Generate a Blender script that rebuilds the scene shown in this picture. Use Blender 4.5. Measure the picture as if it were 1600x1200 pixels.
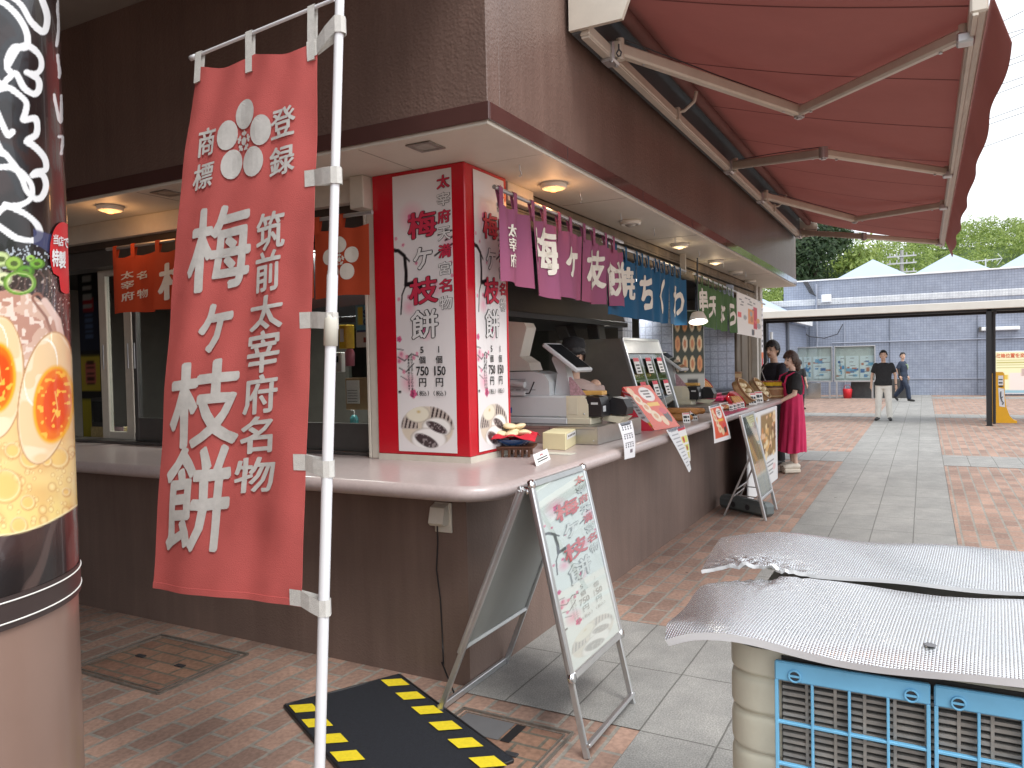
import bpy, bmesh, math, random
import numpy as np
from mathutils import Vector, Matrix, Quaternion, noise
R = math.radians
C = bpy.context.scene
for o in list(bpy.data.objects): bpy.data.objects.remove(o)
rng = random.Random(7)
# ---------------------------------------------------------------- camera
CY, CP, CR, CF = 0.4935541, -0.0272510, -0.0212091, 1198.634
CAM = Vector((2.01951, -3.19657, 1.6))
_f = Vector((-math.sin(CY)*math.cos(CP), math.cos(CY)*math.cos(CP), math.sin(CP)))
_r0 = Vector((math.cos(CY), math.sin(CY), 0)); _u0 = _r0.cross(_f)
_r = math.cos(CR)*_r0 + math.sin(CR)*_u0
_u = -math.sin(CR)*_r0 + math.cos(CR)*_u0
cd = bpy.data.cameras.new('camera'); cam = bpy.data.objects.new('camera', cd); C.collection.objects.link(cam)
cd.sensor_width = 36; cd.lens = CF/1600*36; cd.clip_end = 2000; cd.clip_start = 0.02
m3 = Matrix((_r, _u, -_f)).transposed(); cam.matrix_world = Matrix.Translation(CAM) @ m3.to_4x4()
C.camera = cam
# ---------------------------------------------------------------- light
EL, AZ = 58, 118          # sun elevation, azimuth measured from +Y clockwise
w = bpy.data.worlds.new('World'); C.world = w; w.use_nodes = True
nt = w.node_tree; nt.nodes.clear()
sky = nt.nodes.new('ShaderNodeTexSky'); sky.sky_type = 'NISHITA'; sky.sun_disc = False
sky.sun_elevation = R(EL); sky.sun_rotation = R(AZ); sky.dust_density = 3.0; sky.air_density = 1.0
hs = nt.nodes.new('ShaderNodeHueSaturation'); hs.inputs['Saturation'].default_value = 0.22
mxs = nt.nodes.new('ShaderNodeMix'); mxs.data_type = 'RGBA'; mxs.inputs['Factor'].default_value = 0.62
mxs.inputs['B'].default_value = (7.6, 7.9, 8.3, 1)          # even cloud cover over the blue
bg = nt.nodes.new('ShaderNodeBackground'); bg.inputs['Strength'].default_value = 0.15
out = nt.nodes.new('ShaderNodeOutputWorld')
nt.links.new(sky.outputs[0], hs.inputs['Color']); nt.links.new(hs.outputs[0], mxs.inputs['A'])
nt.links.new(mxs.outputs['Result'], bg.inputs[0]); nt.links.new(bg.outputs[0], out.inputs[0])
sd = bpy.data.lights.new('sun', 'SUN'); sd.energy = 1.3; sd.angle = R(22); sd.color = (1, .97, .92)
sun = bpy.data.objects.new('sun', sd); C.collection.objects.link(sun)
sv = Vector((math.sin(R(AZ))*math.cos(R(EL)), math.cos(R(AZ))*math.cos(R(EL)), math.sin(R(EL))))
sun.rotation_euler = sv.to_track_quat('Z', 'Y').to_euler()
C.view_settings.view_transform = 'Standard'; C.view_settings.look = 'None'
C.view_settings.exposure = 0.76; C.view_settings.gamma = 1
C.render.engine = 'CYCLES'; C.cycles.use_denoising = True
C.cycles.max_bounces = 8; C.cycles.transparent_max_bounces = 12; C.cycles.caustics_reflective = False; C.cycles.caustics_refractive = False
# ---------------------------------------------------------------- pixel of the photograph -> point on a real plane
def ray(x, y): return _f + (x-800)/CF*_r - (y-600)/CF*_u
def ax(x, y, c): d = ray(x, y); return CAM + d*((c-CAM.x)/d.x)
def ay(x, y, c): d = ray(x, y); return CAM + d*((c-CAM.y)/d.y)
def az(x, y, c=0): d = ray(x, y); return CAM + d*((c-CAM.z)/d.z)
def ad(x, y, t): return CAM + ray(x, y)*t
# ---------------------------------------------------------------- materials
def srgb(r, g, b):
    f = lambda c: (c/255/12.92) if c/255 <= .04045 else ((c/255+.055)/1.055)**2.4
    return (f(r), f(g), f(b))
_M = {}
def mat(name, col, rough=.5, metal=0, var=.12, scale=6, bump=0, bscale=60, spec=.5, emit=None, estr=0, coat=0, sub=None, trans=0):
    """Principled with a noise that varies the colour and, if asked, a fine bump"""
    if name in _M: return _M[name]
    m = bpy.data.materials.new(name); m.use_nodes = True; t = m.node_tree; p = t.nodes['Principled BSDF']
    p.inputs['Roughness'].default_value = rough; p.inputs['Metallic'].default_value = metal
    p.inputs['Specular IOR Level'].default_value = spec
    if coat: p.inputs['Coat Weight'].default_value = coat; p.inputs['Coat Roughness'].default_value = .08
    tc = t.nodes.new('ShaderNodeTexCoord')
    if var:
        n = t.nodes.new('ShaderNodeTexNoise'); n.inputs['Scale'].default_value = scale; n.inputs['Detail'].default_value = 5
        n.inputs['Roughness'].default_value = .65
        t.links.new(tc.outputs['Object'], n.inputs['Vector'])
        r = t.nodes.new('ShaderNodeValToRGB')
        r.color_ramp.elements[0].position = .25; r.color_ramp.elements[1].position = .75
        r.color_ramp.elements[0].color = (*[c*(1-var) for c in col], 1)
        r.color_ramp.elements[1].color = (*[min(1, c*(1+var)) for c in col], 1)
        t.links.new(n.outputs[0], r.inputs[0]); t.links.new(r.outputs[0], p.inputs['Base Color'])
    else: p.inputs['Base Color'].default_value = (*col, 1)
    if bump:
        n2 = t.nodes.new('ShaderNodeTexNoise'); n2.inputs['Scale'].default_value = bscale; n2.inputs['Detail'].default_value = 3
        t.links.new(tc.outputs['Object'], n2.inputs['Vector'])
        b = t.nodes.new('ShaderNodeBump'); b.inputs['Strength'].default_value = bump; b.inputs['Distance'].default_value = .01
        t.links.new(n2.outputs[0], b.inputs['Height']); t.links.new(b.outputs[0], p.inputs['Normal'])
    if emit: p.inputs['Emission Color'].default_value = (*emit, 1); p.inputs['Emission Strength'].default_value = estr
    if trans:                                        # thin cloth or leaf that lets some light through
        tr = t.nodes.new('ShaderNodeBsdfTranslucent'); tr.inputs[0].default_value = (*[min(1, c*1.3) for c in col], 1)
        mx = t.nodes.new('ShaderNodeMixShader'); mx.inputs[0].default_value = trans
        o = t.nodes['Material Output']
        t.links.new(p.outputs[0], mx.inputs[1]); t.links.new(tr.outputs[0], mx.inputs[2]); t.links.new(mx.outputs[0], o.inputs[0])
    _M[name] = m; return m
def node_mat(name, fn):
    m = bpy.data.materials.new(name); m.use_nodes = True; t = m.node_tree; p = t.nodes['Principled BSDF']
    def N(k, **kw):
        n = t.nodes.new('ShaderNode'+k)
        for a, v in kw.items():
            if a.startswith('i_'): n.inputs[a[2:].replace('_', ' ')].default_value = v
            else: setattr(n, a, v)
        return n
    fn(t, p, N, t.links.new); _M[name] = m; return m
def glass_mat(name, tint=(1, 1, 1), refl=.12, edge=.6):
    def f(t, p, N, L):
        tr = N('BsdfTransparent'); tr.inputs[0].default_value = (*tint, 1)
        gl = N('BsdfGlossy'); gl.inputs['Roughness'].default_value = .02
        lw = N('LayerWeight'); lw.inputs[0].default_value = .35
        mu = N('Math', operation='MULTIPLY_ADD'); mu.inputs[1].default_value = edge; mu.inputs[2].default_value = refl
        L(lw.outputs['Facing'], mu.inputs[0])
        mx = N('MixShader'); L(mu.outputs[0], mx.inputs[0]); L(tr.outputs[0], mx.inputs[1]); L(gl.outputs[0], mx.inputs[2])
        L(mx.outputs[0], t.nodes['Material Output'].inputs[0]); t.nodes.remove(p)
    return node_mat(name, f)
def print_mat(name, rough=.45, coat=0):
    """printed sheet: ink colours come from the mesh's own colour attribute"""
    def f(t, p, N, L):
        a = N('VertexColor'); a.layer_name = 'ink'; L(a.outputs[0], p.inputs['Base Color'])
        p.inputs['Roughness'].default_value = rough
        if coat: p.inputs['Coat Weight'].default_value = coat
    return node_mat(name, f)
# ---------------------------------------------------------------- mesh builder
ORG = {}
def V(*a): return Vector(a)
class MB:
    def __init__(s): s.v = []; s.f = []; s.m = []; s.s = []; s.col = None
    def add(s, vs, fs, mi=0, smooth=False):
        b = len(s.v); s.v.extend(Vector(p) for p in vs)
        for f in fs: s.f.append([b+i for i in f]); s.m.append(mi); s.s.append(smooth)
        return s
    def quad(s, a, b, c, d, mi=0): return s.add([a, b, c, d], [(0, 1, 2, 3)], mi)
    def obox(s, c, ux, uy, uz, bev=0, mi=0):
        """box with half-axis vectors ux, uy, uz (right handed) and chamfered edges"""
        c = Vector(c); A = [Vector(ux), Vector(uy), Vector(uz)]
        if A[0].cross(A[1]).dot(A[2]) < 0: A[2] = -A[2]
        L = [a.length for a in A]; U = [a/l for a, l in zip(A, L)]
        bev = min(bev, min(L)*.49)
        if bev <= 0:
            vs = [c+A[0]*i+A[1]*j+A[2]*k for i in (-1, 1) for j in (-1, 1) for k in (-1, 1)]
            return s.add(vs, [(0, 1, 3, 2), (4, 6, 7, 5), (0, 4, 5, 1), (2, 3, 7, 6), (0, 2, 6, 4), (1, 5, 7, 3)], mi)
        vs = []; idx = {}
        for i in (-1, 1):
            for j in (-1, 1):
                for k in (-1, 1):
                    sg = (i, j, k)
                    for q in range(3):
                        p = c.copy()
                        for d in range(3): p += U[d]*sg[d]*(L[d] if d == q else L[d]-bev)
                        idx[sg, q] = len(vs); vs.append(p)
        fs = []
        def face(l, n):
            ps = [vs[i] for i in l]; nn = (ps[1]-ps[0]).cross(ps[2]-ps[0])
            fs.append(l if nn.dot(n) > 0 else l[::-1])
        for q in range(3):
            a, b = [d for d in range(3) if d != q]
            for g in (-1, 1):
                l = []
                for x, y in ((-1, -1), (1, -1), (1, 1), (-1, 1)):
                    sg = [0]*3; sg[q] = g; sg[a] = x; sg[b] = y; l.append(idx[tuple(sg), q])
                face(l, U[q]*g)
        for q in range(3):
            a, b = [d for d in range(3) if d != q]
            for x in (-1, 1):
                for y in (-1, 1):
                    s0 = [0]*3; s0[a] = x; s0[b] = y; s1 = list(s0); s0[q] = -1; s1[q] = 1
                    face([idx[tuple(s0), a], idx[tuple(s1), a], idx[tuple(s1), b], idx[tuple(s0), b]], U[a]*x+U[b]*y)
        for i in (-1, 1):
            for j in (-1, 1):
                for k in (-1, 1):
                    face([idx[(i, j, k), q] for q in range(3)], U[0]*i+U[1]*j+U[2]*k)
        return s.add(vs, fs, mi)
    def box(s, x0, x1, y0, y1, z0, z1, bev=0, mi=0):
        return s.obox(((x0+x1)/2, (y0+y1)/2, (z0+z1)/2), (abs(x1-x0)/2, 0, 0), (0, abs(y1-y0)/2, 0), (0, 0, abs(z1-z0)/2), bev, mi)
    def bar(s, p0, p1, wd, ht, up=(0, 0, 1), bev=0, mi=0):
        p0 = Vector(p0); p1 = Vector(p1); d = p1-p0; up = Vector(up); sd_ = d.cross(up).normalized(); u2 = sd_.cross(d).normalized()
        return s.obox((p0+p1)/2, d/2, sd_*wd/2, u2*ht/2, bev, mi)
    def tube(s, pts, r, n=8, mi=0, caps=True, smooth=True):
        pts = [Vector(p) for p in pts]; rs = r if isinstance(r, (list, tuple)) else [r]*len(pts)
        vs = []; fs = []; prev = None
        for i, p in enumerate(pts):
            t = (pts[min(i+1, len(pts)-1)]-pts[max(i-1, 0)]).normalized()
            if prev is None:
                a = Vector((0, 0, 1)) if abs(t.z) < .9 else Vector((1, 0, 0)); x = t.cross(a).normalized()
            else: x = (prev-t*prev.dot(t)).normalized()
            prev = x; y = t.cross(x)
            for k in range(n): q = 2*math.pi*k/n; vs.append(p+(x*math.cos(q)+y*math.sin(q))*rs[i])
        for i in range(len(pts)-1):
            for k in range(n):
                a = i*n+k; b = i*n+(k+1) % n; fs.append((a, b, b+n, a+n))
        s.add(vs, fs, mi, smooth)
        if caps:
            s.add(vs[:n], [tuple(range(n))[::-1]], mi); s.add(vs[-n:], [tuple(range(n))], mi)
        return s
    def lathe(s, prof, c, n=32, mi=0, axis=None, smooth=True):
        """profile of (radius, height) about z (or about axis) through c"""
        c = Vector(c); q = Vector((0, 0, 1)).rotation_difference(Vector(axis).normalized()) if axis is not None else Quaternion()
        vs = [c+q @ Vector((r*math.cos(2*math.pi*k/n), r*math.sin(2*math.pi*k/n), h)) for r, h in prof for k in range(n)]
        fs = [(i*n+k, i*n+(k+1) % n, (i+1)*n+(k+1) % n, (i+1)*n+k) for i in range(len(prof)-1) for k in range(n)]
        return s.add(vs, fs, mi, smooth)
    def ell(s, c, rx, ry, rz, n=16, mi=0, rot=None):
        c = Vector(c); vs = []; m = n//2
        for i in range(m+1):
            a = math.pi*i/m
            for k in range(n):
                b = 2*math.pi*k/n; p = Vector((rx*math.sin(a)*math.cos(b), ry*math.sin(a)*math.sin(b), rz*math.cos(a)))
                vs.append(c+(rot @ p if rot else p))
        fs = [(i*n+k, (i+1)*n+k, (i+1)*n+(k+1) % n, i*n+(k+1) % n) for i in range(m) for k in range(n)]
        return s.add(vs, fs, mi, True)
    def grid(s, fn, nu, nv, mi=0, smooth=True):
        vs = [fn(i/nu, j/nv) for j in range(nv+1) for i in range(nu+1)]
        fs = [(j*(nu+1)+i, j*(nu+1)+i+1, (j+1)*(nu+1)+i+1, (j+1)*(nu+1)+i) for j in range(nv) for i in range(nu)]
        return s.add(vs, fs, mi, smooth)
    def slab(s, fn, nu, nv, th, mi=0, mi_edge=None):
        """a sheet fn(u,v) with thickness th along the side of its own normal (fn gives the outer face)"""
        g = [[Vector(fn(i/nu, j/nv)) for i in range(nu+1)] for j in range(nv+1)]
        h = [[None]*(nu+1) for _ in range(nv+1)]
        for j in range(nv+1):
            for i in range(nu+1):
                du = g[j][min(i+1, nu)]-g[j][max(i-1, 0)]; dv = g[min(j+1, nv)][i]-g[max(j-1, 0)][i]
                h[j][i] = g[j][i]-du.cross(dv).normalized()*th
        W = nu+1; vs = [p for r_ in g for p in r_]+[p for r_ in h for p in r_]; n = W*(nv+1); fs = []
        for j in range(nv):
            for i in range(nu):
                a = j*W+i; fs.append((a, a+1, a+1+W, a+W)); fs.append((n+a, n+a+W, n+a+1+W, n+a+1))
        s.add(vs, fs, mi, True)
        ed = []
        per = [i for i in range(W)]+[j*W+nu for j in range(1, nv+1)]+[nv*W+i for i in range(nu-1, -1, -1)]+[j*W for j in range(nv-1, 0, -1)]
        for k in range(len(per)):
            a, b = per[k], per[(k+1) % len(per)]; ed.append((b, a, a+n, b+n))
        return s.add(vs, ed, mi if mi_edge is None else mi_edge)
    def prism(s, pts, ext, mi=0):
        """polygon (any plane) extruded by vector ext"""
        pts = [Vector(p) for p in pts]; e = Vector(ext); n = len(pts)
        nn = Vector((0, 0, 0))
        for i in range(n): nn += pts[i].cross(pts[(i+1) % n])
        if nn.dot(e) > 0: pts = pts[::-1]
        vs = pts+[p+e for p in pts]
        fs = [tuple(range(n)), tuple(range(2*n-1, n-1, -1))]+[(i, i+n, (i+1) % n+n, (i+1) % n) for i in range(n)]
        return s.add(vs, fs, mi)
    def flat(s, pts, fn, mi=0, maxlen=None):
        """2-D outline mapped to a surface by fn"""
        bm = bmesh.new(); bm.faces.new([bm.verts.new((p[0], p[1], 0)) for p in pts])
        s._bm(bm, fn, mi, maxlen); return s
    def _bm(s, bm, fn, mi, maxlen):
        bmesh.ops.triangulate(bm, faces=bm.faces[:])
        if maxlen:
            for _ in range(6):
                e = [x for x in bm.edges if x.calc_length() > maxlen]
                if not e: break
                bmesh.ops.subdivide_edges(bm, edges=e, cuts=1); bmesh.ops.triangulate(bm, faces=[f for f in bm.faces if len(f.verts) > 3])
        bm.verts.index_update()
        s.add([fn(p.co.x, p.co.y) for p in bm.verts], [[p.index for p in f.verts] for f in bm.faces], mi); bm.free()
    def glyph(s, ch, fn, cx, cy, wd, ht, bold=0., mi=0, slant=0., maxlen=None, brush=0., n=8):
        """one character, its ink box fitted to wd x ht round (cx, cy) in the surface's own units; bold spreads the
        strokes with an oval nib (fraction of the character), brush roughens them"""
        vs, fs, (x0, x1, y0, y1) = glyph_data(ch)
        sx = wd/(x1-x0) if wd else ht/(y1-y0); sy = ht/(y1-y0) if ht else sx
        o_ = fn(cx, cy); nn = (fn(cx+1e-3, cy)-o_).cross(fn(cx, cy+1e-3)-o_); nn = nn.normalized() if nn.length > 0 else Vector((0, 0, 0))
        nib = [(0, 0)]
        if bold:
            for k in range(n): a = 2*math.pi*k/n; nib.append((bold*1.1*math.cos(a)*(1.0), bold*.8*math.sin(a)+bold*.25*math.cos(a)))
        for q, (nx, ny) in enumerate(nib):
            out_ = []
            for (x, y) in vs:
                X = (x+nx-(x0+x1)/2)*sx; Y = (y+ny-(y0+y1)/2)*sy
                if brush:
                    k = brush*max(wd or 0, ht or 0); z_ = ord(ch[0]) % 97
                    X += k*(noise.noise(Vector((x*4, y*4, z_)))*.7+.4*noise.noise(Vector((x*14, y*14, z_)))); Y += k*(noise.noise(Vector((x*4+9, y*4, z_)))*.7+.4*noise.noise(Vector((x*14+5, y*14, z_))))
                out_.append((cx+X, cy+Y+slant*X))
            F_ = (lambda u, v, q=q: fn(u, v)+nn*(q*.00009))
            if maxlen:
                bm = bmesh.new(); bv = [bm.verts.new((p[0], p[1], 0)) for p in out_]
                for f in fs:
                    try: bm.faces.new([bv[i] for i in f])
                    except ValueError: pass
                s._bm(bm, F_, mi, maxlen)
            else: s.add([F_(*p) for p in out_], fs, mi)
        return s
    def build(s, name, mats, parent=None, loc=None, data_only=False):
        org = ORG.get(parent.name, Vector((0, 0, 0))) if parent else (Vector(loc) if loc else Vector((0, 0, 0)))
        me = bpy.data.meshes.new(name); me.from_pydata([tuple(p-org) for p in s.v], [], s.f)
        if not isinstance(mats, (list, tuple)): mats = [mats]
        for m in mats: me.materials.append(m)
        me.polygons.foreach_set('material_index', s.m); me.polygons.foreach_set('use_smooth', s.s); 
        if s.col is not None:
            a = me.color_attributes.new('ink', 'FLOAT_COLOR', 'POINT')
            a.data.foreach_set('color', np.c_[s.col, np.ones(len(s.col))].astype(np.float32).ravel())
        me.update()
        o = bpy.data.objects.new(name, me); C.collection.objects.link(o)
        if parent: o.parent = parent; ORG[o.name] = org
        else: o.location = org; ORG[o.name] = org
        return o
_G = {}
def glyph_data(ch):
    if ch not in _G:
        cu = bpy.data.curves.new('t', 'FONT'); cu.body = ch; cu.size = 1; cu.resolution_u = 2; cu.fill_mode = 'FRONT'
        o = bpy.data.objects.new('t', cu); C.collection.objects.link(o)
        dg = bpy.context.evaluated_depsgraph_get(); me = o.evaluated_get(dg).to_mesh()
        vs = [(p.co.x, p.co.y) for p in me.vertices]; fs = [tuple(p.vertices) for p in me.polygons]
        o.evaluated_get(dg).to_mesh_clear(); bpy.data.objects.remove(o); bpy.data.curves.remove(cu)
        xs = [p[0] for p in vs] or [0, 1]; ys = [p[1] for p in vs] or [0, 1]; _G[ch] = (vs, fs, (min(xs), max(xs), min(ys), max(ys)))
    return _G[ch]
def tag(o, label=None, cat=None, group=None, kind=None):
    if label: o['label'] = label
    if cat: o['category'] = cat
    if group: o['group'] = group
    if kind: o['kind'] = kind
    return o
def thing(name, label, cat, loc=(0, 0, 0), group=None):
    o = bpy.data.objects.new(name, None); C.collection.objects.link(o); o.location = loc; o.empty_display_size = .1
    ORG[o.name] = Vector(loc); return tag(o, label, cat, group)
def dup(root, loc, rotz=0, label=None, group=None, scale=None):
    def cp(o, parent):
        c = o.copy(); C.collection.objects.link(c)
        if parent: c.parent = parent
        for ch in list(o.children): cp(ch, c)
        return c
    r = cp(root, None); r.location = loc; r.rotation_euler = (0, 0, rotz)
    if label: r['label'] = label
    if group: r['group'] = group
    if scale: r.scale = scale
    return r
# planes of the stall: B looks to +x, A looks to -y
def onB(x): return lambda u, v: Vector((x, u, v))
def onA(y): return lambda u, v: Vector((u, y, v))
def blossom(mb, fn, cx, cy, r, mi=0, gap=.62, pr=.36, n=20, maxlen=None, sq=1.):
    """five round petals and a small five-armed heart"""
    for k in range(5):
        a = math.pi/2+k*2*math.pi/5; px_, py_ = cx+math.cos(a)*r*gap*sq, cy+math.sin(a)*r*gap
        mb.flat([(px_+math.cos(q*2*math.pi/n)*r*pr*sq, py_+math.sin(q*2*math.pi/n)*r*pr) for q in range(n)], fn, mi, maxlen)
def heart(mb, fn, cx, cy, r, mi=0, sq=1.):
    mb.flat([(cx+math.cos(q*.5236)*r*.1*sq, cy+math.sin(q*.5236)*r*.1) for q in range(12)], fn, mi)
    for k in range(5):
        a = math.pi/2+k*2*math.pi/5; d = V(math.cos(a), math.sin(a)); p = V(-d.y, d.x)
        q = [d*r*.12+p*r*.025, d*r*.12-p*r*.025, d*r*.27-p*r*.025, d*r*.27+p*r*.025]
        mb.flat([(cx+t.x*sq, cy+t.y) for t in q[::-1]], fn, mi)
        for sg in (-1, 1):
            a2 = a+sg*.3; c2 = V(math.cos(a2), math.sin(a2))*r*.2
            mb.flat([(cx+(c2.x+math.cos(t*1.0472)*r*.045)*sq, cy+c2.y+math.sin(t*1.0472)*r*.045) for t in range(6)], fn, mi)
# ================================================================ SETTING
def brick_mat(name, c1, c2, mortar, bw, rh, ms, offset=.5, swap=True, rough=.8, bump=.35, stain=.35, loc=(0, 0, 0), speck=0, dirt=.9):
    def f(t, p, N, L):
        tc = N('TexCoord'); sp = N('SeparateXYZ'); cb = N('CombineXYZ'); mp = N('Mapping'); mp.inputs['Location'].default_value = loc
        L(tc.outputs['Object'], sp.inputs[0])
        a, b = (('Y', 'X') if swap is True else ('X', 'Y') if swap is False else swap)
        L(sp.outputs[a], cb.inputs[0]); L(sp.outputs[b], cb.inputs[1]); L(cb.outputs[0], mp.inputs[0])
        nw = N('TexNoise'); nw.inputs['Scale'].default_value = 7; L(mp.outputs[0], nw.inputs['Vector'])
        va = N('VectorMath', operation='MULTIPLY_ADD'); va.inputs[1].default_value = (.006, .006, 0); L(nw.outputs['Color'], va.inputs[0]); L(mp.outputs[0], va.inputs[2])
        br = N('TexBrick'); br.offset = offset; br.offset_frequency = 2; br.squash = 1
        br.inputs['Scale'].default_value = 1; br.inputs['Brick Width'].default_value = bw; br.inputs['Row Height'].default_value = rh
        br.inputs['Mortar Size'].default_value = ms; br.inputs['Mortar Smooth'].default_value = .25; br.inputs['Bias'].default_value = -.1
        br.inputs['Color1'].default_value = (*c1, 1); br.inputs['Color2'].default_value = (*c2, 1); br.inputs['Mortar'].default_value = (*mortar, 1)
        L(va.outputs[0], br.inputs['Vector'])
        n1 = N('TexNoise'); n1.inputs['Scale'].default_value = 1.1; n1.inputs['Detail'].default_value = 8; n1.inputs['Roughness'].default_value = .7; L(mp.outputs[0], n1.inputs['Vector'])
        r1 = N('ValToRGB'); r1.color_ramp.elements[0].position = .3; r1.color_ramp.elements[1].position = .62
        r1.color_ramp.elements[0].color = (1-stain, 1-stain, 1-stain, 1); r1.color_ramp.elements[1].color = (1, 1, 1, 1); L(n1.outputs[0], r1.inputs[0])
        m1 = N('Mix', data_type='RGBA', blend_type='MULTIPLY'); m1.inputs['Factor'].default_value = 1
        L(br.outputs['Color'], m1.inputs['A']); L(r1.outputs[0], m1.inputs['B'])
        n2 = N('TexNoise'); n2.inputs['Scale'].default_value = 140 if speck else 45; n2.inputs['Detail'].default_value = 4; L(mp.outputs[0], n2.inputs['Vector'])
        r2 = N('ValToRGB'); r2.color_ramp.elements[0].position = .35; r2.color_ramp.elements[1].position = .65
        lo = 1-.18-speck; r2.color_ramp.elements[0].color = (lo, lo, lo, 1); r2.color_ramp.elements[1].color = (1.1, 1.1, 1.1, 1); L(n2.outputs[0], r2.inputs[0])
        m2 = N('Mix', data_type='RGBA', blend_type='MULTIPLY'); m2.inputs['Factor'].default_value = 1
        L(m1.outputs['Result'], m2.inputs['A']); L(r2.outputs[0], m2.inputs['B'])
        vo = N('TexVoronoi'); vo.inputs['Scale'].default_value = 2.3; vo.inputs['Randomness'].default_value = 1; L(mp.outputs[0], vo.inputs['Vector'])
        r3 = N('ValToRGB'); r3.color_ramp.elements[0].position = .028; r3.color_ramp.elements[1].position = .04; r3.color_ramp.elements[0].color = (.30, .29, .28, 1); r3.color_ramp.elements[1].color = (1, 1, 1, 1); L(vo.outputs['Distance'], r3.inputs[0])
        n5 = N('TexNoise'); n5.inputs['Scale'].default_value = 4.5; n5.inputs['Detail'].default_value = 6; n5.inputs['Roughness'].default_value = .75; L(mp.outputs[0], n5.inputs['Vector'])
        r5 = N('ValToRGB'); r5.color_ramp.elements[0].position = .35; r5.color_ramp.elements[1].position = .7; r5.color_ramp.elements[0].color = (.80, .80, .80, 1); r5.color_ramp.elements[1].color = (1.1, 1.09, 1.07, 1); L(n5.outputs[0], r5.inputs[0])
        m3 = N('Mix', data_type='RGBA', blend_type='MULTIPLY'); m3.inputs['Factor'].default_value = 1; L(m2.outputs['Result'], m3.inputs['A']); L(r3.outputs[0], m3.inputs['B'])
        m4 = N('Mix', data_type='RGBA', blend_type='MULTIPLY'); m4.inputs['Factor'].default_value = dirt; L(m3.outputs['Result'], m4.inputs['A']); L(r5.outputs[0], m4.inputs['B']); L(m4.outputs['Result'], p.inputs['Base Color'])
        p.inputs['Roughness'].default_value = rough; p.inputs['Specular IOR Level'].default_value = .35
        iv = N('Math', operation='MULTIPLY_ADD'); iv.inputs[1].default_value = -1.; L(br.outputs['Fac'], iv.inputs[0])
        ad_ = N('Math', operation='MULTIPLY'); ad_.inputs[1].default_value = .25; L(n2.outputs[0], ad_.inputs[0]); L(ad_.outputs[0], iv.inputs[2])
        bp = N('Bump'); bp.inputs['Strength'].default_value = bump; bp.inputs['Distance'].default_value = .006; L(iv.outputs[0], bp.inputs['Height']); L(bp.outputs[0], p.inputs['Normal'])
    return node_mat(name, f)
M_brick = brick_mat('brick_paving', (.44, .285, .22), (.27, .18, .145), (.31, .285, .25), .243, .1223, .0105, loc=(.05, .02, 0), stain=.22, dirt=.55)
M_slab = brick_mat('granite_slab', (.365, .36, .345), (.32, .318, .305), (.16, .155, .145), .655, .3325, .0045, offset=0, loc=(.07, .0675-.0, 0), stain=.16, speck=.16, bump=.2)
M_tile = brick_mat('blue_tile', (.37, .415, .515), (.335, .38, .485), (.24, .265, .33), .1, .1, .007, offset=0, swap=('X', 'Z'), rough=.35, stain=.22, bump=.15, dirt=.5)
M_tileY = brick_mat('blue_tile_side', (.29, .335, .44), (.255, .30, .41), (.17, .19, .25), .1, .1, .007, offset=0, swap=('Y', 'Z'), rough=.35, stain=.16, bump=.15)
M_whitetile = brick_mat('white_tile', (.74, .77, .80), (.70, .73, .78), (.5, .53, .58), .1, .1, .007, offset=0, swap=('X', 'Z'), rough=.35, stain=.08, bump=.1)
g = MB(); g.quad((-400, -400, 0), (400, -400, 0), (400, 400, 0), (-400, 400, 0)); tag(g.build('ground', M_brick), kind='structure')
g = MB(); X0, X1 = .93, 2.26
g.quad((X0, -12, .004), (X1, -12, .004), (X1, 31, .004), (X0, 31, .004))
for k in range(4):
    y0 = -.07+9.43*k; y1 = y0+1.31
    if y0 > 30: break
    g.quad((-.0 if k == 0 else -9, y0, .004), (X0, y0, .004), (X0, y1, .004), (-.0 if k == 0 else -9, y1, .004))
    g.quad((X1, y0, .004), (18, y0, .004), (18, y1, .004), (X1, y1, .004))
tag(g.build('path', M_slab), kind='structure')
# ---- brick-filled access covers
M_steelold = mat('dull_steel', (.30, .28, .25), .45, .7, .3, 20)
M_black = mat('black_plastic', (.012, .012, .014), .4, 0, .2, 10)
M_darkmetal = mat('dark_grey_metal', (.05, .05, .055), .4, .3)
def cover(pts, label, bars=True, gap=None):
    t = thing('access_cover', label, 'access cover', tuple((Vector(pts[0])+Vector(pts[2]))/2), 'access covers in the brick paving')
    f = MB()
    for a, b in zip(pts, pts[1:]+pts[:1]): f.bar(Vector(a)+V(0, 0, .004), Vector(b)+V(0, 0, .004), .012, .012)
    c = sum((Vector(p) for p in pts), V(0, 0, 0))/4
    q = [c+(Vector(p)-c)*.9 for p in pts]
    for a, b in zip(q, q[1:]+q[:1]): f.bar(Vector(a)+V(0, 0, .003), Vector(b)+V(0, 0, .003), .006, .01)
    f.build('frame', M_steelold, t)
    k = MB(); q2 = [c+(Vector(p)-c)*.89+V(0, 0, .005) for p in pts]; k.quad(*q2); k.build('brick_infill', brick_mat('infill'+label[:5], (.33, .19, .13), (.24, .13, .095), (.16, .14, .11), .2, .1, .009, swap=False), t)
    for s_ in (.25, .75):
        h = MB(); p = q2[0].lerp(q2[1], s_).lerp(q2[3].lerp(q2[2], s_), .5)+V(0, 0, .003)
        h.box(p.x-.03, p.x+.03, p.y-.015, p.y+.015, p.z-.002, p.z+.004, .003); h.build('lifting_hole', M_darkmetal, t)
    return t
cover([(-2.05, -.74, 0), (-1.32, -.74, 0), (-1.32, -.17, 0), (-2.05, -.17, 0)], 'square brick-filled access cover in the paving between the round pillar and the brown wall')
cv = cover([(.13, -.78, 0), (.68, -.78, 0), (.68, -.22, 0), (.13, -.22, 0)], 'brick-filled access cover with a grey patch, between the striped mat and the near sign')
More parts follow.
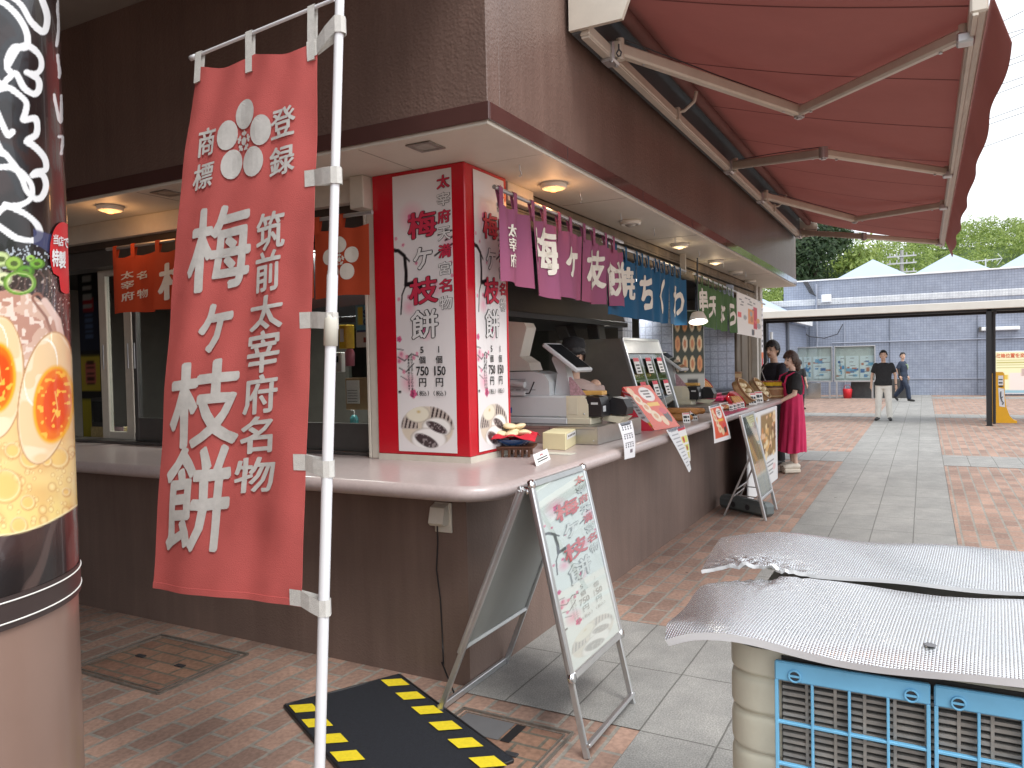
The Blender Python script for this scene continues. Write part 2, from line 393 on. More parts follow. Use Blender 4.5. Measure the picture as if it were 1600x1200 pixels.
k = MB(); k.quad((.17, -.42, .0085), (.42, -.42, .0085), (.42, -.26, .0085), (.17, -.26, .0085)); k.build('grey_patch', mat('grey_patch', (.12, .12, .125), .6), cv)
k = MB(); k.quad((.43, -.42, .0085), (.475, -.42, .0085), (.475, -.26, .0085), (.43, -.26, .0085)); k.build('slot', M_black, cv)

# ================================================================ SHOP BUILDING
def rough_paint(name, col, rough=.45, bump=.5, sc=70, coat=0):
    def f(t, p, N, L):
        tc = N('TexCoord'); v = N('TexVoronoi', feature='SMOOTH_F1'); v.inputs['Scale'].default_value = sc; L(tc.outputs['Object'], v.inputs['Vector'])
        n = N('TexNoise'); n.inputs['Scale'].default_value = 1.3; n.inputs['Detail'].default_value = 8; L(tc.outputs['Object'], n.inputs['Vector'])
        n3 = N('TexNoise'); n3.inputs['Scale'].default_value = sc*.5; n3.inputs['Detail'].default_value = 3; L(tc.outputs['Object'], n3.inputs['Vector'])
        ml = N('Math', operation='MULTIPLY'); L(v.outputs[0], ml.inputs[0]); L(n3.outputs[0], ml.inputs[1])
        r = N('ValToRGB'); r.color_ramp.elements[0].color = (*[c*.84 for c in col], 1); r.color_ramp.elements[1].color = (*[c*1.12 for c in col], 1)
        r.color_ramp.elements[0].position = .3; r.color_ramp.elements[1].position = .7; L(n.outputs[0], r.inputs[0])
        mp = N('Mapping'); mp.inputs['Scale'].default_value = (9, 9, .7); L(tc.outputs['Object'], mp.inputs[0]); nd = N('TexNoise'); nd.inputs['Scale'].default_value = 1; nd.inputs['Detail'].default_value = 6; nd.inputs['Roughness'].default_value = .7; L(mp.outputs[0], nd.inputs['Vector'])
        rd = N('ValToRGB'); rd.color_ramp.elements[0].position = .32; rd.color_ramp.elements[1].position = .66; rd.color_ramp.elements[0].color = (.80, .78, .77, 1); rd.color_ramp.elements[1].color = (1.06, 1.06, 1.06, 1); L(nd.outputs[0], rd.inputs[0])
        ml2 = N('Mix', data_type='RGBA', blend_type='MULTIPLY'); ml2.inputs['Factor'].default_value = .8; L(r.outputs[0], ml2.inputs['A']); L(rd.outputs[0], ml2.inputs['B'])
        ns = N('TexNoise'); ns.inputs['Scale'].default_value = 38; ns.inputs['Detail'].default_value = 8; ns.inputs['Roughness'].default_value = .8; L(tc.outputs['Object'], ns.inputs['Vector']); rs = N('ValToRGB'); rs.color_ramp.elements[0].position = .70; rs.color_ramp.elements[1].position = .73; rs.color_ramp.elements[0].color = (0, 0, 0, 1); rs.color_ramp.elements[1].color = (.55, .55, .55, 1); L(ns.outputs[0], rs.inputs[0])
        mx_ = N('Mix', data_type='RGBA'); L(rs.outputs[0], mx_.inputs['Factor']); L(ml2.outputs['Result'], mx_.inputs['A']); mx_.inputs['B'].default_value = (.42, .37, .33, 1); L(mx_.outputs['Result'], p.inputs['Base Color'])
        b = N('Bump'); b.inputs['Strength'].default_value = bump; b.inputs['Distance'].default_value = .008; L(ml.outputs[0], b.inputs['Height']); L(b.outputs[0], p.inputs['Normal'])
        p.inputs['Roughness'].default_value = rough; p.inputs['Specular IOR Level'].default_value = .5
    return node_mat(name, f)
M_brown = rough_paint('brown_render', (.172, .112, .092), .42, .55, 75)
M_brownlow = rough_paint('brown_render_smooth', (.185, .128, .106), .55, .3, 110)
M_trim = mat('glossy_brown_trim', (.085, .038, .034), .12, 0, .1, 3, coat=.6)
M_soffit = mat('cream_soffit', (.66, .62, .54), .55, 0, .07, 3)
M_counter = mat('pink_grey_counter', (.46, .385, .372), .3, 0, .10, 40, coat=.12)
M_cream = mat('cream_paint', (.62, .58, .50), .45, 0, .12, 5)
M_alu = mat('aluminium', (.58, .59, .60), .34, .85, .08, 9)
M_aludk = mat('bronze_aluminium', (.13, .125, .12), .38, .6, .12, 6)
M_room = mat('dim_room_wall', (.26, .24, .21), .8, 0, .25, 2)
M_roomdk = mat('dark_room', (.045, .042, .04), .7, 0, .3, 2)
M_woodold = mat('rusty_header', (.21, .165, .115), .7, 0, .45, 5, bump=.3)
M_glass = glass_mat('window_glass', (.86, .89, .88), .02, .28)
ZC = 1.035; ZS = 2.77; ZT = 3.93
shop = thing('shop_building', 'brown corner food shop with a wraparound serving counter under a deep fascia', 'shop', (0, 0, 0))
m = MB(); m.box(-34, .03, .0, .16, 0, .975); m.box(-.13, .03, .16, 8.2, 0, .975); m.box(-.9, -.13, 8.05, 8.2, 0, .975); m.build('wall', M_brownlow, shop)
# counter slab with a half-round nose swept round the corner
def counter():
    NX, NY = .30, -.24; m = MB(); rc = .24; path = [(V(-14, NY), V(0, -1)), (V(NX-rc, NY), V(0, -1))]
    for i in range(1, 13):
        a = -math.pi/2+math.pi/2*i/12; path.append((V(NX-rc+rc*math.cos(a), NY+rc+rc*math.sin(a)), V(math.cos(a), math.sin(a))))
    path.append((V(NX, 8.25), V(1, 0))); th = .075
    prof = [(-th/2+th/2*math.cos(a)-.0, th/2*math.sin(a)-th/2) for a in [math.pi/2-math.pi*i/10 for i in range(11)]]
    n = len(prof); vs = [(p.x+d.x*q, p.y+d.y*q, ZC+h) for p, d in path for q, h in prof]
    m.add(vs, [(i*n+k, i*n+k+1, (i+1)*n+k+1, (i+1)*n+k) for i in range(len(path)-1) for k in range(n-1)], 0, True)
    out_ = [(p.x-d.x*th/2, p.y-d.y*th/2) for p, d in path]
    inn = [(-1.05, 8.25), (-1.05, .8), (-14, .8)]
    for zz, fl in ((ZC, 1), (ZC-th, 0)):
        pts = [(x, y, zz) for x, y in out_+inn]; bm = bmesh.new(); f = bm.faces.new([bm.verts.new(p) for p in pts])
        bmesh.ops.triangulate(bm, faces=[f]); bm.verts.index_update(); bm.normal_update()
        m.add([p.co for p in bm.verts], [[q.index for q in (f.verts if (f.normal.z > 0) == bool(fl) else reversed(f.verts))] for f in bm.faces]); bm.free()
    e = path[-1][0]; m.add([(e.x+q, e.y, ZC+h) for q, h in prof]+[(-1.05, 8.25, ZC-th), (-1.05, 8.25, ZC)], [tuple(range(n+2))])
    return m.build('counter_top', M_counter, shop)
counter()
m = MB(); m.box(-34, .20, .0, .12, ZS+.004, ZT, .004); m.box(.07, .20, .12, 9.95, ZS+.004, ZT, .004); m.box(-5, .07, 9.83, 9.95, ZS+.004, ZT, .004); m.build('fascia', M_brown, shop)
m = MB(); m.box(-14, .212, -.012, .0, ZS-.012, ZS+.075, .003); m.box(.20, .212, .0, 9.96, ZS-.012, ZS+.075, .003); m.build('fascia_trim', M_trim, shop)
for i in range(7): m = MB(); m.box(.2123, .2132, .9+i*1.35, .903+i*1.35, ZS-.008, ZS+.07); m.build('trim_joint', M_darkmetal, shop)
m = MB(); m.box(-14, .198, .002, .62, ZS-.03, ZS, .003); m.box(-.33, .198, .62, 9.94, ZS-.03, ZS, .003); m.build('soffit', M_soffit, shop)
for q in [(-.3, .19, y, y+.004) for y in (1.95, 3.85, 5.75, 7.65)]+[(x, x+.004, .02, .6) for x in (-.6, -2.4)]:
    m = MB(); m.box(*q, ZS-.0315, ZS-.0295); m.build('soffit_joint', mat('joint_line', (.25, .22, .18), .7), shop)
m = MB(); m.box(-14, .07, .62, 9.83, 3.86, 3.92); m.box(-14, .07, .12, .62, 3.86, 3.92); m.build('roof', M_room, shop)
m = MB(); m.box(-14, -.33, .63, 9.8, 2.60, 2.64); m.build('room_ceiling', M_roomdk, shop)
m = MB(); m.box(-14, -.92, .56, .63, 2.55, ZS-.03, .01); m.build('header', mat('dark_stained_header', (.05, .035, .025), .6, 0, .5, 5), shop)
m = MB(); m.box(-.40, -.33, 1.06, 9.75, 2.52, ZS-.03, .01)
for z in (2.60, 2.66): m.box(-.33, -.322, 1.06, 9.7, z, z+.012)
m.build('header', M_woodold, shop)
m = MB(); m.box(-14, -.95, .50, .56, 2.60, ZS-.03, .004); m.box(-1.02, -.915, .44, .56, 2.545, ZS-.031, .004); m.box(-.34, -.27, 1.06, 1.42, 2.62, ZS-.031, .004)
m.box(-.30, -.24, 5.0, 5.03, 2.52, ZS-.03); m.build('blind_box', M_cream, shop)
# corner column, red skin
CXL = ay(592, 724, .51).x
M_red = mat('red_vinyl', (.55, .008, .02), .25, 0, .1, 3, bump=.12, bscale=7, coat=.25)
m = MB(); m.box(CXL, -.25, .51, 1.0, ZC, ZC+.035); m.build('column_foot', M_cream, shop)
m = MB(); m.box(CXL, -.25, .51, 1.0, ZC+.035, ZS-.03, .006); m.build('column', M_red, shop)
# window front on side A
m = MB()
for x0, x1 in ((-.965, -.905), (-.99, -.968)): m.box(x0, x1, .52, .60, ZC, 2.72, .005)
m.build('window_post', M_cream, shop)
def sash(x0, x1, y, mf=M_aludk, rail=.18, st=.05, z1=2.42):
    f = MB(); d = .02
    f.box(x0, x1, y-d, y+d, ZC+.02, ZC+.02+rail, .004); f.box(x0, x1, y-d, y+d, z1-.05, z1, .004)
    f.box(x0, x0+st, y-d-.001, y+d+.001, ZC+.021, z1-.001, .004); f.box(x1-st, x1, y-d-.001, y+d+.001, ZC+.021, z1-.001, .004)
    for x in (x0+st/2, x1-st/2): f.box(x-.008, x+.008, y-d-.008, y-d-.001, 1.62, 1.82, .004, 1)
    o = f.build('window', [mf, M_alu], shop); q = MB(); q.box(x0+st, x1-st, y-.003, y+.003, ZC+.02+rail, z1-.05); q.build('pane', M_glass, o)
sash(-1.72, -.97, .66); sash(-2.45, -1.68, .70); sash(-3.42, -2.42, .70); 
sash(-3.90, -3.50, .75, M_cream, .06, .09); sash(-5.9, -4.30, .70, M_cream, .06, .09)
m = MB(); m.box(-14, -.92, .60, .78, ZC+.002, ZC+.022, .003); m.box(-14, -.92, .60, .78, 2.42, 2.56, .004); m.build('window_track', M_aludk, shop)
# back of the room
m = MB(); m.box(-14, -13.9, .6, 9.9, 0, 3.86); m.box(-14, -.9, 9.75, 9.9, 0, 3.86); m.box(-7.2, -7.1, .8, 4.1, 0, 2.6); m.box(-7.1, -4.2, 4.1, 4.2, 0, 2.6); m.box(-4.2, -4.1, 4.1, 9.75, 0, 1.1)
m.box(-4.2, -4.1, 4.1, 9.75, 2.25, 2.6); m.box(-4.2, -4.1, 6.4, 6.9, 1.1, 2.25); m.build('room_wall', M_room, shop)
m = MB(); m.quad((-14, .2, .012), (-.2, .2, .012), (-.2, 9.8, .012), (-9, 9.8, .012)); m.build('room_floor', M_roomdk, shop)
m = MB(); m.box(-4.16, -4.14, 4.1, 9.75, 1.1, 2.25); m.build('rear_window', M_glass, shop)
# brown shutters at the far end and the end post
M_shut = mat('brown_shutter', (.20, .16, .115), .5, 0, .15, 6)
m = MB()
for i, y in enumerate((8.3, 8.57, 8.84, 9.1)): m.box(-.46+.015*(i % 2), -.40+.015*(i % 2), y, y+.25, .06, 2.55, .01)
m.build('shutter', M_shut, shop)
m = MB(); m.box(-.46, -.30, 9.3, 9.42, 0, ZS-.03, .004); m.box(-.46, -.30, 9.6, 9.8, 0, ZS-.03, .006); m.build('end_post', mat('pale_post', (.55, .53, .48), .5), shop)
m = MB()
for (px, py) in ((812, 258), (907, 301), (970, 333), (1022, 357), (1055, 373), (1092, 391), (1130, 409), (1165, 425)):
    p = az(px, py, ZS-.03); pts = [p+V(0, 0, 0), p+V(0, 0, -.03)]+[p+V(0, .018*math.sin(a), -.045-.018*(1-math.cos(a))+.015) for a in (.3, .9, 1.6, 2.3, 3.0, 3.7)]
    h = MB(); h.tube(pts, .0035, 6); h.build('ceiling_hook', M_alu, shop)
# outer porch roof in front of side A
m = MB(); m.box(-34, .3, -7.5, -.002, 3.90, 4.12); m.build('porch_roof', mat('porch_ceiling', (.30, .275, .25), .7, 0, .12, 2), shop)
op = thing('shade_wall', 'dark shop front across the porch, behind the viewer', 'building', (-7, -7.6, 0)); m = MB(); m.box(-34, .2, -7.9, -7.5, 0, 3.9); m.build('wall', M_brownlow, op)  # unseen wall, added to darken side A and its window reflections
m = MB()
for k in range(5): m.box(-13+2.6*k, -11+2.6*k, -7.5, -7.45, .9, 2.4, .01)
m.build('window', M_roomdk, op)  # dark panels on the added wall, also out of view
# ceiling lights
M_lampw = mat('lamp_white_plastic', (.74, .71, .64), .4, 0, .05)
M_glow = mat('lit_orange_bulb', (1, .35, .1), .4, 0, 0, emit=(1, .28, .08), estr=2.6)
M_glow2 = mat('lit_warm_bulb', (1, .7, .4), .4, 0, 0, emit=(1, .66, .34), estr=1.1)
M_off = mat('unlit_lamp_glass', (.42, .40, .36), .25, 0, .1)
def ceil_lamp(p, kind, label, r=.085):
    t = thing('ceiling_light', label, 'ceiling light', p, 'round ceiling lights under the soffit'); x, y, z = p
    m = MB(); m.lathe([(0, 0), (r, 0), (r*1.02, -.012), (r*.97, -.03), (r*.74, -.036), (r*.70, -.02), (r*.68, -.006)], p, 32); m.build('ring', M_lampw, t)
    m = MB(); m.lathe([(r*.69, -.012), (r*.62, -.024), (r*.45, -.040), (r*.2, -.050), (0, -.052)], p, 24); m.build('bulb', {'hot': M_glow, 'warm': M_glow2, 'off': M_off}[kind], t)
    if kind != 'off':
        l = bpy.data.lights.new('lamp', 'POINT'); l.energy = .9 if kind == 'hot' else .45; l.color = (1, .5, .2) if kind == 'hot' else (1, .75, .45); l.shadow_soft_size = .05
        lo = bpy.data.objects.new('lamp_light', l); C.collection.objects.link(lo); lo.parent = t; lo.location = (0, 0, -.12)
    return t
for px, py, kind, lab in ((865, 287, 'hot', 'round ceiling light glowing orange above the purple curtain'), (985, 345, 'off', 'round unlit ceiling light above the join of purple and blue curtains'),
                          (1062, 381, 'warm', 'round ceiling light glowing pale yellow above the blue curtain'), (1118, 407, 'warm', 'thin round ceiling light above the near end of the green curtain'),
                          (1150, 424, 'off', 'thin round ceiling light above the far end of the green curtain'), (1172, 438, 'off', 'ceiling light above the hanging white menu sheet'),
                          (172, 322, 'hot', 'round ceiling light glowing orange above the orange curtain, beside the ramen pillar')):
    p = az(px, py, ZS-.03); ceil_lamp(tuple(p), kind, lab)
for px, py, lab in ((665, 228, 'square recessed grille light above the red column'), (262, 301, 'square recessed grille light behind the red banner')):
    p = az(px, py, ZS-.03); t = thing('recessed_light', lab, 'ceiling light', tuple(p)); x, y, z = p
    m = MB()
    for a in ((x-.075, x-.05), (x+.05, x+.075)): m.box(*a, y-.075, y+.075, z-.008, z-.001)
    for a in ((y-.075, y-.05), (y+.05, y+.075)): m.box(x-.05, x+.05, *a, z-.008, z-.001)
    m.build('frame', M_steelold, t); m = MB()
    for i in range(5): m.box(x-.05, x+.05, y-.05+i*.021, y-.037+i*.021, z-.006, z-.001)
    m.build('grille', M_off, t)
M_tube = mat('lit_tube', (1, 1, 1), .4, 0, 0, emit=(1, .97, .9), estr=3)
for x, y, ln, lab in ((-2.0, 1.6, .9, 'lit white strip light on the room ceiling behind the side windows'), (-1.3, 5.6, .9, 'lit white strip light on the room ceiling behind the blue curtain'), (-3.3, 1.9, .6, 'lit white strip light on the room ceiling near the open window')):
    t = thing('strip_light', lab, 'strip light', (x, y, 2.6), 'strip lights on the room ceiling'); m = MB(); m.box(x-ln/2, x+ln/2, y-.07, y+.07, 2.565, 2.598, .005); m.build('housing', M_lampw, t); m = MB(); m.box(x-ln/2+.03, x+ln/2-.03, y-.03, y+.03, 2.545, 2.5645, .006); m.build('tube', M_tube, t)
    l = bpy.data.lights.new('strip', 'AREA'); l.shape = 'RECTANGLE'; l.size = ln; l.size_y = .1; l.energy = 26; l.color = (1, .96, .9); lo = bpy.data.objects.new('strip_lamp', l); C.collection.objects.link(lo); lo.parent = t; lo.location = (0, 0, -.07)
# ---- outlet box and cable
t = thing('outlet_box', 'beige weatherproof outlet box on the brown wall under the counter corner', 'outlet', (-.08, 0, .84)); c = ay(694, 808, 0)
m = MB(); m.box(c.x-.05, c.x+.05, -.012, -.001, c.z-.075, c.z+.075, .004); m.build('back_plate', M_cream, t)
m = MB(); m.prism([(c.x-.05, -.012, c.z+.07), (c.x-.05, -.05, c.z+.055), (c.x-.05, -.07, c.z-.02), (c.x-.05, -.055, c.z-.035), (c.x-.05, -.012, c.z-.03)], (.085, 0, 0)); m.build('hood', M_cream, t)
pts = [ay(683, 815, -.03)]+[ay(x, y, -.035+.0*i) for i, (x, y) in enumerate(((684, 850), (682, 890), (688, 935), (691, 990), (693, 1040)))]
e = az(688, 1112, .006); pts += [V(pts[-1].x, -.05, .12), V(e.x-.01, e.y*.5, .008), e]
m = MB(); m.tube(pts, .004, 8); tag(m.build('power_cable', M_black, None, loc=tuple(c)), 'black cable hanging from the outlet box down to the mat', 'cable')
# ================================================================ AWNING
M_fab = mat('red_awning_cloth', (.33, .165, .150), .75, 0, .14, 2.2, bump=.1, bscale=300, trans=.45)
M_arm = mat('ivory_coated_metal', (.60, .55, .47), .38, .1, .1, 5)
aw = thing('retractable_awning', 'dark red retractable awning on folding cream arms over the counter', 'awning', (.22, 5.2, 3.5))
Y0, Y1 = 1.0, 9.75; XB, ZB = .34, 3.56; XF, ZF = 2.25, 3.22
def fab(u, v):
    # cloth sags a little between the arms
    y = Y0+(Y1-Y0)*u; x = .42+(XF-.42)*v; z = 3.74+(ZF+.03-3.74)*v
    sag = .035*math.sin(math.pi*v)*(.9+.1*math.sin(u*14+1)); return Vector((x, y, z-sag+.003*math.sin(u*50)*math.sin(math.pi*v)))
m = MB(); m.slab(fab, 60, 10, -.003); canopy = m.build('canopy', M_fab, aw)
for y in [Y0+.1+1.12*i for i in range(8)]: m = MB(); m.grid(lambda u, v: fab((y+.016*u-Y0)/(Y1-Y0), v)+V(0, 0, -.005), 1, 10); m.build('seam', mat('awning_seam', (.12, .035, .032), .8), canopy)
def val(u, v):
    y = Y0+(Y1-Y0)*u; k = v; return Vector((XF+.05+.075*k+.012*math.sin(u*40)*k, y-.02*k, ZF+.03-.25*k-.012*math.sin(u*31)*k))
m = MB(); m.slab(val, 80, 5, .003); m.build('valance', M_fab, aw)
m = MB(); m.box(XF-.035, XF+.04, Y0, Y1, ZF-.045, ZF+.035, .01); m.box(XF-.025, XF+.0, Y0, Y1, ZF-.06, ZF-.045, .003); m.build('front_bar', M_arm, aw)
m = MB(); m.tube([(.42, Y0+.02, 3.71), (.42, Y1-.02, 3.71)], .042, 16); m.build('roller_tube', M_fab, aw)
m = MB(); m.box(XB-.06, XB+.0, Y0-.05, Y1-.05, ZB-.085, ZB-.02, .006); m.box(XB-.055, XB-.005, Y0-.04, Y1-.06, ZB-.099, ZB-.085, .003); m.build('back_rail', M_arm, aw)
m = MB(); m.box(.232, .29, Y0-.06, Y1+.02, ZB-.07, ZB+.24, .004); m.build('back_plate', mat('awning_back', (.09, .10, .11), .5), aw)
m = MB(); m.box(.232, .56, Y0-.05, Y1+.01, 3.80, 3.815, .003); m.box(.2, .3, Y0-.05, Y1+.01, 3.815, 3.925, .003); m.build('top_cover', mat('awning_cover', (.20, .18, .17), .5), aw)
m = MB(); m.prism([(.23, Y0-.09, 3.50), (.55, Y0-.09, 3.50), (.60, Y0-.09, 3.62), (.58, Y0-.09, 3.84), (.23, Y0-.09, 3.90)], (0, .03, 0)); m.build('end_cover', M_arm, aw)
m = MB(); m.prism([(.23, Y1+.02, 3.50), (.50, Y1+.02, 3.50), (.55, Y1+.02, 3.62), (.53, Y1+.02, 3.84), (.23, Y1+.02, 3.90)], (0, .03, 0)); m.build('end_cover', M_arm, aw)
for ys, E_ in ((1.35, (1.235, 2.72, 3.37)), (4.62, (1.30, 3.62, 3.27)), (6.3, (1.25, 7.55, 3.34)), (9.4, (1.31, 8.25, 3.21))):
    a = V(XB+.03, ys, ZB-.045); e = Vector(E_); f = V(XF-.05, ys-.05, ZF-.03)
    m = MB(); m.bar(a, e, .062, .078, bev=.012); m.bar(a-V(.05, 0, 0), a+V(.03, 0, 0), .09, .10, bev=.012); m.tube([a+V(.01, 0, -.065), a+V(.01, 0, .065)], .026, 12); m.build('rear_arm', M_arm, aw)
    m = MB(); m.bar(e, f, .054, .066, bev=.012); m.tube([f-V(0, 0, .05), f+V(0, 0, .05)], .022, 12); m.build('front_arm', M_arm, aw)
    m = MB(); m.tube([e+V(0, 0, -.046), e+V(0, 0, .046)], .036, 14); m.tube([e+V(0, 0, -.056), e+V(0, 0, -.046)], .02, 12); m.build('elbow_joint', M_alu, aw)
    m = MB(); m.tube([a+V(.05, 0, .05), (a+e)/2+V(0, 0, .056), e+V(0, 0, .05)], .004, 6); m.build('tension_cable', M_darkmetal, aw)
    m = MB()
    for q_ in (a.lerp(e, .12), a.lerp(e, .9), e.lerp(f, .1), e.lerp(f, .9)): m.tube([q_-V(0, 0, .044), q_-V(0, 0, .036)], .010, 8)
    m.build('bolt', M_alu, aw)
    m = MB(); s_ = Vector((XB-.03, ys, ZB-.05)); m.box(s_.x-.04, s_.x+.05, ys-.06, ys+.06, ZB-.12, ZB+.0, .01)
    m.tube([(XB+.0, ys-.04, ZB-.13), (XB+.0, ys-.04, ZB-.10)], .012, 8); m.tube([(XB+.0, ys+.04, ZB-.13), (XB+.0, ys+.04, ZB-.10)], .012, 8); m.build('shoulder_bracket', M_alu, aw)
    m = MB(); m.box(f.x-.03, f.x+.05, f.y-.045, f.y+.045, f.z-.05, f.z-.0, .008); m.build('front_bracket', M_alu, aw)
for y in (2.75, 7.1):
    m = MB(); m.tube([(XB-.01, y, ZB-.03), (XB+.05, y, ZB-.03), (XB+.13, y, ZB+.03), (XB+.145, y, ZB+.10)], .014, 8); m.box(XB-.05, XB+.02, y-.03, y+.03, ZB-.10, ZB-.0, .006); m.build('roller_support', M_arm, aw)
m = MB(); q = [V(.24, 1.02, 3.5), V(.31, 1.05, 3.46), V(.32, 1.07, 3.42), V(.31, 1.09, 3.46)]
m.tube([V(.44, 1.16, 3.47), V(.44, 1.16, 3.44), V(.455, 1.16, 3.42), V(.45, 1.16, 3.40), V(.435, 1.16, 3.40), V(.425, 1.16, 3.42), V(.44, 1.16, 3.44)], .005, 6); m.build('winding_eye', M_darkmetal, aw)
# ================================================================ BACKGROUND
M_pale = mat('pale_blue_roof', (.36, .44, .56), .5, 0, .06, .6)
M_palel = mat('white_band', (.78, .80, .82), .5, 0, .06, 1)
M_dkblue = mat('dark_blue_column', (.06, .07, .09), .5)
rest = thing('tiled_building', 'low blue-grey tiled building with white bands and pale pyramid roof lights', 'building', (3, 33, 0))
m = MB(); m.box(-6, 22, 31, 43, 0, 3.1); m.build('wall', M_tile, rest)
m = MB(); m.box(-6, 22, 30.97, 43, 3.1, 3.4); m.build('white_band', M_whitetile, rest)
m = MB(); m.box(-6, 22, 30.9, 43, 3.4, 3.72); m.build('upper_wall', M_tile, rest)
m = MB(); m.box(-6, 22, 30.88, 43, 3.72, 3.98, .02); m.build('white_band', M_whitetile, rest)
m = MB(); m.box(-3.2, 22, 30.9, 43, 3.98, 4.72); m.build('parapet', M_tile, rest)
m = MB(); m.box(-3.25, 22, 30.85, 43, 4.72, 4.78, .01); m.build('parapet_cap', M_palel, rest)
for x in (.15, 2.98, 5.8, 8.6, 11.4):
    m = MB(); y = 32.4; q = 1.35; b = 4.75; a = V(x, y, 5.62)
    m.add([(x-q, y-q, b), (x+q, y-q, b), (x+q, y+q, b), (x-q, y+q, b), a], [(0, 1, 4), (1, 2, 4), (2, 3, 4), (3, 0, 4)]); m.build('pyramid_rooflight', M_pale, rest)
m = MB(); p0 = ay(1300, 537, 30.96); p1 = ay(1600, 525, 30.96); m.tube([V(p0.x, 30.94, 2.14), V(22, 30.94, 2.14)], .025, 8); m.box(-6, 22, 30.975, 30.998, .62, .67); m.tube([V(-.85, 30.94, 0), V(-.85, 30.94, 3.0)], .02, 8); m.build('wall_pipe', mat('grey_pipe', (.32, .35, .42), .5), rest)
m = MB(); c = ay(1290, 465, 30.8); m.box(c.x-.16, c.x+.22, 30.7, 30.88, c.z-.2, c.z+.12, .02); m.build('junction_box', M_palel, rest)
m = MB()
for k in range(4): m.tube([V(-2.4+.05*k, 30.8, 4.72), V(-2.3+.05*k, 30.75, 4.55), V(-2.15+.06*k, 30.75, 4.25-.03*k), V(-1.9, 30.75, 4.1)], .02, 6)
m.build('cable_bundle', M_darkmetal, rest)
m = MB()
for k in range(9): m.box(-5.2+3*k, -5.185+3*k, 30.962, 30.998, .05, 3.05)
m.build('panel_joint', mat('joint_grey', (.16, .18, .22), .7), rest)
for x in (-1.9, 6.4):
    m = MB(); m.tube([V(x, 30.85, 0), V(x, 30.85, 3.35), V(x, 30.80, 3.5), V(x, 30.80, 4.6)], .045, 8); m.build('downpipe', mat('grey_pipe', (.32, .35, .42), .5), rest)
m = MB(); m.tube([V(-2.5, 30.8, 2.75), V(-2.2, 30.75, 2.45), V(-1.6, 30.75, 2.35), V(-1.1, 30.75, 2.5), V(-.9, 30.8, 2.9)], .02, 6); m.build('loop_cable', M_darkmetal, rest)
# side wing with a sloping roof and dark columns
wing = thing('side_pavilion', 'pavilion wing with a pale blue sloping roof and dark columns beside the covered walk', 'pavilion', (-4, 26, 0))
m = MB(); z0 = 3.05
m.add([(-9, 20, z0), (-2.1, 20, z0), (-2.1, 30.6, z0), (-9, 30.6, z0), (-4.0, 22.2, 4.1), (-4.0, 30.6, 4.1), (-9, 22.2, 4.1), (-9, 30.6, 4.1)], [(0, 1, 4, 6), (1, 2, 5, 4), (4, 5, 7, 6), (0, 3, 2, 1), (2, 3, 7, 5)]); m.build('roof', M_pale, wing)
m = MB(); m.box(-9, -2.05, 19.95, 20.05, z0-.2, z0+.02, .01); m.box(-2.15, -2.03, 20.05, 30.6, z0-.2, z0+.02, .01); m.build('eave', M_palel, wing)
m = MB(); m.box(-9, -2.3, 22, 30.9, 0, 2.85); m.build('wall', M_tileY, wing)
for x, y in ((-2.4, 20.6), (-3.6, 20.4), (-2.35, 25.5)):
    m = MB(); m.box(x-.14, x+.14, y-.14, y+.14, 0, 2.85, .02); m.build('column', M_dkblue, wing)
m = MB(); m.tube([(-2.2, 21.9, 0), (-2.2, 21.9, 2.4)], .05, 8); m.build('downpipe', M_alu, wing)
# covered walk: pale beam on black posts
walk = thing('covered_walk', 'covered walk with a long pale edge beam on square black posts', 'walkway canopy', (3.25, 16.5, 0))
zb = 2.56
m = MB(); m.box(-6, 14, 16.35, 16.5, zb+.0, zb+.17, .01); m.build('edge_beam', mat('pale_beam', (.62, .60, .55), .5, 0, .08, 2), walk)
m = MB(); m.box(-6, 14, 16.5, 18.3, zb+.12, zb+.16); m.build('roof', M_dkblue, walk)
m = MB(); m.box(-6, 14, 16.52, 16.62, zb-.05, zb+.1, .005); m.box(-6, 14, 17.95, 18.05, zb-.05, zb+.1, .005); m.build('under_beam', M_black, walk)
for x, y, s_ in ((3.27, 16.57, .05), (3.37, 18.0, .07), (-1.9, 16.57, .05), (-1.75, 18.0, .09), (9.5, 16.57, .05)):
    m = MB(); m.box(x-s_, x+s_, y-s_, y+s_, 0, zb+.05, .006); m.box(x-s_*1.4, x+s_*1.4, y-s_*1.4, y+s_*1.4, 0, .012); m.build('post', M_black, walk)
m = MB(); m.tube([(3.36, 16.5, .05), (3.36, 16.5, zb-.15), (3.38, 16.46, zb-.05)], .028, 8); m.build('downpipe', M_black, walk)
# wall lamp
t = thing('wall_lamp', 'long white tube lamp on the tiled wall beside the black post', 'wall lamp', (4.5, 30.85, 2.5))
m = MB(); m.box(3.9, 5.15, 30.8, 30.97, 2.44, 2.58, .02); m.build('housing', M_palel, t)
m = MB(); m.box(3.85, 3.93, 30.78, 30.99, 2.41, 2.6, .01); m.build('end_cap', M_aludk, t)
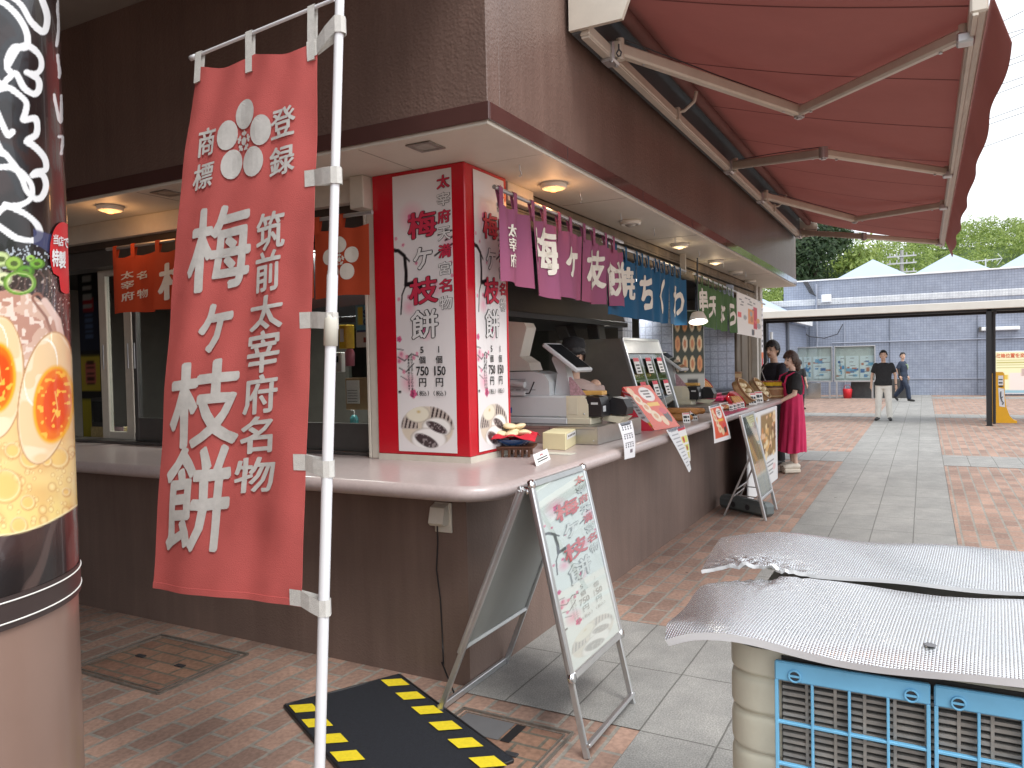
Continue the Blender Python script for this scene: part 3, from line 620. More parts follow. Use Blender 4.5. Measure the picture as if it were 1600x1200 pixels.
# notice boards
def ink_sheet(name, mats, fn, nu, nv, paint, parent=None, loc=None):
    """a printed sheet: fn(u,v) is its surface (v down), paint(U,V) returns ink colours"""
    mb = MB(); mb.grid(fn, nu, nv, 0, True)
    U, Vv = np.meshgrid(np.linspace(0, 1, nu+1), np.linspace(0, 1, nv+1)); mb.col = paint(U, Vv).reshape(-1, 3)
    for f in mb.f: f.reverse()
    return mb.build(name, mats, parent, loc)
M_print = print_mat('printed_paper', .5); M_printg = print_mat('printed_gloss', .25, .3)
lin = lambda r, g, b: np.array(srgb(r, g, b))
def blobs(U, Vv, lst, base):
    c = np.empty(U.shape+(3,)); c[:] = base
    for (x, y, rx, ry, col, *k) in lst:
        d = ((U-x)/rx)**2+((Vv-y)/ry)**2 if not k or k[0] == 'e' else np.maximum(abs(U-x)/rx, abs(Vv-y)/ry)**2
        a = np.clip((1.0-d)*(6 if not (len(k) > 1) else k[1]), 0, 1)[..., None]; c = c*(1-a)+np.array(col)*a
    return c
def flat_sheet(P0, PU, PV): P0, PU, PV = Vector(P0), Vector(PU), Vector(PV); return lambda u, v: P0+PU*u+PV*v
def notice(U, Vv, seed, base, accents):
    r = random.Random(seed); l = []
    for i in range(9):
        l.append((r.uniform(.1, .9), r.uniform(.1, .9), r.uniform(.08, .22), r.uniform(.03, .1), r.choice(accents), 'r'))
    for i in range(10): l.append((r.uniform(.2, .8), .1+i*.085, r.uniform(.1, .3), .008, (.25, .27, .3), 'r'))
    return blobs(U, Vv, l, base)
bd = thing('notice_case', 'long glazed notice case full of blue and white notices by the tiled wall', 'notice case', (-1.2, 28, 0))
for (x0, x1, lab) in ((-2.55, -1.05, 0), (-1.0, .42, 1)):
    z0, z1 = .62, 1.98
    m = MB(); m.box(x0, x1, 28.3, 28.34, z0, z1); m.build('back_panel', mat('pale_green_panel', (.62, .68, .66), .5), bd)
    m = MB(); m.box(x0, x0+.035, 28.2, 28.3, z0, z1, .004); m.box(x1-.035, x1, 28.2, 28.3, z0, z1, .004); m.box(x0+.035, x1-.035, 28.2, 28.3, z1-.035, z1-.001, .004); m.box(x0+.035, x1-.035, 28.2, 28.3, z0+.001, z0+.06, .004); m.build('frame', M_alu, bd)
    m = MB(); m.box(x0+.035, x1-.035, 28.215, 28.222, z0+.06, z1-.035); m.build('pane', glass_mat('case_glass', (.95, .98, .97), .10, .3) if lab == 0 else _M['case_glass'], bd)
    for j, (fx, fw) in enumerate(((.05, .22), (.31, .18), (.54, .41)) if lab == 0 else ((.05, .2), (.29, .31), (.63, .33))):
        xa = x0+fx*(x1-x0); wd = fw*(x1-x0)
        ink_sheet('notice', M_print, flat_sheet((xa, 28.28, 1.60), (wd, 0, 0), (0, 0, -.85)), 16, 30, lambda U, Vv: notice(U, Vv, 5+j+7*lab, lin(226, 238, 242), [lin(90, 150, 200), lin(120, 180, 215), lin(60, 110, 170), lin(190, 120, 90)]), bd)
    for x in (x0+.1, x1-.1):
        m = MB(); m.box(x-.03, x+.03, 28.1, 28.2, 0, z0, .004); m.build('leg', M_alu, bd)
m = MB(); m.box(-2.35, -1.45, 28.02, 28.05, .02, .6, .004); m.build('mirror_panel', mat('polished_panel', (.5, .5, .46), .12, .9, .05), bd)
t = thing('stone_planter', 'dark stone planter block behind the man in the black T-shirt', 'planter', (.2, 28.9, 0))
m = MB(); m.box(-.45, 1.5, 28.55, 29.3, 0, .68, .02); m.build('block', mat('dark_stone', (.05, .05, .05), .6, 0, .3, 8, bump=.3), t); m = MB(); m.box(-.4, 1.45, 28.6, 29.25, .68, .7); m.build('soil', M_black, t)
t = thing('fire_bucket', 'red bucket-like fire equipment standing beside the dark stone planter', 'bucket', (-.55, 28.4, 0))
m = MB(); m.lathe([(0, 0), (.14, 0), (.17, .34), (.15, .36), (.13, .36), (.11, .1), (0, .1)], (-.55, 28.35, 0), 20); m.tube([(-.68, 28.35, .36), (-.62, 28.35, .5), (-.48, 28.35, .5), (-.42, 28.35, .36)], .012, 6); m.build('bucket', mat('red_plastic', (.6, .02, .03), .35), t)
m = MB(); m.box(-.66, -.44, 28.25, 28.45, .0, .02); m.build('base', M_black, t)
# free-standing notice about bins
t = thing('notice_board', 'cream notice board with a red heading and pale map behind the yellow stand', 'notice board', (5, 30.2, 0)); m = MB()
x0, x1, z0, z1, y = 4.1, 6.1, .12, 1.62, 30.3
m.box(x0-.04, x1+.04, y, y+.04, z0-.04, z1+.04, .004); m.box(x0+.1, x0+.16, y+.04, y+.1, 0, z1); m.box(x1-.16, x1-.1, y+.04, y+.1, 0, z1); m.build('board', M_palel, t)
ink_sheet('sheet', M_print, flat_sheet((x0, y-.006, z1), (x1-x0, 0, 0), (0, 0, z0-z1)), 60, 60, lambda U, Vv: blobs(U, Vv, [(.5, .98, .5, .05, lin(150, 190, 205), 'r'), (.62, .72, .3, .22, lin(240, 222, 214), 'r'), (.68, .50, .17, .1, lin(200, 175, 165), 'r'), (.68, .52, .12, .04, lin(120, 100, 95)), (.2, .62, .12, .06, lin(225, 190, 80), 'r'), (.6, .75, .03, .05, lin(180, 160, 150), 'r')]+[(.5, .20+.06*i, .38, .013, lin(190, 180, 110), 'r') for i in range(4)], lin(238, 233, 190)), t)
m = MB()
for i, ch in enumerate('ゴミ箱位置を変更しました'): m.glyph(ch, onA(y-.012), x0+.1+(i+.5)*1.8/12, z1-.13, .135, .15, .02)
m.build('lettering', mat('orange_red_ink', (.65, .10, .03), .5), t)
# yellow stand
t = thing('yellow_stand', 'bright yellow curved stand with white panels behind the black post', 'stand', (3.62, 17.6, 0)); m = MB(); y = 17.45
pr = [(3.40, 0), (3.86, 0), (3.86, .05), (3.80, .07), (3.72, .16), (3.66, .35), (3.63, .60), (3.62, 1.12), (3.59, 1.16), (3.44, 1.16), (3.40, 1.12)]
m.prism([(x, y, z) for x, z in pr], (0, .3, 0)); m.build('body', mat('yellow_plastic', (.78, .40, .012), .35, 0, .06), t)
m = MB(); m.prism([(3.52, y-.006, .38), (3.63, y-.006, .36), (3.61, y-.006, .78), (3.50, y-.006, .8)], (0, .006, 0)); m.prism([(3.50, y-.006, .86), (3.60, y-.006, .86), (3.595, y-.006, 1.08), (3.50, y-.006, 1.08)], (0, .006, 0)); m.build('panel', M_palel, t)
m = MB(); m.tube([(3.55, y-.012, .72), (3.545, y-.012, .6), (3.57, y-.012, .5), (3.60, y-.012, .46), (3.58, y-.012, .42)], .012, 6); m.tube([(3.54, y-.012, .56), (3.59, y-.012, .6)], .01, 6); m.build('emblem', M_dkblue, t)
m = MB(); m.box(3.51, 3.59, y-.012, y-.006, .82, .85); m.box(3.51, 3.585, y-.012, y-.006, .90, .93); m.box(3.51, 3.585, y-.012, y-.006, .98, 1.0); m.build('slot', M_darkmetal, t)
m = MB(); m.lathe([(0, 0), (.012, 0)], (3.43, y-.003, .42), 10, axis=(0, -1, 0)); m.build('knob', M_black, t)
# ---- hill, trees, pole, aerial, power lines
def leafmat(name, c1, c2, c3):
    def f(t, p, N, L):
        oi = N('NewGeometry'); n = N('TexNoise'); n.inputs['Scale'].default_value = .35; n.inputs['Detail'].default_value = 4; tc = N('TexCoord'); L(tc.outputs['Object'], n.inputs['Vector'])
        ad_ = N('Math', operation='MULTIPLY_ADD'); ad_.inputs[1].default_value = .5; L(oi.outputs['Random Per Island'], ad_.inputs[0]); ad2 = N('Math', operation='MULTIPLY'); ad2.inputs[1].default_value = .75; L(n.outputs[0], ad2.inputs[0]); L(ad2.outputs[0], ad_.inputs[2])
        r = N('ValToRGB'); r.color_ramp.elements[0].position = .2; r.color_ramp.elements[0].color = (*c1, 1); r.color_ramp.elements[1].position = .85; r.color_ramp.elements[1].color = (*c3, 1); e = r.color_ramp.elements.new(.5); e.color = (*c2, 1)
        L(ad_.outputs[0], r.inputs[0]); L(r.outputs[0], p.inputs['Base Color']); p.inputs['Roughness'].default_value = .55
        tr = N('BsdfTranslucent'); L(r.outputs[0], tr.inputs[0]); mx = N('MixShader'); mx.inputs[0].default_value = .4
        L(p.outputs[0], mx.inputs[1]); L(tr.outputs[0], mx.inputs[2]); L(mx.outputs[0], t.nodes['Material Output'].inputs[0])
    return node_mat(name, f)
M_bamboo = leafmat('bamboo_leaf', (.10, .165, .035), (.21, .30, .07), (.36, .45, .13)); M_conif = leafmat('evergreen_leaf', (.016, .035, .014), (.028, .06, .022), (.055, .095, .032))
M_trunk = mat('bark', (.09, .07, .05), .8, 0, .3, 8)
def leaves(mb, c, rad, n, size, g, squash=1., up=.0, hollow=.35):
    for _ in range(n):
        while True:
            d = V(g.gauss(0, 1), g.gauss(0, 1), g.gauss(0, 1))
            if d.length > .1: break
        d.normalize(); r_ = rad*(hollow+(1-hollow)*g.random()**.5); p = Vector(c)+V(d.x*r_, d.y*r_, d.z*r_*squash)
        nrm = (d+V(g.gauss(0, .42), g.gauss(0, .42), g.gauss(0, .42)+up)).normalized(); a = nrm.orthogonal().normalized(); b = nrm.cross(a); q = g.uniform(0, 6.28)
        a, b = a*math.cos(q)+b*math.sin(q), b*math.cos(q)-a*math.sin(q); s_ = size*g.uniform(.6, 1.4)
        mb.add([p+a*s_, p+b*s_*.35+nrm*s_*.1, p-a*s_, p-b*s_*.35-nrm*s_*.05], [(0, 1, 2, 3)])
def hill_h(x, y):
    t = max(0, min(1, (y-52)/45)); return t*t*(3-2*t)*(12.0+.10*(x-0)+1.0*math.sin(x*.13)+.8*math.sin(x*.31+1))
m = MB(); m.grid(lambda u, v: V(-60+150*u, 50+90*v, hill_h(-60+150*u, 50+90*v)-.15), 60, 40); tag(m.build('hill', mat('hill_ground', (.06, .10, .025), .9, 0, .3, .3)), kind='structure')
g_ = random.Random(3); m = MB()
for k in range(430):
    y = 57+43*(k/430)+g_.uniform(-1.5, 1.5); x = g_.uniform(-19, 22)+(y-56)*.1; h = hill_h(x, y)
    rad = g_.uniform(.9, 1.7); cz = h+g_.uniform(.4, 1.9)
    leaves(m, (x, y, cz), rad, 190, .16, g_, .9, .35, .72)
    for j in range(2):
        a = g_.uniform(0, 6.28); leaves(m, (x+math.cos(a)*rad*.7, y+math.sin(a)*rad*.7, cz+rad*g_.uniform(.4, .8)), rad*.5, 45, .14, g_, 1.0, .3, .6)
tag(m.build('bamboo_grove', M_bamboo), 'light green bamboo grove covering the hill behind the tiled building', 'grove', kind='stuff')
def tree(name, label, base, h, rad, n, size, mt, g, group=None):
    t = thing(name, label, 'tree', base, group); b = Vector(base)
    m = MB(); m.tube([b-V(0, 0, .3), b+V(.05*h*.1, 0, h*.4), b+V(0, 0, h*.85)], [h*.03, h*.022, h*.006], 8)
    for k in range(6):
        a = k*1.05+g.random(); z = h*(.3+.09*k); m.tube([b+V(0, 0, z), b+V(math.cos(a)*rad*.5, math.sin(a)*rad*.5, z+h*.1)], [h*.01, h*.004], 6)
    m.build('trunk', M_trunk, t); m = MB()
    for k in range(26):
        f = g.random(); a = g.uniform(0, 6.28); rr = rad*(1-.55*f)*g.uniform(.3, .85)
        leaves(m, b+V(math.cos(a)*rr, math.sin(a)*rr, h*(.25+.7*f)), rad*g.uniform(.3, .5), n//26, size, g, .8, .3)
    m.build('crown', mt, t)
c = ay(1283, 425, 44); tree('evergreen_tree', 'dark evergreen tree rising just past the end of the shop roof', (c.x-.3, 44, 0), 9.6, 3.0, 13000, .15, M_conif, random.Random(9))
c = ay(1345, 425, 50); tree('evergreen_tree', 'smaller dark green tree behind the first pyramid roof light', (c.x+.3, 54, 0), 8.3, 2.0, 5000, .16, M_bamboo, random.Random(12))
c = ay(1330, 400, 62); tree('round_tree', 'mid green leafy tree at the foot of the hill', (c.x, 60, 1), 9.5, 3.2, 7000, .2, M_bamboo, random.Random(15))
t = thing('utility_pole', 'grey utility pole with crossarms between the pyramid roof lights', 'utility pole', tuple(ay(1409, 437, 46))); x = ay(1409, 420, 46).x; zt = ay(1409, 391, 46).z
m = MB(); m.tube([(x, 46, 0), (x, 46, zt)], [.14, .1], 10); m.build('pole', mat('grey_concrete', (.3, .3, .29), .7), t)
for dz in (.35, .75, 1.25):
    m = MB(); m.box(x-.75, x+.75, 45.86, 45.94, zt-dz-.04, zt-dz+.04)
    for k in (-.6, -.25, .25, .6): m.tube([(x+k, 45.9, zt-dz+.04), (x+k, 45.9, zt-dz+.2)], .04, 6)
    m.build('crossarm', mat('pale_metal', (.45, .46, .46), .5, .3), t)
t = thing('television_aerial', 'television aerial on a short mast above the tiled parapet', 'aerial', tuple(ay(1540, 428, 34))); p = ay(1540, 408, 34)
m = MB(); m.tube([(p.x, 34, 4.5), (p.x, 34, p.z+.1)], .03, 6); m.build('mast', M_alu, t); m = MB(); m.tube([(p.x-1.0, 34, p.z), (p.x+.55, 34, p.z+.06)], .02, 6)
for k in range(9): xx = p.x-.95+k*.17; m.tube([(xx, 33.75, p.z+.0), (xx, 34.25, p.z+.0)], .012, 5)
m.tube([(p.x+.4, 34, p.z-.2), (p.x+.58, 34, p.z+.06), (p.x+.42, 34, p.z+.28)], .012, 5); m.build('rod_array', M_alu, t)
M_wire = mat('power_wire', (.18, .19, .2), .6)
for i, (yl, yr) in enumerate(((30, 6), (52, 44), (62, 40), (95, 80), (103, 90), (128, 116), (140, 126), (175, 162), (184, 172), (216, 203))):
    a = ay(1535, yl+ (yl-yr)*.5+8, 70); b = ay(1640, yr-10, 62); d = b-a
    m = MB(); m.tube([a-d*6+V(0, 0, -1.0), a, (a+b)/2, b, b+d*4], .03, 5); o = m.build('power_line', M_wire, None, loc=tuple(a)); tag(o, 'thin overhead power line crossing the pale sky beside the awning', 'power line', 'overhead power lines in the sky')
# ================================================================ RED BANNER ON A POLE
M_flag = mat('faded_red_cloth', (.60, .125, .115), .8, 0, .16, 2.5, bump=.25, bscale=350, trans=.15)
M_flagw = mat('worn_white_print', (.56, .55, .53), .85, 0, .12, 30)
M_pole = mat('white_pole', (.78, .79, .82), .3, 0, .03)
M_strap = mat('white_webbing', (.62, .61, .58), .8, 0, .12, 60, bump=.3, bscale=400)
fl = thing('banner_flag', 'faded red upright banner with plum crest and white brush lettering on a white pole', 'banner', (.33, -1.43, 0))
PT = V(.410, -1.288, 2.80); PB = V(.345, -1.405, .40); PZ = PB+(PB-PT)*(.40/2.4)
Q = {'tl': ad(310, 105, 2.63), 'tr': ad(495, 64, 2.45), 'br': ad(475, 946, 2.45), 'bl': ad(231, 921, 2.66)}
def flagS(u, v, off=0.):
    p = (Q['tl']*(1-u)+Q['tr']*u)*(1-v)+(Q['bl']*(1-u)+Q['br']*u)*v
    n = V(.15, -.98, .05)
    wv = .010*math.sin(3.1*u+5*v)+.012*math.sin(9*u-2.2*v+1)*(.25+v)*(1-u*.6)+.004*math.sin(23*u+9*v)*(1-v*.6)
    n0 = .035*(1-v)*math.sin(math.pi*u)*-0
    sag = -.022*math.sin(math.pi*((u*2) % 1))*max(0, 1-v*14)       # cloth dips between the top tabs
    bow = .05*math.sin(math.pi*v)*(1-u)*-.35
    return p+n*(wv+off+.006*noise.noise(V(u*5, v*9, 0)))+V(bow, 0, sag)
m = MB(); m.slab(lambda u, v: flagS(u, v), 60, 190, -.002); m.slab(lambda u, v: flagS(u, .988+.012*v, .002), 60, 2, -.002); cl = m.build('cloth', M_flag, fl)
_q = [(310, 105), (495, 64), (475, 946), (231, 921)]
def px2uv(x, y):
    u = v = .5
    for _ in range(12):
        f = lambda u, v: ((_q[0][0]*(1-u)+_q[1][0]*u)*(1-v)+(_q[3][0]*(1-u)+_q[2][0]*u)*v, (_q[0][1]*(1-u)+_q[1][1]*u)*(1-v)+(_q[3][1]*(1-u)+_q[2][1]*u)*v)
        a = f(u, v); e = 1e-4; b = f(u+e, v); c = f(u, v+e)
        j = ((b[0]-a[0])/e, (c[0]-a[0])/e, (b[1]-a[1])/e, (c[1]-a[1])/e); d = j[0]*j[3]-j[1]*j[2]; dx, dy = x-a[0], y-a[1]
        u += (j[3]*dx-j[1]*dy)/d; v += (-j[2]*dx+j[0]*dy)/d
    return u, v
FW_, FH_ = .55, 1.80
def flag_fn(x, y): return flagS(x/FW_, 1-y/FH_, .004)
m = MB()
def fw(v): return 185+(244-185)*v
def fh(u): return 816+(882-816)*u
for ch, x, y, wd, ht, bd_ in (('登', 447, 191, 35, 45, .02), ('録', 445, 250, 36, 44, .02), ('商', 332, 222, 25, 43, .02), ('標', 328, 275, 31, 40, .02), ('梅', 353, 386, 83, 128, .022), ('ヶ', 345, 510, 44, 72, .035),
        ('枝', 326, 629, 100, 132, .024), ('餅', 312, 779, 98, 162, .022), ('筑', 427, 359, 42, 58, .02), ('前', 422, 422, 37, 62, .02), ('太', 419, 487, 50, 52, .025), ('宰', 414, 548, 49, 65, .02),
        ('府', 410, 615, 50, 60, .02), ('名', 404, 679, 49, 56, .025), ('物', 402, 742, 62, 54, .02)):
    u, v = px2uv(x, y); m.glyph(ch, flag_fn, u*FW_, (1-v)*FH_, wd/fw(v)*FW_, ht/fh(u)*FH_, bd_, slant=.10, maxlen=.03, brush=.02)
m.build('lettering', M_flagw, cl)
m = MB(); u, v = px2uv(388, 220); fr = 63/fh(u)*FH_; blossom(m, flag_fn, u*FW_, (1-v)*FH_, fr, gap=.66, pr=.37, maxlen=.03, sq=.86); heart(m, flag_fn, u*FW_, (1-v)*FH_, fr, sq=.86); m.build('crest', M_flagw, cl)
m = MB(); m.tube([PZ, PB+(PT-PB)*.62], .0175, 14); a = PB+(PT-PB)*.62; d = (PT-PB).normalized(); m.tube([a-d*.0, PT+d*.12], .0145, 14); m.build('pole', M_pole, fl)
m = MB(); a = ad(511, 517, 2.44); a = PB+d*((a-PB).dot(d)); m.lathe([(.016, -.05), (.022, -.048), (.0225, .03), (.019, .05), (.0145, .052)], a, 20, axis=d); m.build('pole_joint', mat('ivory_collar', (.66, .64, .56), .45), fl)
cb0 = ad(301, 90, 2.655); cb1 = ad(522, -1, 2.43); cbd = (cb1-cb0)
m = MB(); m.tube([cb0, cb1], .006, 10); m.lathe([(0, -.012), (.009, -.01), (.009, .012), (.006, .014)], cb0, 12, axis=cbd); m.build('crossbar', M_pole, fl)
for k, t_ in ((0, .06), (1, .43), (2, .86)):
    c = cb0+cbd*t_; u = (0.03, .47, .965)[k]; e = flagS(u, .02); hw = cbd.normalized()*.014
    m = MB(); m.add([c-hw+V(0, -.008, .007), c+hw+V(0, -.008, .007), e+hw+V(0, -.008, -.02), e-hw+V(0, -.008, -.02), c-hw+V(0, .008, .007), c+hw+V(0, .008, .007), e+hw+V(0, .006, -.02), e-hw+V(0, .006, -.02)],
        [(3, 2, 1, 0), (4, 5, 6, 7), (0, 1, 5, 4), (2, 3, 7, 6)]); m.build('tab', M_strap, fl)
for k, (yp, dy) in enumerate(((45, 3), (277, 3), (500, 4), (722, 14), (938, 10))):
    v = (yp-64)/882; v = max(.01, min(.985, v)); a0 = flagS(.93, v, .004)+V(0, 0, .0); a1 = flagS(1, v, .004); s_ = ad(510, yp, 2.44); pc = PB+d*((s_-PB).dot(d)); h = V(0, 0, .026)
    side = (pc-a1); side.normalize(); sag = V(0, 0, -dy*.0012)
    ring = [a0, a1, (a1+pc)/2+V(0, -.014, 0)+sag*.4, pc+V(0, -.021, 0)+sag, pc+V(.018, -.012, 0)+sag, pc+V(.022, .004, 0)+sag, pc+V(.012, .02, 0)+sag, (a1+pc)/2+V(0, .012, 0)+sag*.4, a1+V(0, .006, 0)]
    m = MB(); vs = [p+h for p in ring]+[p-h for p in ring]; n = len(ring); m.add(vs, [(i+n, i+1+n, i+1, i) for i in range(n-1)], 0); m.build('strap', M_strap, fl)

# ================================================================ ROUND PILLAR AND RAMEN BANNER
PC = V(.236, -2.466); PR = .32
M_pillar = mat('brown_enamel_pillar', (.27, .175, .140), .30, .15, .1, 2, coat=.2)
t = thing('round_pillar', 'glossy brown round pillar holding up the porch, wrapped by a ramen banner', 'pillar', (PC.x, PC.y, 0))
m = MB(); m.lathe([(PR, 0), (PR, 3.96)], (PC.x, PC.y, 0), 96); m.build('shaft', M_pillar, t); m = MB(); m.lathe([(PR+.003, 0), (PR+.012, .0), (PR+.012, .06), (PR+.001, .064)], (PC.x, PC.y, 0), 64); m.build('skirting', M_trim, t)
rb = thing('ramen_banner', 'printed vinyl ramen banner with white brush letters and halved eggs, wrapped round the pillar', 'banner', (PC.x, PC.y, 1.2))
ZB0 = 1.138
def cyl(th, z, off=0.): return V(PC.x+(PR+.004+off)*math.cos(th), PC.y+(PR+.004+off)*math.sin(th), z)
cdir = Vector((CAM.x-PC.x, CAM.y-PC.y)); th0 = math.atan2(cdir.y, cdir.x)      # towards the camera
def sd_seg(X, Y, pts, closed=False):
    D_ = np.full(X.shape, 1e9); P_ = list(pts)+([pts[0]] if closed else [])
    for (ax_, ay_), (bx, by) in zip(P_, P_[1:]):
        dx, dy = bx-ax_, by-ay_; tt = np.clip(((X-ax_)*dx+(Y-ay_)*dy)/(dx*dx+dy*dy+1e-9), 0, 1); D_ = np.minimum(D_, np.hypot(X-ax_-tt*dx, Y-ay_-tt*dy))
    return D_
def smooth_line(pts, k=6):
    o = []; n = len(pts)
    for i in range(n-1):
        p0, p1, p2, p3 = [np.array(pts[max(0, min(n-1, j))], float) for j in (i-1, i, i+1, i+2)]
        for q in range(k):
            t = q/k; o.append(tuple(.5*((2*p1)+(-p0+p2)*t+(2*p0-5*p1+4*p2-p3)*t*t+(-p0+3*p1-3*p2+p3)*t**3)))
    o.append(tuple(pts[-1])); return o
def np_noise(X, Y, s, seed=0):
    r = np.random.RandomState(seed); g = r.rand(64, 64); x = X/s; y = Y/s; xi = np.floor(x).astype(int); yi = np.floor(y).astype(int); fx = x-xi; fy = y-yi
    fx = fx*fx*(3-2*fx); fy = fy*fy*(3-2*fy); G = lambda a, b: g[a % 64, b % 64]
    return (G(xi, yi)*(1-fx)+G(xi+1, yi)*fx)*(1-fy)+(G(xi, yi+1)*(1-fx)+G(xi+1, yi+1)*fx)*fy
def ramen_paint(X, Y):
    """ink colours at the banner's points, laid out in the banner's own flat drawing (X across, Y down)"""
    c = np.empty(X.shape+(3,)); n1 = np_noise(X, Y, 22, 1); n2 = np_noise(X, Y, 6, 2); n3 = np_noise(X, Y, 60, 3); n4 = np_noise(X, Y, 2.6, 4)
    def lay(a, col): nonlocal c; a = np.clip(a, 0, 1)[..., None]; c = c*(1-a)+np.array(col)*a
    def inside(cx, cy, rx, ry, rot=0., k=12):
        co, si = math.cos(rot), math.sin(rot); x = (X-cx)*co+(Y-cy)*si; y = -(X-cx)*si+(Y-cy)*co; d = np.sqrt((x/rx)**2+(y/ry)**2); return (1-d)*k*min(rx, ry)/12
    c[:] = lin(24, 20, 21); lay((n3-.35)*1.3, lin(58, 40, 38)); lay((X-70)/40*.5*(Y < 360), lin(66, 45, 44)); lay(np.clip((np.sin((X*.5+Y)*.045)-.86)*4, 0, .6), lin(14, 14, 16))
    lay((86-abs(X-90)*9)/60*.0, lin(0, 0, 0))
    # brush letters: thick white outlines round dark strokes
    S = lambda L: [(x/2.667, y/2.667) for x, y in L]
    st = [[(40, -20), (90, 22), (128, 88), (172, 130), (192, 118), (196, 62), (172, -10)], [(-30, -6), (22, 16), (78, 72), (112, 140), (108, 196), (60, 196), (32, 240), (28, 280), (44, 300)], [(32, 275), (72, 206), (118, 192), (165, 232), (172, 280), (150, 306), (110, 300)],
          [(110, 300), (158, 330), (162, 372), (140, 392), (100, 366), (66, 306), (30, 330), (10, 352), (-20, 330)], [(-20, 380), (30, 366), (64, 384), (108, 424), (106, 466), (98, 500), (148, 496), (152, 556), (120, 580), (112, 590)], [(112, 590), (150, 616), (186, 660), (190, 706), (152, 716), (136, 730)], [(136, 730), (176, 728), (192, 772), (176, 818), (148, 828), (112, 796), (90, 740), (60, 690), (20, 640), (-20, 630)],
          [(-20, 700), (40, 696), (90, 720), (130, 770), (128, 826), (80, 856), (20, 862), (-20, 900)], [(20, 852), (60, 868), (118, 900), (158, 944), (164, 984), (130, 1002), (70, 992), (20, 960), (-20, 930)], [(-10, 470), (30, 560), (52, 550)], [(-30, 560), (10, 640)]]
    for L in st: lay((6.2-sd_seg(X, Y, smooth_line(S(L))))*1.2*(Y < 395), lin(14, 14, 16))
    for L in st[:7]: lay((18-sd_seg(X, Y, smooth_line(S(L))))*.25*(X < 45)*(Y < 380), lin(38, 40, 44))
    for L in st: lay((4.4+1.6*n1-sd_seg(X, Y, smooth_line(S(L))))*1.1, lin(236, 238, 240))
    for L in [[(246, -10), (240, 40), (246, 100), (236, 190)], [(240, 232), (248, 300), (246, 322)], [(226, 396), (240, 470), (254, 506), (256, 400)], [(246, 570), (262, 575), (256, 640)]]: lay((2.3+1.2*n2-sd_seg(X, Y, smooth_line(S(L))))*1.2, lin(225, 226, 228))
    # bowl
    top = Y > 345+(70-X)*-.25; a = np.clip((Y-(352+.32*(X-40)))/3, 0, 1)*(Y > 330); lay(a*(X > 52)*.9, lin(66, 72, 108)); b_ = np.clip((Y-(378+.012*(X-40)**2))/3, 0, 1); lay(b_, lin(34, 28, 30)); lay(b_*(n4 > .72)*(Y < 440), lin(180, 190, 200))
    body = np.clip((Y-418)/6, 0, 1); lay(body, lin(58, 42, 40)); lay(body*np.clip((np.sin(X*.5+n1*9+Y*.12)-.45)*2, 0, 1), lin(96, 72, 68)); lay(body*np.clip((n4-.78)*6, 0, 1), lin(190, 170, 160))
    for cx, cy, rx, ry, col in ((2, 405, 16, 13, (196, 214, 150)), (22, 412, 15, 12, (150, 188, 80)), (-12, 430, 18, 16, (230, 234, 200)), (40, 424, 15, 10, (92, 150, 40)), (58, 412, 13, 9, (120, 176, 60)), (6, 436, 14, 12, (220, 226, 180)), (48, 404, 8, 6, (160, 205, 90)), (-30, 410, 20, 20, (170, 200, 110))):
        lay(inside(cx, cy, rx, ry), lin(*[q*.72 for q in col])); lay(inside(cx-1, cy-1, rx*.8, ry*.8), lin(*col)); lay(inside(cx, cy, rx*.45, ry*.4), lin(80, 96, 44))
    pork = np.maximum(inside(20, 515, 66, 62, .3), inside(62, 520, 30, 66, -.42)); lay(pork, lin(214, 178, 158)); lay(pork*np.clip((n1-.45)*2.4, 0, 1), lin(188, 140, 122)); lay(pork*np.clip((n2-.62)*3, 0, .8), lin(236, 214, 200)); lay((3-abs(sd_seg(X, Y, [(58, 466), (78, 492), (92, 530), (98, 580)])-7))*.6, lin(150, 104, 88)); lay((6-sd_seg(X, Y, [(70, 470), (90, 500), (100, 545), (106, 600)]))*.5, lin(226, 196, 184))
    lay(.9-abs(inside(31, 442, 23, 17)-.0)*.9, lin(88, 132, 44)); lay(2.2-abs(np.hypot((X-31)/23, (Y-442)/17)-1)*14, lin(106, 150, 52)); lay((1.2-abs(np.hypot((X-31)/23, (Y-442)/17)-.88)*14), lin(176, 204, 120))
    br = np.clip((Y-(585-.0*X))/18, 0, 1); lay(br, lin(236, 200, 140)); lay(br*np.clip((n3-.35)*1.8, 0, 1), lin(246, 218, 150)); lay(br*np.clip((Y-700)/160, 0, .6), lin(247, 222, 134)); lay(br*np.clip((n1-.6)*2, 0, .6), lin(222, 170, 104))
    r = random.Random(8)
    for _ in range(120):
        cx, cy, q = r.uniform(-40, 125), r.uniform(690, 838), r.choice((2, 2.5, 3, 4, 6)); dd = np.hypot((X-cx), (Y-cy)*.9)/q; lay((1.1-abs(dd-1)*3.5)*.5, lin(200, 140, 84)); lay((1-dd)*2*.4, lin(250, 230, 170))
    for cx, cy, q in ((48, 716, 17), (8, 760, 26), (44, 786, 11), (20, 705, 12), (92, 716, 16), (30, 822, 13), (74, 722, 7), (104, 770, 6)): dd = np.hypot((X-cx), (Y-cy))/q; lay((1-dd)*5*.45, lin(240, 200, 120)); lay((1.1-abs(dd-1)*q*.45)*.7, lin(206, 150, 88)); lay((1-abs(np.hypot(X-cx+1, Y-cy+2)/q-.9)*q*.5)*.5, lin(254, 240, 196))
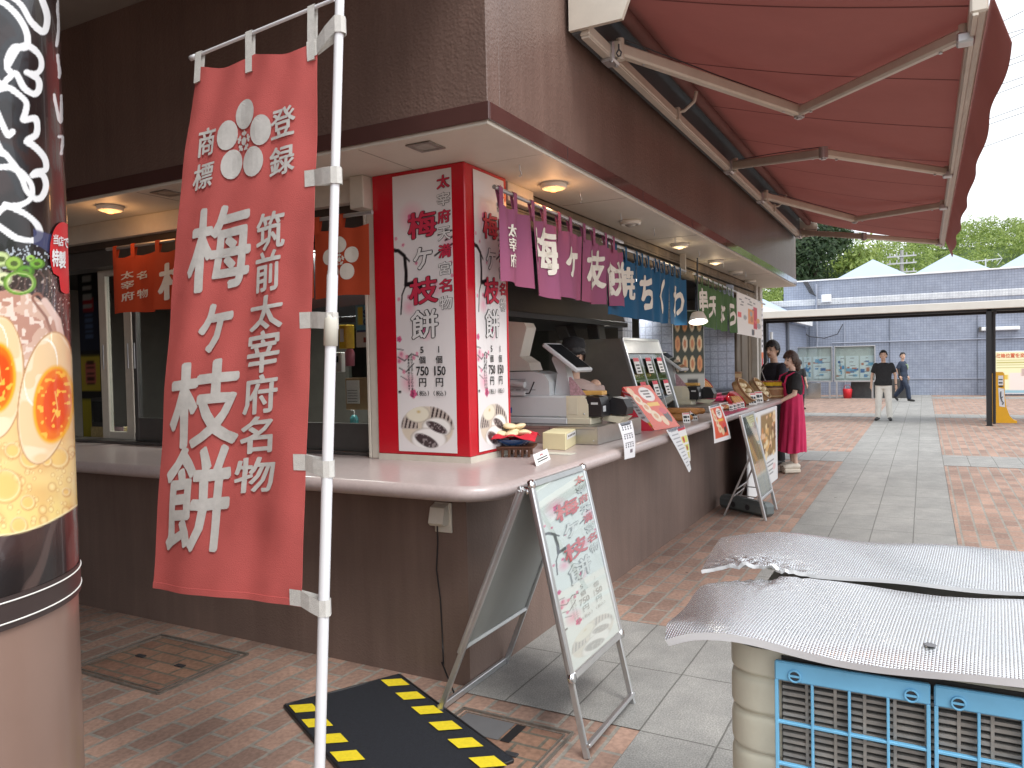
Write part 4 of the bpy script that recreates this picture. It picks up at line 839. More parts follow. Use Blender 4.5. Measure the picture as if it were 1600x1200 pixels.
    for cx, cy, rx, ry, ro, (yx, yy, yrx, yry) in ((-4, 590, 40, 96, .05, (-4, 590, 26, 52)), (72, 622, 41, 104, .16, (84, 632, 29, 58))):
        lay(inside(cx, cy, rx+2.5, ry+2.5, ro), lin(196, 150, 104)); e = inside(cx, cy, rx, ry, ro); lay(e, lin(246, 224, 190)); lay(e*np.clip((n1-.35)*1.6, 0, 1), lin(240, 206, 160)); lay(e*np.clip(1-abs(inside(cx-8, cy-40, rx*.6, ry*.5, ro)), 0, .3), lin(255, 244, 226))
        lay(inside(yx, yy, yrx+5, yry+6, ro*.6, 4), lin(244, 176, 40)); lay(inside(yx, yy, yrx, yry, ro*.6, 5), lin(240, 116, 16)); lay(inside(yx+3, yy, yrx*.75, yry*.8, ro*.6, 3), lin(232, 78, 14)); lay(np.maximum(inside(yx, yy, yrx, yry, ro*.6), 0)*np.clip((n2-.72)*5, 0, .7), lin(255, 190, 70)); lay((1.4-sd_seg(X, Y, [(yx+2, yy-20), (yx+6, yy+6), (yx-3, yy+26)]))*.6*(inside(yx, yy, yrx, yry) > 0), lin(255, 214, 110))
    rim = 837-.0027*np.maximum(X+12, 0)**2; lay((3-abs(Y-rim))*.4, lin(250, 232, 180)); lay((Y-rim)/2, lin(60, 40, 38)); q = np.clip((Y-rim)/2, 0, 1); lay(q*np.clip((Y-rim-20)/40, 0, 1), lin(30, 24, 26)); lay(q*np.clip((np.sin(X*.11+Y*.05+n3*5)-.55)*1.6, 0, .5), lin(96, 78, 74))
    return c
def banner_grid(m, a0, a1, nu, z0, z1, nv):
    m.grid(lambda u, v: cyl(th0+a0+(a1-a0)*u, z0+(z1-z0)*v), nu, nv)
m = MB(); banner_grid(m, -.05, 1.62, 230, ZB0+.06, 2.62, 620); k0 = len(m.v); banner_grid(m, 1.62, 2*math.pi-.05, 60, ZB0+.06, 2.62, 60); banner_grid(m, -.05, 2*math.pi-.05, 90, 2.62, 3.9, 40)
P_ = np.array([tuple(p) for p in m.v]); D3 = P_-np.array(CAM)
zc = D3@np.array(_f); PXY = np.c_[800+CF*(D3@np.array(_r))/zc, 600-CF*(D3@np.array(_u))/zc]
m.col = ramen_paint(PXY[:, 0], PXY[:, 1]); m.build('print', print_mat('ramen_vinyl', .22, .35), rb)
m = MB(); m.grid(lambda u, v: cyl(th0+2*math.pi*u, ZB0+.06*v, .0015), 90, 1); m.build('hem', mat('dark_hem', (.045, .03, .028), .4), rb)
m = MB()
for dz in (.012, .05): m.tube([cyl(th0+2*math.pi*i/90, ZB0+dz, .002) for i in range(91)], .0016, 5)
m.build('hem_cord', mat('white_cord', (.75, .74, .7), .6), rb)
def raycyl(x, y, off=.003):
    d_ = ray(x, y); r_ = PR+.004+off; ox, oy = CAM.x-PC.x, CAM.y-PC.y; a = d_.x**2+d_.y**2; b = 2*(ox*d_.x+oy*d_.y); c = ox*ox+oy*oy-r_*r_; ds = max(b*b-4*a*c, 0); return CAM+d_*((-b-math.sqrt(ds))/(2*a))
def bfn(off): return lambda x, y: raycyl(min(x, 98+(-y)*.022), -y, off)
m = MB(); pts = [(98+20*math.cos(a), 394+47*math.sin(a)) for a in [2*math.pi*i/40 for i in range(40)]]; pts = [(x+(6 if y > 430 else 0), y+(18 if y > 434 else 0)) for x, y in pts]
m.flat([(x, -y) for x, y in pts], bfn(.003), maxlen=4); bl = m.build('badge', mat('badge_red', (.6, .012, .02), .3), rb)
m = MB()
for i, ch in enumerate('当店で'): m.glyph(ch, bfn(.0045), 87+8.0*i, -(374+3*i), 7.4, 15, .02, maxlen=3)
for i, ch in enumerate('特製'): m.glyph(ch, bfn(.0045), 86.5+10.5*i, -(403+3*i), 10, 26, .035, maxlen=3)
m.build('lettering', mat('white_ink', (.82, .82, .82), .5), bl)

# ================================================================ PLUM-CAKE POSTERS
M_ink = mat('black_ink', (.012, .012, .014), .5, 0, 0); M_inkr = mat('pink_red_ink', (.60, .035, .08), .5, 0, .08); M_inkw = mat('paper_white_ink', (.80, .79, .78), .5, 0, 0)
M_inkf = mat('faded_grey_ink', (.40, .43, .42), .5, 0, 0); M_inkrf = mat('faded_red_ink', (.66, .17, .18), .5, 0, .08); M_inkwf = mat('faded_white_ink', (.72, .76, .74), .5, 0, 0)
def poster_paint(faded):
    def f(U, Vv):
        X, Y = U*100, Vv*400; n1 = np_noise(X, Y, 30, 5)
        base = lin(232, 228, 228) if not faded else lin(226, 234, 231); c = np.empty(U.shape+(3,)); c[:] = base
        def lay(a, col): nonlocal c; a = np.clip(a, 0, 1)[..., None]; c = c*(1-a)+np.array(col)*a
        ink = lin(26, 22, 26) if not faded else lin(96, 100, 100); pink = lin(236, 150, 176)
        for cx, cy, r in ((32, 62, 26), (95, 108, 18), (24, 190, 14), (20, 300, 18), (8, 262, 12), (70, 168, 14), (52, 230, 12)): d = np.hypot(X-cx, Y-cy)/r; lay((1-d)*.75, pink)
        for L, wd in (([(-2, 106), (8, 108), (18, 116), (20, 140), (19, 158)], 2.6), ([(19, 158), (34, 156), (44, 160), (46, 166)], 3.0), ([(19, 158), (12, 172), (9, 200)], 1.4), ([(8, 108), (14, 112), (26, 124)], 1.6), ([(88, 100), (100, 96)], 1.4), ([(70, 120), (84, 112), (100, 106)], 1.4), ([(76, 92), (90, 86), (102, 88)], 1.2),
                      ([(2, 262), (14, 268), (26, 258), (38, 262)], 1.2), ([(4, 278), (16, 284), (30, 272)], 1.1), ([(0, 250), (12, 252)], 1.), ([(6, 290), (18, 296)], .9)):
            lay((wd*(1+.4*n1)-sd_seg(X, Y, L))*1.2, ink)
        r = random.Random(4)
        for cx, cy, q in ((32, 63, 8), (28, 316, 7), (5, 236, 5), (4, 90, 3), (16, 100, 3), (70, 158, 4), (24, 176, 4), (6, 178, 3), (90, 118, 4), (96, 132, 3.4), (92, 96, 3), (50, 224, 5), (38, 128, 3), (8, 258, 4), (4, 268, 4), (18, 262, 3.5), (30, 264, 3.5), (12, 284, 3.4), (36, 258, 3), (98, 150, 3), (58, 176, 2.4)):
            for k in range(5):
                a = k*1.2566+r.random()*.3; lay((1-np.hypot(X-cx-math.cos(a)*q*.55, Y-cy-math.sin(a)*q*.55)/(q*.5))*3, lin(214, 92, 138) if q > 4.5 else lin(226, 150, 172))
            lay((1-np.hypot(X-cx, Y-cy)/(q*.25))*3, lin(150, 40, 90))
        lay((1-np.maximum(abs(X-4)/3, abs(Y-313)/2))*4, ink)
        # round photograph of the cut bean cakes
        cx, cy = 50, 364; d = np.hypot((X-cx)/46, (Y-cy)/31); inn = np.clip((1-d)*14, 0, 1); k = .0 if not faded else .55; G = lambda r_, g_, b_: lin(r_, g_, b_)*(1-k)+base*k
        lay(inn, G(214, 202, 184)); st = np.clip(np.sin((X*.9+Y*.25))*3, 0, 1)*inn*((Y < 366)*((X > 56)+(X < 34))); lay(inn*(Y < 368)*((X > 56)+(X < 34)), G(190, 178, 170)); lay(st, G(62, 50, 50))
        for ex, ey, rx, ry, col in ((34, 345, 22, 13, (232, 226, 206)), (66, 364, 26, 15, (240, 238, 234)), (52, 382, 32, 18, (242, 240, 238))):
            e = np.hypot((X-ex)/rx, (Y-ey)/ry); lay((1-e)*8*inn, G(*col)); lay(np.clip((e-.8)*4, 0, .5)*(e < 1)*inn, G(170, 160, 150))
        for ex, ey, rx, ry in ((66, 364, 20, 7), (48, 384, 23, 9)):
            x = (X-ex)*.93+(Y-ey)*.36; y = -(X-ex)*.36+(Y-ey)*.93; e = np.hypot(x/rx, y/ry); nn = np_noise(X, Y, 2.4, 9); lay((1-e)*6*inn, G(70, 56, 58)); lay((1-e)*6*inn*(nn > .62), G(150, 140, 140))
        lay((1-np.hypot((X-36)/5, (Y-342)/3))*inn, G(200, 170, 80))
        return c
    return f
POSTER_ROWS = [('太', 'r'), ('宰', 'w'), ('府', 'r'), ('天', 'w'), ('満', 'r'), ('宮', 'w'), ('名', 'r'), ('物', 'w')]
def poster(name, label, P0, PU, PV, N_, faded=False, parent=None, nu=90, nv=300, cat='poster'):
    """paper with corner P0, across PU, down PV, facing N_"""
    P0, PU, PV, N_ = Vector(P0), Vector(PU), Vector(PV), Vector(N_); W, H = PU.length, PV.length; ux, uy = PU/W, PV/H
    root = parent or thing(name, label, cat, tuple(P0+PU/2+PV/2))
    sh = ink_sheet('sheet', print_mat('poster_paper' if not faded else 'faded_poster', .4) if ('poster_paper' if not faded else 'faded_poster') not in _M else _M['poster_paper' if not faded else 'faded_poster'],
        lambda u, v: P0+PU*u+PV*v+N_*(.0015+.0012*math.sin(u*5+v*9)), nu, nv, poster_paint(faded), root)
    def fn(off): return lambda u, v: P0+ux*u+uy*(H-v)+N_*off
    ms = [M_ink, M_inkr, M_inkw] if not faded else [M_inkf, M_inkrf, M_inkwf]; m = MB()
    def ch(c, u, v, wd, ht, kind):
        cx, cy = u*W, (1-v)*H; wd *= W*(0 if c == '1' else 1); ht *= H
        if kind == 'b': m.glyph(c, fn(.006), cx, cy, wd, ht, .015 if not faded else .0, 0, n=4); return
        m.glyph(c, fn(.004), cx, cy, wd, ht, .05, 0, slant=.06); m.glyph(c, fn(.0058), cx, cy, wd, ht, .024 if kind == 'r' else .018, 1 if kind == 'r' else 2, slant=.06)
    for i, (c, k) in enumerate(POSTER_ROWS): ch(c, .87, .045+i*.0605, .2, .045, k)
    for c, v, k, wd, ht in (('梅', .185, 'r', .46, .09), ('ヶ', .305, 'w', .3, .075), ('枝', .42, 'r', .46, .092), ('餅', .54, 'w', .44, .10)): ch(c, .50, v, wd, ht, k)
    for u, n_, pr_ in ((.45, '5', '750'), (.735, '1', '150')):
        ch(n_, u, .632, .055, .022, 'b'); ch('個', u, .668, .11, .026, 'b')
        for j, c in enumerate(pr_): ch(c, u+(j-1)*.072, .708, .066, .032, 'b')
        ch('円', u, .749, .12, .030, 'b')
        for j, c in enumerate('(税込)'): ch(c, u+(j-1.5)*.062, .788, .02 if c in '()' else .06, .018, 'b')
    for cidx, txt in enumerate(('店内でお召し上がりの場合は', '消費税の価格になります')):
        for j, c in enumerate(txt): ch(c, .27-.055*cidx, .655+j*.0118, .036, .0095, 'b')
    m.build('lettering', ms, sh); return root
pa = [ay(615, 264, .507), ay(707, 250, .507), ay(622, 717, .507), ay(713, 720, .507)]
xa0, xa1 = (pa[0].x+pa[2].x)/2, (pa[1].x+pa[3].x)/2; zt_, zb_ = 2.715, ZC+.055
poster('plum_cake_poster', 'tall plum-cake poster on the wider face of the red column', (xa0, .507, zt_), (xa1-xa0, 0, 0), (0, 0, zb_-zt_), (0, -1, 0))
pb = [ax(741, 258, -.247), ax(786, 280, -.247), ax(746, 722, -.247), ax(796, 712, -.247)]
ya0, ya1 = (pb[0].y+pb[2].y)/2, (pb[1].y+pb[3].y)/2
poster('plum_cake_poster', 'plum-cake poster on the narrow street side of the red column, half behind the purple curtain', (-.247, ya0, zt_), (0, ya1-ya0, 0), (0, 0, zb_-zt_), (1, 0, 0))

# ================================================================ CURTAINS
def cloth_mat(name, c1, c2=None):
    def f(t, p, N, L):
        tc = N('TexCoord'); n = N('TexNoise'); n.inputs['Scale'].default_value = 2.2; n.inputs['Detail'].default_value = 4; L(tc.outputs['Object'], n.inputs['Vector'])
        r = N('ValToRGB'); r.color_ramp.elements[0].position = .3; r.color_ramp.elements[1].position = .7; r.color_ramp.elements[0].color = (*c1, 1); r.color_ramp.elements[1].color = (*(c2 or [c*1.2 for c in c1]), 1); L(n.outputs[0], r.inputs[0]); L(r.outputs[0], p.inputs['Base Color'])
        p.inputs['Roughness'].default_value = .85; n2 = N('TexNoise'); n2.inputs['Scale'].default_value = 400; L(tc.outputs['Object'], n2.inputs['Vector']); b = N('Bump'); b.inputs['Strength'].default_value = .2; b.inputs['Distance'].default_value = .003; L(n2.outputs[0], b.inputs['Height']); L(b.outputs[0], p.inputs['Normal'])
        tr = N('BsdfTranslucent'); L(r.outputs[0], tr.inputs[0]); mx = N('MixShader'); mx.inputs[0].default_value = .22; L(p.outputs[0], mx.inputs[1]); L(tr.outputs[0], mx.inputs[2]); L(mx.outputs[0], t.nodes['Material Output'].inputs[0])
    return node_mat(name, f)
M_noren_print = mat('cream_curtain_print', (.74, .70, .62), .85, 0, .06, 20)
def noren(name, label, P, edges, zrod, ztop, zbot, M_cloth, texts, ends, n_tabs=2, sway=None, slope=0., amp=.012, ph=0., zb=None):
    """P(s, d, z): point at s along the rod, d out towards the street; edges: panel borders along s"""
    t = thing(name, label, 'shop curtain', tuple(P((edges[0]+edges[-1])/2, 0, zrod)), 'split shop curtains'); zr = lambda s: zrod+slope*(s-edges[0]); hT = zrod-ztop
    m = MB(); m.tube([P(ends[0], 0, zr(ends[0])), P(ends[1], 0, zr(ends[1]))], .0125, 12); m.build('rod', M_alu, t)
    L_ = edges[-1]-edges[0]
    for i, (a, b) in enumerate(zip(edges, edges[1:])):
        b2 = b-.008 if i < len(edges)-2 else b; sw = sway[i] if sway else 0.; zlow = zbot if zb is None else zb[i]
        def S(u, v, off=0., a=a, b2=b2, sw=sw, zlow=zlow, i=i):
            s = a+(b2-a)*u; zt2 = zr(s)-hT; z = zt2+(zlow+slope*(s-edges[0])-zt2)*v
            dip = -.014*math.sin(math.pi*((u*n_tabs) % 1))*(1-v)**3
            fold = amp*(.35+v)*math.sin(u*7.5+i*2.1+ph)+amp*.5*math.sin(u*17+i+ph)*(1-.6*v)+.02*v*math.sin(i*1.7+ph)
            return P(s+sw*v*v, fold+off+.012, z+dip+.006*math.sin(u*5+i)*v)
        m = MB(); m.slab(lambda u, v: S(u, v), 30, 22, -.0015)
        pn = m.build('curtain_panel', M_cloth, t)
        for k in range(n_tabs):
            m = MB()
            u = (k+.5*0)/n_tabs+ (.06 if k == 0 else 0.); s = a+(b2-a)*u; hw = .022; z0 = zr(s)
            lv = [(.014+.1*.0145, z0-hT-.03), (.0150, z0+.006), (.0100, z0+.0140), (-.0100, z0+.0140), (-.0150, z0+.006), (.009, z0-hT-.03)]
            m.add([P(s+w_, d_, z_) for d_, z_ in lv for w_ in (-hw, hw)], [(2*q, 2*q+1, 2*q+3, 2*q+2) for q in range(5)])
            m.build('tab', M_cloth, pn)
        tx = [q for q in texts if q[0] == i]
        if tx:
            m = MB(); wd_, ht_ = b2-a, zr(a)-hT-zlow
            for _, ch, u, v, w_, h_, bd_ in tx:
                f = lambda x, y, S=S, wd_=wd_, ht_=ht_: S(x/wd_, 1-y/ht_, .005)
                if ch == '*': blossom(m, f, u*wd_, (1-v)*ht_, w_, gap=.63, pr=.345, maxlen=.06); heart(m, f, u*wd_, (1-v)*ht_, w_)
                else: m.glyph(ch, f, u*wd_, (1-v)*ht_, w_*wd_, h_*ht_, bd_, slant=.10, maxlen=.06, brush=.02)
            m.build('lettering', M_noren_print, pn)
    return t
PB_ = lambda x: (lambda s, d_, z: V(x+d_, s, z)); PA_ = lambda y: (lambda s, d_, z: V(s, y-d_, z))
Ycut = lambda px, py, x=-.08: ax(px, py, x).y
M_pur = cloth_mat('purple_curtain', (.33, .10, .20), (.40, .11, .20)); M_blu = cloth_mat('blue_curtain', (.012, .10, .22), (.016, .125, .26)); M_grn = cloth_mat('green_curtain', (.075, .155, .055), (.095, .185, .065)); M_ora = cloth_mat('orange_curtain', (.56, .075, .022), (.62, .09, .03))
pe = [Ycut(779, 430), Ycut(829, 440), Ycut(871, 452), Ycut(910, 460), Ycut(944, 465), Ycut(971, 470)]
zl = lambda px, py, x=-.08: ax(px, py, x).z
noren('purple_curtain', 'dusty purple split curtain with white brush letters at the column end of the counter', PB_(-.08), pe, ax(785, 297, -.08).z, ax(790, 322, -.08).z, 2.075, M_pur,
      [(0, '太', .36, .30, .36, .17, .03), (0, '宰', .37, .49, .36, .18, .02), (0, '府', .39, .70, .36, .18, .02), (1, '梅', .42, .40, .72, .60, .03), (2, 'ヶ', .50, .45, .40, .42, .05), (3, '枝', .55, .45, .80, .62, .035), (4, '餅', .55, .52, .95, .60, .03)], (pe[0]-.03, pe[-1]+.05), 2, slope=-.022, amp=.02, zb=[2.06, 2.02, 2.05, 2.05, 2.06])
be = [Ycut(975, 430)-.28, Ycut(1003, 490), Ycut(1032, 495), Ycut(1054, 500), Ycut(1079, 502)]
noren('blue_curtain', 'blue split curtain with cream brush letters in the middle of the counter front', PB_(-.14), be, 2.52, 2.43, 1.955, M_blu, [(0, '焼', .62, .42, .52, .55, .03), (1, 'ち', .5, .48, .5, .60, .05), (2, 'く', .48, .48, .36, .62, .06), (3, 'わ', .5, .5, .62, .6, .05)], (be[0]-.05, be[-1]+.05), 3, sway=[-.05, 0, 0, 0], slope=-.006, amp=.014, ph=1)
ge = [Ycut(1087, 505), Ycut(1105, 509), Ycut(1121, 512), Ycut(1135, 515), Ycut(1149, 517)]
noren('green_curtain', 'green split curtain with cream brush letters toward the far end of the counter', PB_(-.08), ge, 2.485, 2.41, 1.955, M_grn, [(0, '串', .5, .38, .55, .52, .04), (1, '天', .48, .46, .6, .5, .045), (2, 'ぷ', .5, .56, .62, .42, .05), (3, 'ら', .5, .5, .5, .55, .05)], (ge[0]-.06, Ycut(1195, 478)), 2, slope=-.022, amp=.014, ph=2)
xe = [ay(x, 470, .40).x for x in (181, 247, 322, 385, 440, 496, 581)]
zr_ = ay(178, 388, .40).z
noren('orange_curtain', 'orange split curtain with white brush letters and plum crest, behind the red banner', PA_(.40), xe, 2.50, 2.435, 2.02, M_ora, [(0, '名', .70, .36, .26, .13, .025), (0, '物', .70, .68, .28, .15, .02), (0, '太', .36, .34, .28, .13, .03), (0, '宰', .36, .52, .28, .14, .02), (0, '府', .36, .72, .28, .15, .02), (1, '梅', .5, .5, .75, .62, .03), (2, 'ヶ', .5, .5, .4, .4, .05), (3, '枝', .5, .5, .8, .6, .03), (4, '餅', .5, .5, .8, .6, .03), (5, '*', .50, .48, .145, 0, 0)], (xe[0]-.08, xe[-1]+.02), 2, amp=.008)
# white menu sheet hanging beyond the green curtain
a, b = Ycut(1151, 460, -.06), Ycut(1191, 475, -.06)
mn = thing('hanging_menu', 'white hanging menu sheet with food pictures beyond the green curtain', 'menu', (-.06, (a+b)/2, 2.15))
def menu_paint(seed, base=(236, 232, 226)):
    def f(U, Vv):
        r = random.Random(seed); l = [(.7, .5, .09, .3, lin(200, 30, 60), 'r'), (.5, .5, .10, .16, lin(196, 110, 60)), (.5, .5, .13, .2, lin(230, 150, 80), 'r')]
        for i in range(10): l.append((r.uniform(.05, .95), r.uniform(.1, .95), r.uniform(.04, .1), r.uniform(.03, .09), r.choice([lin(214, 160, 90), lin(190, 120, 70), lin(224, 90, 90), lin(80, 80, 84), lin(160, 160, 160)]), r.choice('er')))
        for i in range(12): l.append((r.uniform(.1, .9), r.uniform(.04, .3), .05, .012, lin(70, 66, 70), 'r'))
        return blobs(U, Vv, l, lin(*base))
    return f
ink_sheet('sheet', M_print, lambda u, v: V(-.06+.01*math.sin(u*5), a+(b-a)*u, 2.44-.53*v-.03*u), 60, 40, menu_paint(3), mn)
ink_sheet('back_sheet', M_print, lambda u, v: V(-.064+.01*math.sin((1-u)*5), b-(b-a)*u, 2.44-.53*v-.03*(1-u)), 12, 10, lambda U, Vv: blobs(U, Vv, [], lin(230, 228, 222)), mn)
m = MB()
for s in (.1, .4, .7, .95): m.tube([V(-.06, a+(b-a)*s, 2.44), V(-.075, a+(b-a)*s, 2.47)], .004, 5)
m.build('clip', M_alu, mn)
pp = thing('price_strip', 'tall narrow red and grey paper strip on the pale end post', 'paper strip', (-.29, 9.7, 1.9))
ink_sheet('sheet', M_print, lambda u, v: V(-.295, 9.62+.17*u, 2.52-1.2*v), 16, 60, lambda U, Vv: blobs(U, Vv, [(.5, .73, .5, .04, lin(230, 120, 60), 'r'), (.5, .05, .5, .05, lin(240, 180, 60), 'r'), (.5, .86, .35, .09, lin(200, 40, 60), 'r')]+[(.5, .12+.07*i, .28, .012, lin(90, 90, 100), 'r') for i in range(8)], lin(236, 234, 236)), pp)
# ================================================================ FREE-STANDING THINGS
M_board = mat('grey_board_back', (.34, .36, .35), .6, 0, .08, 3)
# ---- near A-frame sign
af = thing('a_board_sign', 'near aluminium A-board with a faded plum-cake poster, standing beside the mat', 'A-board', (.42, -.05, 0))
fb = [V(.815, -.385, 0), V(.815, .165, 0)]; ft = [V(.50, -.215, 1.045), V(.50, .335, 1.045)]      # foot and top of the front frame
bb = [V(.045, -.30, 0), V(.045, .33, 0)]; bt = [V(.47, -.235, 1.05), V(.47, .33, 1.05)]
nrm = (fb[1]-fb[0]).cross(ft[0]-fb[0]).normalized()
if nrm.x < 0: nrm = -nrm
m = MB()
for i in (0, 1): m.bar(fb[i], ft[i], .018, .026, up=nrm, bev=.003)
m.bar(fb[0]+V(0, .0, .05)+(ft[0]-fb[0])*.0, fb[1]+V(0, 0, .05), .016, .028, up=nrm, bev=.003); m.build('front_leg_frame', M_alu, af)
m = MB()
for i in (0, 1): m.bar(bb[i], bt[i], .018, .026, up=(-1, 0, .4), bev=.003)
m.bar(bb[0]+V(0, 0, .02), bb[1]+V(0, 0, .02), .022, .03, up=(0, 0, 1), bev=.003); m.build('rear_leg_frame', M_alu, af)
def on_front(u, v, off=0.): return (fb[0]*(1-u)+fb[1]*u)*v+(ft[0]*(1-u)+ft[1]*u)*(1-v)+nrm*off
v1 = .715; m = MB(); w_ = .032
up_ = (ft[0]-fb[0]).normalized(); rt = (fb[1]-fb[0]).normalized()
c00, c10, c11, c01 = on_front(-.02, 0, .012)+up_*.02, on_front(1.02, 0, .012)+up_*.02, on_front(1.02, v1, .012), on_front(-.02, v1, .012)
for a, b in ((c00, c10), (c01, c11)): m.bar(a+rt*.02, b-rt*.02, w_, .02, up=nrm, bev=.006)
for a, b in ((c00, c01), (c10, c11)): m.bar(a, b, w_, .0203, up=nrm, bev=.006)
m.build('snap_frame', M_alu, af)
mat('chrome', (.75, .76, .77), .15, 1, .05)
for c in (c00, c10, c01, c11): m = MB(); m.lathe([(0, -.0108), (.021, -.0108), (.023, -.004), (.023, .006), (.019, .012), (0, .013)], c, 16, axis=nrm); m.build('corner_cap', _M['chrome'], af)
m = MB(); q = [c00, c10, c11, c01]; m.prism([p-nrm*.006 for p in q], nrm*.004); m.build('backing', M_board, af)
P0 = c00+rt*.014-up_*.014; PU = (c10-c00)-rt*.028; PV = (c01-c00)+up_*.028
poster('poster', '', P0, PU, PV, nrm, True, af)
m = MB(); o_ = nrm*.0085; m.add([P0+o_, P0+PU+o_, P0+PU+PV+o_, P0+PV+o_], [(3, 2, 1, 0)]); m.build('cover_sheet', glass_mat('poster_cover', (.93, .95, .94), .05), af)
def on_back(u, v, off=0.): return (bb[0]*(1-u)+bb[1]*u)*v+(bt[0]*(1-u)+bt[1]*u)*(1-v)+V(off, 0, off*.4)
m = MB(); m.prism([on_back(.02, .03), on_back(.98, .03), on_back(.98, .70), on_back(.02, .70)], V(-.005, 0, .002)); m.build('rear_board', M_board, af)
m = MB(); m.bar(on_back(0, .70), on_back(1, .70), .02, .026, up=(1, 0, .4), bev=.003); m.bar(on_back(-.02, .0, -.012), on_back(1.02, .0, -.012), .03, .02, up=(1, 0, .4), bev=.004)
for y_ in (0, 1): m.bar(on_back(y_, .0, -.014), on_back(y_, .72, -.014), .03, .016, up=(1, 0, .4), bev=.004)
m.build('rear_snap_frame', M_alu, af)
m = MB()
for i in (0, 1): m.tube([ft[i]+V(-.06, 0, -.0), ft[i]+V(.01, 0, .002)], .012, 10); m.lathe([(.0, -.012), (.012, -.012), (.012, .012), (0, .012)], ft[i]+V(-.018, 0, -.01), 12, axis=(0, 1, 0))
m.build('hinge', _M['chrome'], af)
# ---- striped mat
mt = thing('floor_mat', 'black floor mat with yellow hazard blocks along both long edges', 'mat', (.0, -.35, 0))
o = az(624, 1058); ea = (az(445, 1106)-o); ea.z = 0; wd_ = ea.length; ea.normalize(); eb = V(-ea.y, ea.x, 0)
if eb.x < 0: eb = -eb
ln = 1.05; m = MB(); m.slab(lambda u, v: o+ea*wd_*(1-u)+eb*ln*v+V(0, 0, .0165+.002*math.sin(u*9+v*5)), 12, 16, -.015)
M_mat = mat('black_carpet', (.011, .013, .019), .95, 0, .35, 60, bump=.5, bscale=500); mo = m.build('pile', M_mat, mt)
m = MB(); edge = [o, o+ea*wd_, o+ea*wd_+eb*ln, o+eb*ln, o]
for a, b in zip(edge, edge[1:]): m.bar(a+V(0, 0, .0095), b+V(0, 0, .0095), .014, .017, bev=.003)
m.build('rubber_edge', M_black, mt)
M_yel = mat('yellow_carpet', (.76, .60, .015), .9, 0, .12, 60, bump=.4, bscale=500)
for k in range(6):
    for e0, s0, e1, s1 in ((.112, .020+.184*k, .020, .067+.184*k), (.580, .030+.178*k, .485, .078+.178*k)):
        dr_ = .006*k
        q = [o+ea*(e0+dr_*(e0 < .3))+eb*s0, o+ea*(e1+dr_*(e0 < .3))+eb*s1, o+ea*(e1+dr_*(e0 < .3))+eb*(s1+.094), o+ea*(e0+dr_*(e0 < .3))+eb*(s0+.094)]; m = MB(); m.add([p+V(0, 0, .0205) for p in q], [(0, 1, 2, 3) if (q[1]-q[0]).cross(q[2]-q[0]).z > 0 else (3, 2, 1, 0)]); m.build('hazard_block', M_yel, mt)
# ---- far easel sign, white food board and grey weight
es = thing('easel_sign', 'far aluminium easel sign with a picture of skewered fried fish cakes', 'easel sign', (.45, 4.9, 0))
f0, f1 = V(.64, 4.55, 0), V(.64, 5.17, 0); t0, t1 = V(.42, 4.50, 1.04), V(.42, 5.12, 1.04); n_ = (f1-f0).cross(t0-f0).normalized(); n_ = n_ if n_.x > 0 else -n_
m = MB(); L = lambda u, v: (f0*(1-u)+f1*u)*v+(t0*(1-u)+t1*u)*(1-v)
for u in (0, 1): m.bar(L(u, 1), L(u, 0), .03, .03, up=n_, bev=.005)
for v in (.015, .80): m.bar(L(0.02, v), L(.98, v), .028, .029, up=n_, bev=.005)
m.build('frame', M_alu, es)
m = MB()
for y in (4.68, 5.22): m.bar(V(.21, y, 0), V(.50, y-.02, .66), .018, .018, up=(1, 0, 0), bev=.003)
for z, x in ((.20, .30), (.27, .33)): m.bar(V(x, 4.68, z), V(x, 5.22, z), .014, .014, bev=.002)
m.bar(V(.33, 4.68, .22), V(.595, 4.56, .22), .01, .01); m.bar(V(.33, 5.22, .22), V(.595, 5.16, .22), .01, .01); m.build('rear_leg', M_alu, es)
def fish_paint(U, Vv):
    l = [(.5, .12, .6, .16, lin(110, 122, 122), 'r'), (.5, .97, .6, .22, lin(134, 144, 142), 'r')]
    r = random.Random(2)
    for i in range(7): l.append((.13+.125*i, .50, .05, .27, lin(214-r.randint(0, 25), 168-r.randint(0, 30), 104), 'r', 3)); l.append((.13+.125*i+.02, .45, .015, .22, lin(232, 204, 150), 'r', 2)); l.append((.13+.125*i, .85, .008, .14, lin(190, 180, 150), 'r'))
    for i in range(5): l.append((.2+.15*i, .12, .045, .03, lin(180, 192, 190), 'e'))
    return blobs(U, Vv, l, lin(196, 192, 170))
ink_sheet('picture', M_printg, lambda u, v: L(.045+.91*u, .03+.75*v)+n_*.004, 50, 80, fish_paint, es)
m = MB(); q = [L(.045, .03), L(.955, .03), L(.955, .78), L(.045, .78)]; m.prism([p-n_*.008 for p in q], n_*.009); m.build('backing', M_board, es)
m = MB(); q = [p+n_*.008 for p in q]; m.add(q, [(3, 2, 1, 0)]); m.build('cover_sheet', _M['poster_cover'], es)
fbd = thing('food_board', 'white food-picture board leaning on the wall behind the easel sign', 'menu board', (.33, 6.3, 0))
y0, y1 = 5.45, 7.35; m = MB(); m.box(.285, .303, y0, y1, .0, .965, .004); m.build('board', M_palel, fbd)
